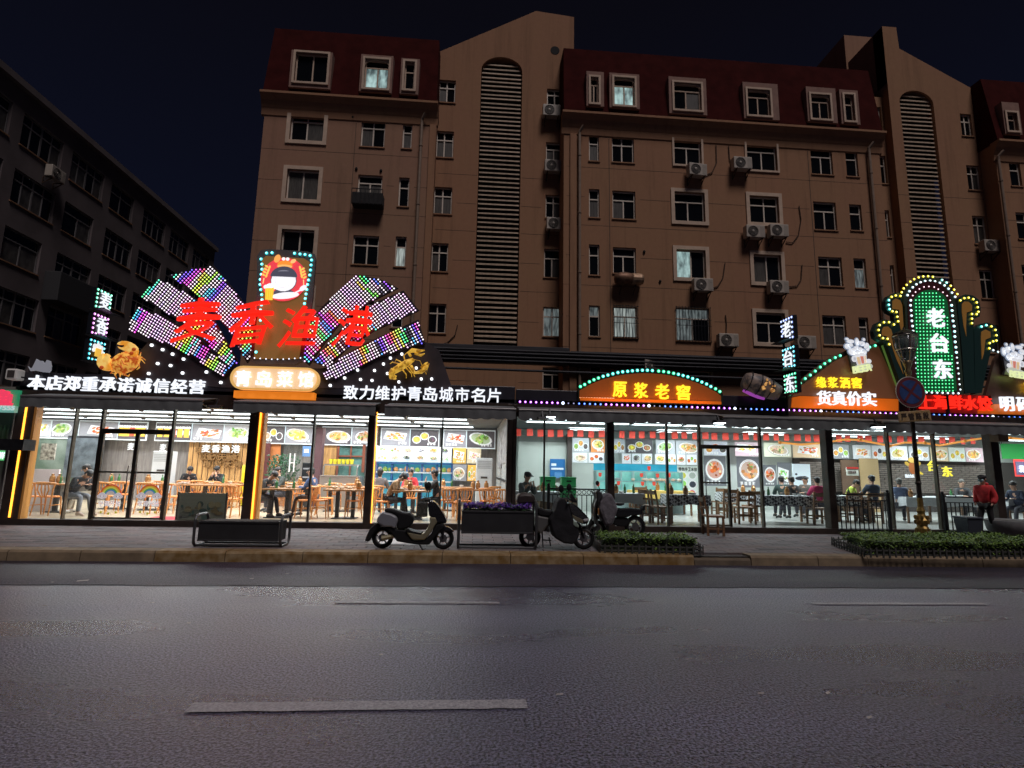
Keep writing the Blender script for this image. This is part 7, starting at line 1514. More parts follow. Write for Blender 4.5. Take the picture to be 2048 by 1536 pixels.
# ================================================================ STREET FURNITURE
M_plb = mat('planter_steel', (.032, .032, .034), .5, .3, var=.2, scale=4, bump=.05); M_tubeb = mat('black_tube', (.09, .09, .092), .35, .5)
def planter(lab, pxa, pxb, pyt, pyb0, pyb1, flowers):
    Y0 = 9.95; Y1 = 10.42; xa, xb = P(pxa, 1085, Y0).x, P(pxb, 1085, Y0).x; zt = P((pxa+pxb)/2, pyt, Y0).z; b0 = P((pxa+pxb)/2, pyb1, Y0).z; b1 = P((pxa+pxb)/2, pyb0, Y0).z
    t = thing('planter', lab, 'planter', ((xa+xb)/2, (Y0+Y1)/2, SW), 0, 'black steel planters with tube frames on the kerb')
    m = MB(); m.box(xa+.05, xb-.05, Y0+.03, Y1-.03, b0, b1); m.box(xa+.05, xb-.05, Y0+.018, Y0+.029, b1-.035, b1); m.box(xa+.05, xb-.05, Y0+.018, Y0+.029, b0, b0+.03); m.build('trough', M_plb, t, bevel=.006)
    for x in (xa, xb):
        r_ = .11; zb = SW+.02; pts = []
        for cy_, cz, a0 in ((Y1-r_, zt-r_, 0), (Y0+r_, zt-r_, 90), (Y0+r_, zb+r_, 180), (Y1-r_, zb+r_, 270)): pts += [(x, cy_+r_*math.cos(R(a0+18*k)), cz+r_*math.sin(R(a0+18*k))) for k in range(6)]
        m = MB(); m.tube(pts, .024, 8, closed=True); m.build('frame_loop', M_tubeb, t)
    for y in (Y0+.06, Y1-.06): m = MB(); m.cyl((xa, y, SW+.03), (xb, y, SW+.03), .02, n=8); m.build('foot_rail', M_tubeb, t)
    MB().box(xa+.07, xb-.07, Y0+.05, Y1-.05, b1-.03, b1+.004).build('soil', mat('soil', (.03, .022, .017), .95), t)
    if flowers:
        mb = MB(); r2 = random.Random(2)
        for k in range(1500):
            x = r2.uniform(xa+.07, xb-.07); y = r2.uniform(Y0+.03, Y1-.04); z = b1+r2.uniform(0, .115)+.02*math.sin(x*13); w = r2.uniform(.014, .028); a = r2.uniform(0, 6); tl = r2.uniform(-.02, .02)
            cc = (r2.uniform(.10, .17), r2.uniform(.03, .07), r2.uniform(.28, .48)) if z > b1+.035 and r2.random() < .8 else (.02, .06, .02)
            mb.add([(x+w*math.cos(a+q), y+w*math.sin(a+q)*.9-.01, z+tl*math.sin(q)+.01*(q > 3)) for q in (0, 1.3, 2.5, 3.8, 5)], [(0, 1, 2, 3, 4)], cc)
        mb.build('flowers', mat('petals', (1, 1, 1), .6, attr=True), t, kind='stuff')
    return t
planter('low black steel planter without flowers standing in front of the first dark pillar', 386, 560, 1031, 1043, 1083, False)
planter('taller black steel planter full of purple flowers right of the silver scooter', 916, 1072, 1003, 1022, 1068, True)

# ---- scooters drawn from side profiles
M_tyre = mat('tyre', (.010, .010, .010), .9, spec=.2); M_rim = mat('alloy_rim', (.22, .22, .22), .3, .8); M_blk = mat('gloss_black', (.008, .008, .009), .22, coat=.5); M_blkp = mat('matt_black_plastic', (.010, .010, .011), .6, spec=.25)
M_sil = mat('silver_paint', (.42, .43, .45), .32, .6, coat=.4); M_gold_ = mat('champagne_paint', (.36, .32, .20), .32, .55, coat=.4)
def wheel(t, x, y, z, r_, w=.05, nspk=5):
    m = MB(); m.smooth = True; n = 28; prof = []
    m.lathe([(r_*.66, -w*.55), (r_*.8, -w), (r_*.94, -w*.85), (r_, -w*.35), (r_, w*.35), (r_*.94, w*.85), (r_*.8, w), (r_*.66, w*.55)], (x, y, z), n, 'Y'); m.f = m.f[:-2]; m.c = m.c[:-2]; m.sm = m.sm[:-2]
    m.lathe([(r_*.66, w*.55), (r_*.62, 0), (r_*.66, -w*.55)], (x, y, z), n, 'Y'); m.f = m.f[:-2]; m.c = m.c[:-2]; m.sm = m.sm[:-2]
    o = m.build('tyre', M_tyre, t)
    m = MB(); m.lathe([(r_*.66, -w*.5), (r_*.66, w*.5), (r_*.58, w*.4), (r_*.58, -w*.4), (r_*.66, -w*.5)], (x, y, z), n, 'Y'); m.f = m.f[:-2]; m.c = m.c[:-2]; m.sm = m.sm[:-2]
    m.cyl((x, y-w*.7, z), (x, y+w*.7, z), r_*.18, n=12)
    for k in range(nspk): a = 2*math.pi*k/nspk+.3; m.beam((x+r_*.15*math.cos(a), y, z+r_*.15*math.sin(a)), (x+r_*.6*math.cos(a), y, z+r_*.6*math.sin(a)), .022, .03, (0, 1, 0))
    m.cyl((x, y-w*.55, z), (x, y-w*.5, z), r_*.36, n=20); m.build('rim', M_rim, t); return o
def side(t, name, pts, fn, Y, hw, m, bev=.02, off=0.):
    """a body panel: side profile from points, width 2*hw across the scooter"""
    pl = [(lambda q: (q.x, q.z))(P(*fn(x, y), Y)) for x, y in pts]; return MB().prism(pl, Y-hw+off, Y+hw+off).build(name, m, t, bevel=bev)
YS1 = 9.97; A1 = lambda x, y: (720+x/8.535, 930+y/8.535); q = lambda x, y, Y=YS1, f=A1: P(*f(x, y), Y)
c = q(380, 1235); s1 = thing('scooter', 'silver and black electric scooter parked facing right before the left restaurant', 'scooter', (q(880, 1400).x, YS1, SW))
f_ = q(1420, 1310); wr = .185; wheel(s1, f_.x, YS1, SW+wr, wr, .045, 5); wheel(s1, c.x, YS1+.05, SW+wr, wr, .055, 5)
side(s1, 'seat', [(425, 745), (500, 733), (570, 742), (640, 765), (740, 800), (860, 812), (905, 850), (930, 900), (920, 950), (880, 1040), (800, 1075), (700, 1090), (640, 1080), (650, 930), (640, 860), (560, 820), (440, 800)], A1, YS1, .13, M_blkp, .035)
side(s1, 'rear_panel', [(430, 790), (540, 815), (640, 860), (672, 930), (640, 1020), (612, 1082), (550, 1045), (430, 1045), (300, 965), (330, 870), (390, 800)], A1, YS1, .155, M_sil, .03)
side(s1, 'tail_light', [(318, 880), (375, 800), (400, 815), (345, 900), (325, 960), (300, 960)], A1, YS1, .12, mat('tail_light_pale', (.5, .45, .55), .3), .01)
side(s1, 'rear_mudguard', [(290, 985), (390, 1010), (330, 1070), (255, 1150), (205, 1230), (165, 1300), (90, 1295), (120, 1200), (180, 1080), (240, 1020)], A1, YS1, .07, M_blkp, .02)
side(s1, 'number_plate', [(88, 1285), (120, 1290), (118, 1305), (84, 1302)], A1, YS1, .08, M_appl, .002)
side(s1, 'lower_body', [(430, 1045), (560, 1050), (640, 1085), (800, 1100), (860, 1190), (900, 1275), (1090, 1285), (1210, 1180), (1290, 1010), (1370, 985), (1440, 1010), (1460, 1060), (1370, 1120), (1290, 1210), (1190, 1345), (980, 1345), (780, 1315), (640, 1290), (570, 1180), (520, 1120)], A1, YS1, .12, M_blkp, .02)
side(s1, 'front_shield', [(1160, 640), (1200, 605), (1250, 602), (1310, 650), (1380, 745), (1440, 840), (1480, 930), (1482, 985), (1380, 975), (1300, 990), (1270, 960), (1240, 880), (1190, 870), (1175, 760)], A1, YS1, .14, M_blk, .03)
side(s1, 'shield_panel', [(1190, 880), (1300, 880), (1330, 960), (1290, 1015), (1215, 1150), (1110, 1262), (1000, 1262), (900, 1250), (850, 1190), (800, 1115), (900, 1140), (1055, 1168), (1105, 1140), (1170, 1050), (1205, 960)], A1, YS1, .15, M_gold_, .02)
side(s1, 'floorboard', [(800, 1085), (900, 1110), (1060, 1145), (1060, 1165), (900, 1135), (800, 1110)], A1, YS1, .16, M_blkp, .004)
side(s1, 'front_mudguard', [(1290, 1120), (1380, 1060), (1460, 1040), (1540, 1070), (1600, 1125), (1598, 1142), (1520, 1130), (1440, 1120), (1370, 1140), (1320, 1170)], A1, YS1, .06, M_blk, .015)
m = MB()
for s in (-.075, .075): m.tube([q(1360, 1020)+Vector((0, s, 0)), q(1400, 1160)+Vector((0, s, 0)), Vector((f_.x, YS1+s, SW+wr))], .018, 8)
m.build('fork', M_metald, s1); m = MB(); m.tube([Vector((c.x, YS1-.07, SW+wr)), q(600, 1200)+Vector((0, -.05, 0))], [.05, .035], 8); m.build('swing_arm', M_gold_, s1)
h = q(1195, 612); m = MB(); m.tube([(h.x-.06, YS1-.30, h.z+.02), (h.x-.02, YS1-.15, h.z+.03), (h.x, YS1, h.z), (h.x-.02, YS1+.15, h.z+.03), (h.x-.06, YS1+.30, h.z+.02)], .016, 8); m.build('handlebar', M_blkp, s1)
for s in (-1, 1):
    m = MB(); m.cyl((h.x-.06, YS1+s*.28, h.z+.02), (h.x-.03, YS1+s*.2, h.z+.22), .008, n=6); mm = m.build('mirror_stem', M_metald, s1); m = MB(); m.smooth = True; m.ball((h.x-.05, YS1+s*.22, h.z+.27), (.045, .02, .06), 12, 7); m.build('mirror', M_blkp, s1)
m = MB(); a = q(1010, 1350); m.beam(a, (a.x+.08, YS1-.12, SW+.0), .02); m.build('kickstand', M_metald, s1)
a = q(1400, 870); MB().ball((a.x+.02, YS1, a.z), (.03, .07, .05), 10, 6).build('headlight', mat('headlight_glass', (.5, .5, .5), .1), s1)

YS2 = 10.1; A2 = lambda x, y: (1030+x/7.877, 940+y/7.877)
s2_ = thing('scooter', 'black electric scooter wrapped in a black wind apron beside the flower planter', 'scooter', (P(*A2(700, 1200), YS2).x, YS2, SW)); q2 = lambda x, y: P(*A2(x, y), YS2)
f_ = q2(1078, 1155); c = q2(270, 1040); wheel(s2_, f_.x, YS2, SW+.2, .2, .045, 6); wheel(s2_, c.x-.03, YS2+.12, SW+.2, .2, .05, 6)
side(s2_, 'wind_apron', [(640, 490), (670, 445), (720, 430), (770, 460), (805, 540), (850, 680), (900, 800), (960, 880), (975, 1000), (930, 1125), (860, 1145), (740, 1130), (600, 1050), (565, 960), (535, 860), (515, 750), (570, 690), (610, 600)], A2, YS2, .24, mat('black_quilted_apron', (.012, .012, .014), .75, var=.5, scale=5, bump=1.0, spec=.3), .06)
side(s2_, 'seat', [(330, 570), (400, 590), (470, 620), (590, 632), (560, 700), (520, 735), (400, 720), (340, 690)], A2, YS2+.05, .12, M_blkp, .03)
side(s2_, 'rear_body', [(330, 700), (520, 740), (540, 860), (480, 900), (400, 1000), (330, 960)], A2, YS2+.05, .11, mat('pearl_grey_paint', (.16, .16, .15), .3, .5), .03)
side(s2_, 'front_cowl', [(790, 520), (900, 515), (1000, 600), (1110, 715), (1140, 770), (1120, 825), (1060, 840), (970, 810), (880, 720), (830, 640)], A2, YS2, .20, mat('gloss_graphite', (.05, .05, .048), .18, .5, coat=.8), .05)
for k in range(3): side(s2_, 'gold_trim', [(870+6*k, 690+22*k), (930+6*k, 720+22*k), (1040, 770+20*k), (1035, 782+20*k), (920+6*k, 735+22*k), (872+6*k, 704+22*k)], A2, YS2, .205-.004*k, M_gold_, .002)
side(s2_, 'side_panel', [(875, 790), (930, 800), (965, 850), (965, 885), (910, 870), (880, 840)], A2, YS2, .25, mat('pale_green_panel', (.22, .28, .23), .4), .01)
side(s2_, 'headlight', [(1035, 760), (1110, 745), (1130, 780), (1060, 800)], A2, YS2, .21, mat('headlight_glass', (.5, .5, .5), .1), .012)
side(s2_, 'front_mudguard', [(985, 960), (1050, 920), (1110, 920), (1165, 950), (1200, 995), (1190, 1003), (1140, 965), (1080, 945), (1010, 985)], A2, YS2, .055, mat('pearl_grey_paint', (.16, .16, .15), .3, .5), .01)
m = MB(); 
for s in (-.07, .07): m.tube([q2(1000, 830)+Vector((0, s, 0)), Vector((f_.x, YS2+s, SW+.2))], .018, 8)
m.build('fork', M_metald, s2_)
side(s2_, 'instrument_cowl', [(860, 380), (885, 360), (930, 430), (960, 480), (975, 510), (900, 505), (860, 470)], A2, YS2, .07, M_blkp, .015)
h = q2(850, 470); m = MB(); m.tube([(h.x-.08, YS2-.33, h.z), (h.x, YS2-.12, h.z+.02), (h.x, YS2+.12, h.z+.02), (h.x-.08, YS2+.33, h.z)], .016, 8); m.build('handlebar', M_blkp, s2_)
for (x, y, s) in ((690, 285, -1), (890, 280, 1)):
    p = q2(x, y); m = MB(); m.cyl((h.x, YS2+s*.25, h.z), (p.x, YS2+s*.25, p.z-.06), .008, n=6); m.build('mirror_stem', M_metald, s2_); m = MB(); m.smooth = True; m.ball((p.x, YS2+s*.25, p.z), (.05, .02, .07), 12, 7); m.build('mirror', M_blkp, s2_)
m = MB(); 
for x0, y0, x1, y1 in ((425, 950, 440, 1215), (535, 1060, 560, 1195)): m.beam(q2(x0, y0), q2(x1, y1), .022)
m.beam(q2(430, 1100), q2(570, 1110), .02); m.build('centre_stand', M_metald, s2_)
side(s2_, 'top_box', [(20, 400), (60, 370), (150, 355), (250, 365), (300, 400), (320, 470), (310, 530), (30, 545), (10, 470)], A2, YS2+.25, .17, mat('top_box_dark', (.035, .025, .022), .35), .05)
YS3 = 11.5; s3_ = thing('scooter', 'scooter under a grey quilted cover, facing left behind the hedge', 'scooter', (P(*A2(1400, 950), YS3).x, YS3, SW))
side(s3_, 'quilted_cover', [(1400, 375), (1450, 360), (1495, 375), (1530, 460), (1560, 530), (1590, 600), (1560, 690), (1530, 780), (1500, 860), (1410, 880), (1375, 820), (1330, 700), (1300, 610), (1320, 500), (1370, 430)], A2, YS3, .22, mat('grey_quilt', (.13, .12, .135), .8, var=.35, scale=9, bump=1.0), .06)
side(s3_, 'front_shield', [(1250, 330), (1300, 320), (1350, 350), (1370, 420), (1320, 480), (1290, 580), (1260, 660), (1290, 780), (1300, 860), (1240, 850), (1215, 700), (1225, 560), (1260, 440)], A2, YS3, .13, mat('dark_grey_paint', (.06, .062, .06), .3, .4, coat=.4), .03)
side(s3_, 'headlight', [(1262, 360), (1330, 345), (1350, 400), (1290, 430)], A2, YS3, .10, mat('headlight_pale', (.55, .52, .38), .25), .015)
side(s3_, 'orange_reflector', [(1285, 600), (1308, 600), (1308, 700), (1288, 695)], A2, YS3, .135, mat('amber', (.55, .25, .08), .4), .003)
wheel(s3_, P(*A2(1280, 950), YS3).x, YS3, SW+.2, .2); m = MB(); p = P(*A2(1300, 330), YS3); m.tube([(p.x-.03, YS3-.3, p.z+.02), (p.x, YS3, p.z), (p.x-.03, YS3+.3, p.z+.02)], .016, 6); m.build('handlebar', M_blkp, s3_)
m = MB(); m.cyl((p.x, YS3-.25, p.z), (p.x-.05, YS3-.25, p.z+.15), .008, n=6); m.ball((p.x-.06, YS3-.25, p.z+.17), (.04, .02, .05), 8, 5); m.build('mirror', M_blkp, s3_)
YS4 = 12.0; s4_ = thing('electric_bike', 'black electric bike with rear rack standing behind the hedge in front of the white table', 'electric bike', (P(*A2(1750, 900), YS4).x, YS4, SW))
side(s4_, 'seat', [(1565, 520), (1700, 515), (1715, 535), (1660, 560), (1600, 560)], A2, YS4, .11, M_blkp, .02)
side(s4_, 'battery_case', [(1570, 640), (1620, 600), (1780, 590), (1990, 615), (1985, 700), (1800, 720), (1760, 740), (1575, 735), (1560, 690)], A2, YS4, .11, M_blk, .03)
side(s4_, 'backrest', [(1985, 610), (2005, 560), (2028, 550), (2030, 620), (2005, 645)], A2, YS4, .10, M_blkp, .01)
side(s4_, 'frame', [(1560, 740), (1760, 745), (1800, 800), (1740, 890), (1600, 880), (1540, 850)], A2, YS4, .07, M_blkp, .02)
wheel(s4_, P(*A2(1890, 850), YS4).x, YS4, SW+.23, .23, .04, 6); wheel(s4_, P(*A2(1500, 850), YS4).x-.25, YS4, SW+.23, .23, .04, 6)
side(s4_, 'rear_mudguard', [(1790, 770), (1860, 735), (1940, 745), (2000, 800), (2030, 880), (2015, 880), (1970, 810), (1900, 765), (1800, 790)], A2, YS4, .05, M_blk, .008)
m = MB(); p = P(*A2(1540, 560), YS4); m.tube([(p.x-.4, YS4, SW+.9), (p.x-.32, YS4, SW+.6), (p.x-.45, YS4, SW+.23)], .02, 8); m.tube([(p.x-.42, YS4-.28, SW+.97), (p.x-.4, YS4, SW+.9), (p.x-.42, YS4+.28, SW+.97)], .015, 8); m.build('handlebar', M_metald, s4_)

# ---- hedges with picket fences
M_leaf = mat('hedge_leaf', (.08, .19, .028), .5, var=.6, scale=7, c2=(.20, .33, .05))
def hedge(lab, flab, poly_, h, seed, gap):
    r2 = random.Random(seed); cx = sum(p[0] for p in poly_)/len(poly_); cy_ = sum(p[1] for p in poly_)/len(poly_); t = thing('hedge', lab, 'hedge', (cx, cy_, SW)); m = MB()
    ins = [(cx+(x-cx)*.95, cy_+(y-cy_)*.86) for x, y in poly_]; n = len(ins)
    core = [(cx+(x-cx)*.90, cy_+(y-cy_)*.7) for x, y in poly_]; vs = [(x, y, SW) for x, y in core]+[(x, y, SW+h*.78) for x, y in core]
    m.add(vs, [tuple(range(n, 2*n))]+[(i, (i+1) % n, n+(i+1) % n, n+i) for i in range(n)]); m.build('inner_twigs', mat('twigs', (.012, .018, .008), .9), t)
    xs = [p[0] for p in ins]; ys_ = [p[1] for p in ins]; mb = MB(); area = (max(xs)-min(xs))*(max(ys_)-min(ys_)); k = 0; want = int(5200*area/1.9)
    while k < want:
        x, y = r2.uniform(min(xs), max(xs)), r2.uniform(min(ys_), max(ys_))
        if not inpoly(x, y, ins): continue
        top_ = h*(.90+.10*math.sin(x*5+seed)*math.sin(y*9)+.08*math.sin(x*17+y*11)); z = SW+top_*(1-abs(r2.gauss(0, .22))) if r2.random() < .75 else SW+r2.uniform(.04, top_)
        a = r2.uniform(0, 6.28); w = r2.uniform(.010, .020); l = r2.uniform(.03, .065); up_ = r2.uniform(-.2, .9); dx, dy = math.cos(a), math.sin(a); g = r2.uniform(.6, 1.35)
        mb.add([(x-dy*w, y+dx*w, z), (x+dx*l*.5, y+dy*l*.5, z+l*up_*.6), (x+dy*w, y-dx*w, z), (x-dx*l*.5, y-dy*l*.5, z-l*up_*.3)], [(0, 1, 2, 3)]); k += 1
    mb.build('foliage', M_leaf, t, kind='stuff')
    ft = thing('picket_fence', flab, 'fence', (poly_[0][0], poly_[0][1], SW)); mw = mat('fence_plastic_grey', (.05, .05, .045), .7, var=.2, scale=6); pb = None
    for i in range(len(poly_)):
        a, b = Vector((*poly_[i], 0)), Vector((*poly_[(i+1) % len(poly_)], 0)); L = (b-a).length; d = (b-a)/L
        for zz in (.05, .12): MB().beam((a.x, a.y, SW+zz), (b.x, b.y, SW+zz), .014, .022).build('rail', mw, ft)
        nn = max(2, int(L/gap))
        for k in range(nn):
            p = a+d*(L*(k+.5)/nn)
            if pb is None: q_ = MB(); q_.prism([(-.016, 0), (.014, 0), (.014, .15), (0, .17), (-.014, .15)], -.008, .008); pb = q_.build('picket', mw, None); pb.parent = ft; o = pb
            else: o = inst(pb, 'picket', (0, 0, 0), ft)
            o.location = Vector((p.x-d.y*-.018, p.y-.018*d.x, SW+r2.uniform(-.01, .008)))-ft.location; o.rotation_euler = (r2.uniform(-.04, .04), r2.uniform(-.05, .05), math.atan2(d.y, d.x))
g1, g2 = G(1203, 1106, SW), G(1407, 1110, SW)
hedge('clipped green hedge bed beside the black covered scooter', 'low grey picket fence round the hedge by the scooters', [(g1.x, g1.y), (g2.x, g2.y), (g2.x+.05, g2.y+.85), (g1.x+.05, g1.y+.95)], .31, 3, .115)
g1, g2, g3 = G(1734, 1115, SW), G(2100, 1122, SW), G(1670, 1092, SW)
hedge('long clipped green hedge bed round the foot of the lamp post', 'low grey picket fence round the hedge by the lamp post', [(g1.x, g1.y), (g2.x+1, g1.y-.05), (g2.x+1, g3.y+.3), (g3.x, g3.y+.1)], .31, 5, .115)

# ---- railings
def railing(lab, pxa, pxb, Y, pyt, scrolls=False, post=None):
    xa, xb = P(pxa, 1000, Y).x, P(pxb, 1000, Y).x; zt = P((pxa+pxb)/2, pyt, Y).z; t = thing('railing', lab, 'railing', (xa, Y, SW), 0, 'black metal railings before the right restaurant'); z0 = SW+.12
    m = MB(); m.box(xa, xb, Y-.02, Y+.02, zt-.03, zt).box(xa, xb, Y-.015, Y+.015, zt-.16, zt-.14).box(xa, xb, Y-.015, Y+.015, z0-.02, z0+.01); m.build('rail', M_blkp, t); x = xa+.1; b = None
    while x < xb-.03:
        if b is None: b = MB().box(-.009, .009, -.009, .009, 0, zt-.14-z0).build('baluster', M_blkp, None); b.parent = t; o = b
        else: o = inst(b, 'baluster', (0, 0, 0), t)
        o.location = (x-xa, 0, z0-SW)
        if scrolls: MB().tube([(x+.055+.045*math.cos(R(a)), Y, zt-.085+.045*math.sin(R(a))) for a in range(0, 360, 30)], .008, 5, closed=True).build('ring', M_blkp, t)
        x += .115
    for xp in (post or (xa, xb)): m = MB(); m.box(xp-.03, xp+.03, Y-.03, Y+.03, SW, zt+.05); m.ball((xp, Y, zt+.08), .035, 10, 6); m.build('post', M_blkp, t)
railing('black railing with ring ornaments behind the black covered scooter', 1097, 1212, 12.85, 977, True, (P(1097, 1000, 12.85).x,))
railing('plain black railing right of the fourth dark pillar', 1672, 1776, 12.85, 988, False, (P(1776, 1000, 12.85).x,))
railing('plain black railing between the lamp post and the pedestrian', 1884, 1950, 12.85, 993, False, (P(1886, 1000, 12.85).x,))
# dark e-bike behind glass by the lamp post, bin, round planter
bn = thing('rubbish_bin', 'dark blue grey wheeled rubbish bin left of the pedestrian', 'rubbish bin', (P(1934, 1060, 12.5).x, 12.5, SW)); x, z = bn.location.x, SW; a = P(1934, 1033, 12.4).z
m = MB(); m.add([(x-.15, 12.3, z), (x+.15, 12.3, z), (x+.15, 12.6, z), (x-.15, 12.6, z), (x-.19, 12.25, a-.05), (x+.19, 12.25, a-.05), (x+.19, 12.66, a-.05), (x-.19, 12.66, a-.05)], [(0, 3, 2, 1), (4, 5, 6, 7), (0, 1, 5, 4), (1, 2, 6, 5), (2, 3, 7, 6), (3, 0, 4, 7)]); m.build('body', mat('bin_plastic', (.03, .038, .05), .5), bn, bevel=.015); MB().box(x-.205, x+.205, 12.23, 12.69, a-.048, a).build('lid', mat('bin_lid', (.05, .06, .075), .45), bn, bevel=.015)
rp = thing('round_planter', 'low round grey stone tub right of the pedestrian', 'stone tub', (P(2030, 1060, 12.4).x, 12.4, SW)); m = MB(); m.smooth = True; m.lathe([(.38, 0), (.52, .2), (.56, .42), (.53, .44), (.48, .40), (0, .38)], tuple(rp.location), 24); m.build('tub', mat('stone_tub', (.14, .14, .14), .8, var=.2, scale=6), rp); m = MB(); m.lathe([(.49, .405), (0, .41)], tuple(rp.location), 20); m.build('fill', mat('soil', (.03, .022, .017), .95), rp)
bk = thing('dark_handbag', 'black shoulder bag hanging beside the young man in black sweater', 'bag', (P(845, 1030, 14.3).x, 14.3, FL+.3)); x0, x1, _, _, z0, z1 = pxbox(834, 858, 855, 1034, 14.2) if False else pxbox(833, 1004, 855, 1034, 14.2); MB().box(x0, x1, 14.2, 14.32, z0, z1).build('bag', M_blkp, bk, bevel=.03); MB().tube([(x0+.05, 14.26, z1-.02), (x0+.09, 14.26, z1+.14), (x1-.09, 14.26, z1+.14), (x1-.05, 14.26, z1-.02)], .01, 6).build('strap', M_blkp, bk)
cv = thing('junction_box', 'brown wall box hanging by its hook at the last dark pillar', 'wall box', (P(2007, 878, 12.6).x, 12.6, 2.4)); x0, x1, _, _, z0, z1 = pxbox(1997, 862, 2017, 883, 12.7); MB().box(x0, x1, 12.7, 12.95, z0, z1).build('case', mat('box_brown', (.22, .14, .08), .6), cv, bevel=.01); m = MB(); m.tube([((x0+x1)/2+.03*math.cos(R(a)), 12.8, z0-.03+.03*math.sin(R(a))) for a in range(0, 360, 40)], .008, 5, closed=True); m.build('hook', M_metald, cv)

# ---- lamp post with signs
b = G(1858, 1084, SW); lx, ly = b.x, 11.8
lp = thing('lamp_post', 'dark street lamp with fluted gold base rising from the hedge and an unlit glass lantern', 'street lamp', (lx, ly, SW))
M_gold = mat('gilded_iron', (.30, .19, .055), .4, .7, var=.3, scale=8); M_pole = mat('pole_iron', (.035, .028, .022), .45, .6, var=.3, scale=6)
m = MB(); m.smooth = False; m.lathe([(.13, 0), (.13, .28), (.10, .33), (.115, .40), (.14, .46), (.10, .52), (.07, .60), (.085, .66), (.06, .74), (.055, .95)], (lx, ly, SW), 12); m.build('base', M_gold, lp)
m = MB()
for k in range(10): a = 2*math.pi*k/10; m.cyl((lx+.13*math.cos(a), ly+.13*math.sin(a), SW+.02), (lx+.13*math.cos(a), ly+.13*math.sin(a), SW+.27), .018, n=6)
m.build('fluting', M_gold, lp)
m = MB()
for k in range(16): a = 2*math.pi*k/8+.2; z = SW+.42+.10*(k//8); m.ball((lx+.12*math.cos(a), ly+.12*math.sin(a), z), (.03, .03, .05), 6, 4)
m.build('acanthus_leaves', M_gold, lp)
zl = P(1812, 762, ly).z; m = MB(); m.tube([(lx, ly, SW+.9), (lx, ly, SW+1.2), (lx, ly, 2.6), (lx, ly, zl)], [.055, .048, .045, .036], 12); m.lathe([(.05, 0), (.07, .03), (.05, .07)], (lx, ly, SW+1.25), 12); m.lathe([(.045, 0), (.06, .03), (.045, .06)], (lx, ly, 2.0), 12); m.build('pole', M_pole, lp)
zz = lambda py: P(1812, py, ly).z
lxx = P(1812, 700, ly).x
m = MB(); m.smooth = True; m.lathe([(.03, zz(762)-0), (.075, zz(742)), (.05, zz(738)), (.09, zz(728)), (.1, zz(722))], (lxx, ly, 0), 12); m.build('lantern_stem', mat('lantern_gold', (.34, .26, .14), .35, .7), lp)
m = MB(); m.smooth = True; m.lathe([(.10, zz(722)), (.13, zz(715)), (.21, zz(695)), (.235, zz(672))], (lxx, ly, 0), 16); m.build('lantern_glass', glass('lantern_glass', (.75, .8, .8), body=.15, bodyc=(.5, .55, .55)), lp)
m = MB()
for k in range(6): a = 2*math.pi*k/6+.3; m.tube([(lxx+r_*math.cos(a), ly+r_*math.sin(a), zz(y)) for r_, y in ((.06, 728), (.12, 718), (.215, 695), (.245, 670))], .013, 6)
for r_, y in ((.235, 672), (.20, 700)): m.tube([(lxx+r_*math.cos(R(a)), ly+r_*math.sin(R(a)), zz(y)) for a in range(0, 360, 20)], .012, 6, closed=True)
m.build('lantern_ribs', mat('lantern_rib', (.55, .52, .45), .3, .7), lp)
m = MB(); m.lathe([(.25, zz(671)), (.24, zz(668)), (.12, zz(662)), (.03, zz(659)), (.01, zz(655))], (lxx, ly, 0), 16); m.build('lantern_cap', M_pole, lp)
ns = thing('no_stopping_sign', 'round blue and red no stopping traffic sign on the lamp post', 'traffic sign', (lx, 11.7, 3.5)); c = P(1821.5, 784, 11.68); rad = 33*11.68/F
def dsc(r0_, r1_, Y, m, nm, par): q_ = MB(); disc(q_, c.x, c.z, r1_, r1_, Y, (1, 1, 1), 36); return q_.build(nm, m, par)
MB().lathe([(0, 0), (rad*1.02, 0), (rad*1.02, .012), (0, .012)], (c.x, 11.685, c.z), 36, 'Y').build('plate', mat('sign_edge_white', (.6, .58, .5), .5), ns); MB().lathe([(0, 0), (rad*.98, 0), (rad*.98, .003), (0, .003)], (c.x, 11.680, c.z), 36, 'Y').build('red_ring', mat('sign_red', (.13, .022, .03), .5, var=.2, scale=5), ns)
MB().lathe([(0, 0), (rad*.78, 0), (rad*.78, .003), (0, .003)], (c.x, 11.675, c.z), 36, 'Y').build('blue_field', mat('sign_blue', (.03, .065, .20), .5, var=.3, scale=5), ns)
m = MB()
for s in (1, -1): a = R(45*s+8); m.beam((c.x-rad*.8*math.cos(a), 11.672, c.z-rad*.8*math.sin(a)), (c.x+rad*.8*math.cos(a), 11.672, c.z+rad*.8*math.sin(a)), .055, .004+.0015*s, (0, 1, 0)) if False else m.prism([(c.x+u*math.cos(a)-v*math.sin(a), c.z+u*math.sin(a)+v*math.cos(a)) for u, v in ((-rad*.8, -.028), (rad*.8, -.028), (rad*.8, .028), (-rad*.8, .028))], 11.670-.001*s, 11.674)
m.build('red_cross', MATS['sign_red'], ns); m = MB()
for z in (-.15, .12): m.box(c.x-.05, c.x+.14, 11.70, 11.82, c.z+z-.02, c.z+z+.02)
m.build('clamp', M_metald, ns)
pt = thing('road_plate', 'small ochre plate with four dark characters under the round traffic sign', 'sign plate', (lx, 11.7, 2.95)); c = P(1829.5, 832.5, 11.66); th = R(5); W2, H2 = 37*11.66/F, 11.5*11.66/F
def rot(pts): return [(c.x+x*math.cos(th)-z*math.sin(th), c.z+x*math.sin(th)+z*math.cos(th)) for x, z in pts]
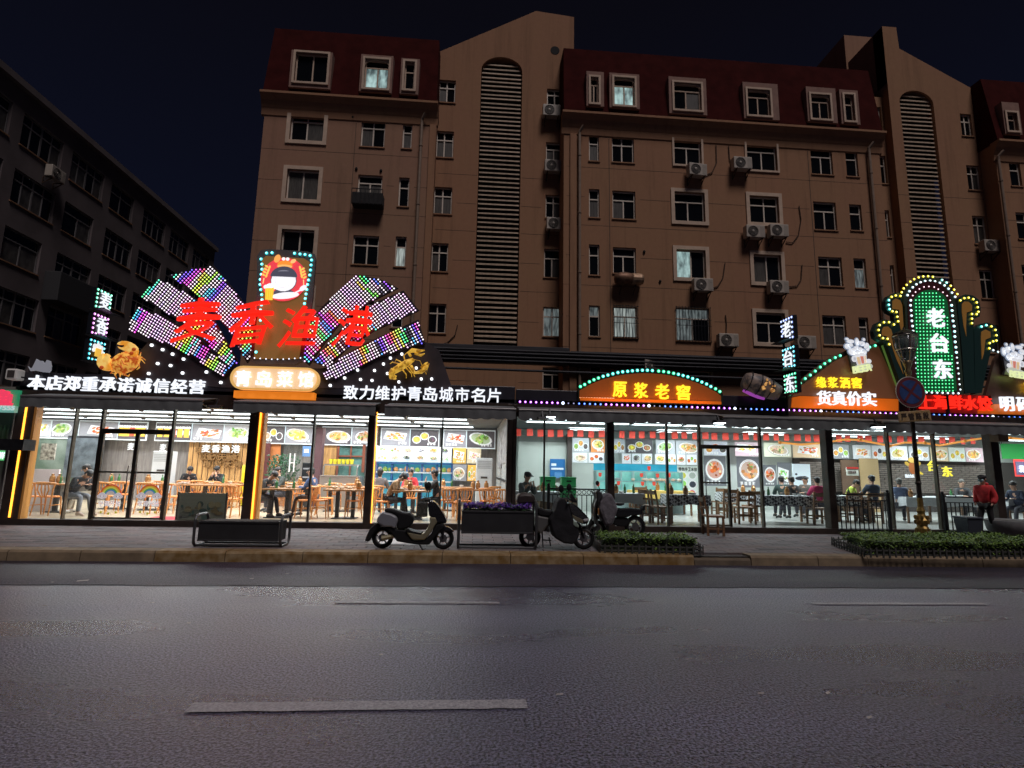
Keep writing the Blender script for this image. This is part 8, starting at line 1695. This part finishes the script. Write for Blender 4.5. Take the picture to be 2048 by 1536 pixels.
MB().prism(rot([(-W2, -H2), (W2, -H2), (W2, H2), (-W2, H2)]), 11.66, 11.68).build('plate', mat('plate_pale', (.40, .28, .14), .5), pt, bevel=.008); MB().prism(rot([(-W2+.02, -H2+.02), (W2-.02, -H2+.02), (W2-.02, H2-.02), (-W2+.02, H2-.02)]), 11.655, 11.66).build('face', mat('plate_ochre', (.42, .24, .06), .5, var=.25, scale=10, c2=(.45, .33, .2)), pt)
for k, ch in enumerate('严管路段'): u = -W2*.68+W2*.45*k; letter(ch, (c.x+u*math.cos(th), 11.654, c.z+u*math.sin(th)), .135, .15, 'letter', mat('plate_ink', (.05, .03, .02), .6), pt, depth=.004, bold=.03, rot=th)
m = MB(); m.box(lx-.06, lx+.06, 11.69, 11.80, c.z-.03, c.z+.03); m.build('clamp', M_metald, pt)

# ================================================================ FAR LEFT NEIGHBOUR
nb = thing('corner_shop', 'small neighbouring shop front with a shelf of bottles at the far left edge', 'shop', (-11.5, 14.5, SW)); xl = -13.5; xr = xA-.12
MB().box(xl-3, xr, 13.66, 13.7, SW, 3.3).build('back_wall', mat('shop_back', (.22, .21, .18), .8), nb); MB().box(xl-3, xr, 12.9, 13.7, 3.0, 3.1).build('canopy', M_band, nb)
MB().box(xr-.06, xr, 13.2, 13.65, SW, 3.0).build('side_wall', mat('shop_side', (.12, .11, .1), .8), nb); m = MB(); m.box(xl-3, xr-.1, 13.2, 13.6, SW, 1.0); m.build('counter', mat('shop_counter', (.25, .26, .27), .4), nb)
a, b = P(-10, 897, 13.0), P(66, 880, 13.0); MB().box(a.x, b.x, 12.75, 13.1, P(30, 901, 13).z, P(30, 879, 13).z).build('shelf', M_metald, nb)
for k in range(7): x = P(3+10*k if k < 5 else 0, 890, 13.6).x; MB().lathe([(.04, 0), (.045, .2), (.02, .26), (.02, .32), (0, .32)], (P(2+8*min(k, 4), 875, 13.3).x-(.3 if k > 4 else 0)*k*.3, 13.5, P(10, 877, 13.3).z), 10).build('bottle', mat('bottle_pale', (.35, .38, .25), .2), nb)
gs = thing('green_shop_sign', 'green shop sign with a red character at the far left edge', 'sign', (P(10, 820, 12.9).x, 12.9, 2.9)); x0, x1, _, _, z0, z1 = pxbox(-60, 779, 34, 824, 12.9)
MB().box(x0, x1, 12.9, 13.0, z0+.15, z1).build('board', mat('sign_green', (.02, .25, .12), .4, em=(.03, .30, .14), es=.5), gs); MB().box(x0, x1-.02, 12.89, 12.99, z0, z0+.145).build('strip', mat('sign_teal', (.25, .5, .45), .4, em=(.2, .5, .42), es=.5), gs)
line_text('大鱼', ((-22, 794), (10, 795)), 30, 27, gs, mat('letter_crimson', (.8, .05, .1), em=(.8, .05, .12), es=.8), 12.86, bold=.06); line_text('8827555', ((-25, 815), (26, 816)), 6, 8, gs, mat('letter_teal', (.1, .5, .5), em=(.9, 1, 1), es=.5), 12.87, bold=.03, depth=.01)
gp = thing('green_neon_plate', 'small green glowing notice on the wall below the shelf at the far left', 'lit notice', (P(6, 912, 14).x, 14, 1.7)); x0, x1, _, _, z0, z1 = pxbox(-6, 901, 15, 921, 13.4); MB().box(x0, x1, 13.4, 13.44, z0, z1).build('plate', mat('green_lit', (.1, .6, .2), em=(.12, .65, .2), es=.6), gp); line_text('鲜', ((5, 911), (5, 911)), 12, 12, gp, M_white, 13.98) if False else letter('鲜', (x1-.12, 13.39, (z0+z1)/2), .14, .16, 'letter', M_white, gp, depth=.01)
bpy.context.view_layer.update()
print('OBJECTS', len(bpy.data.objects), 'FACES', sum(len(m.polygons)*1 for m in bpy.data.meshes))
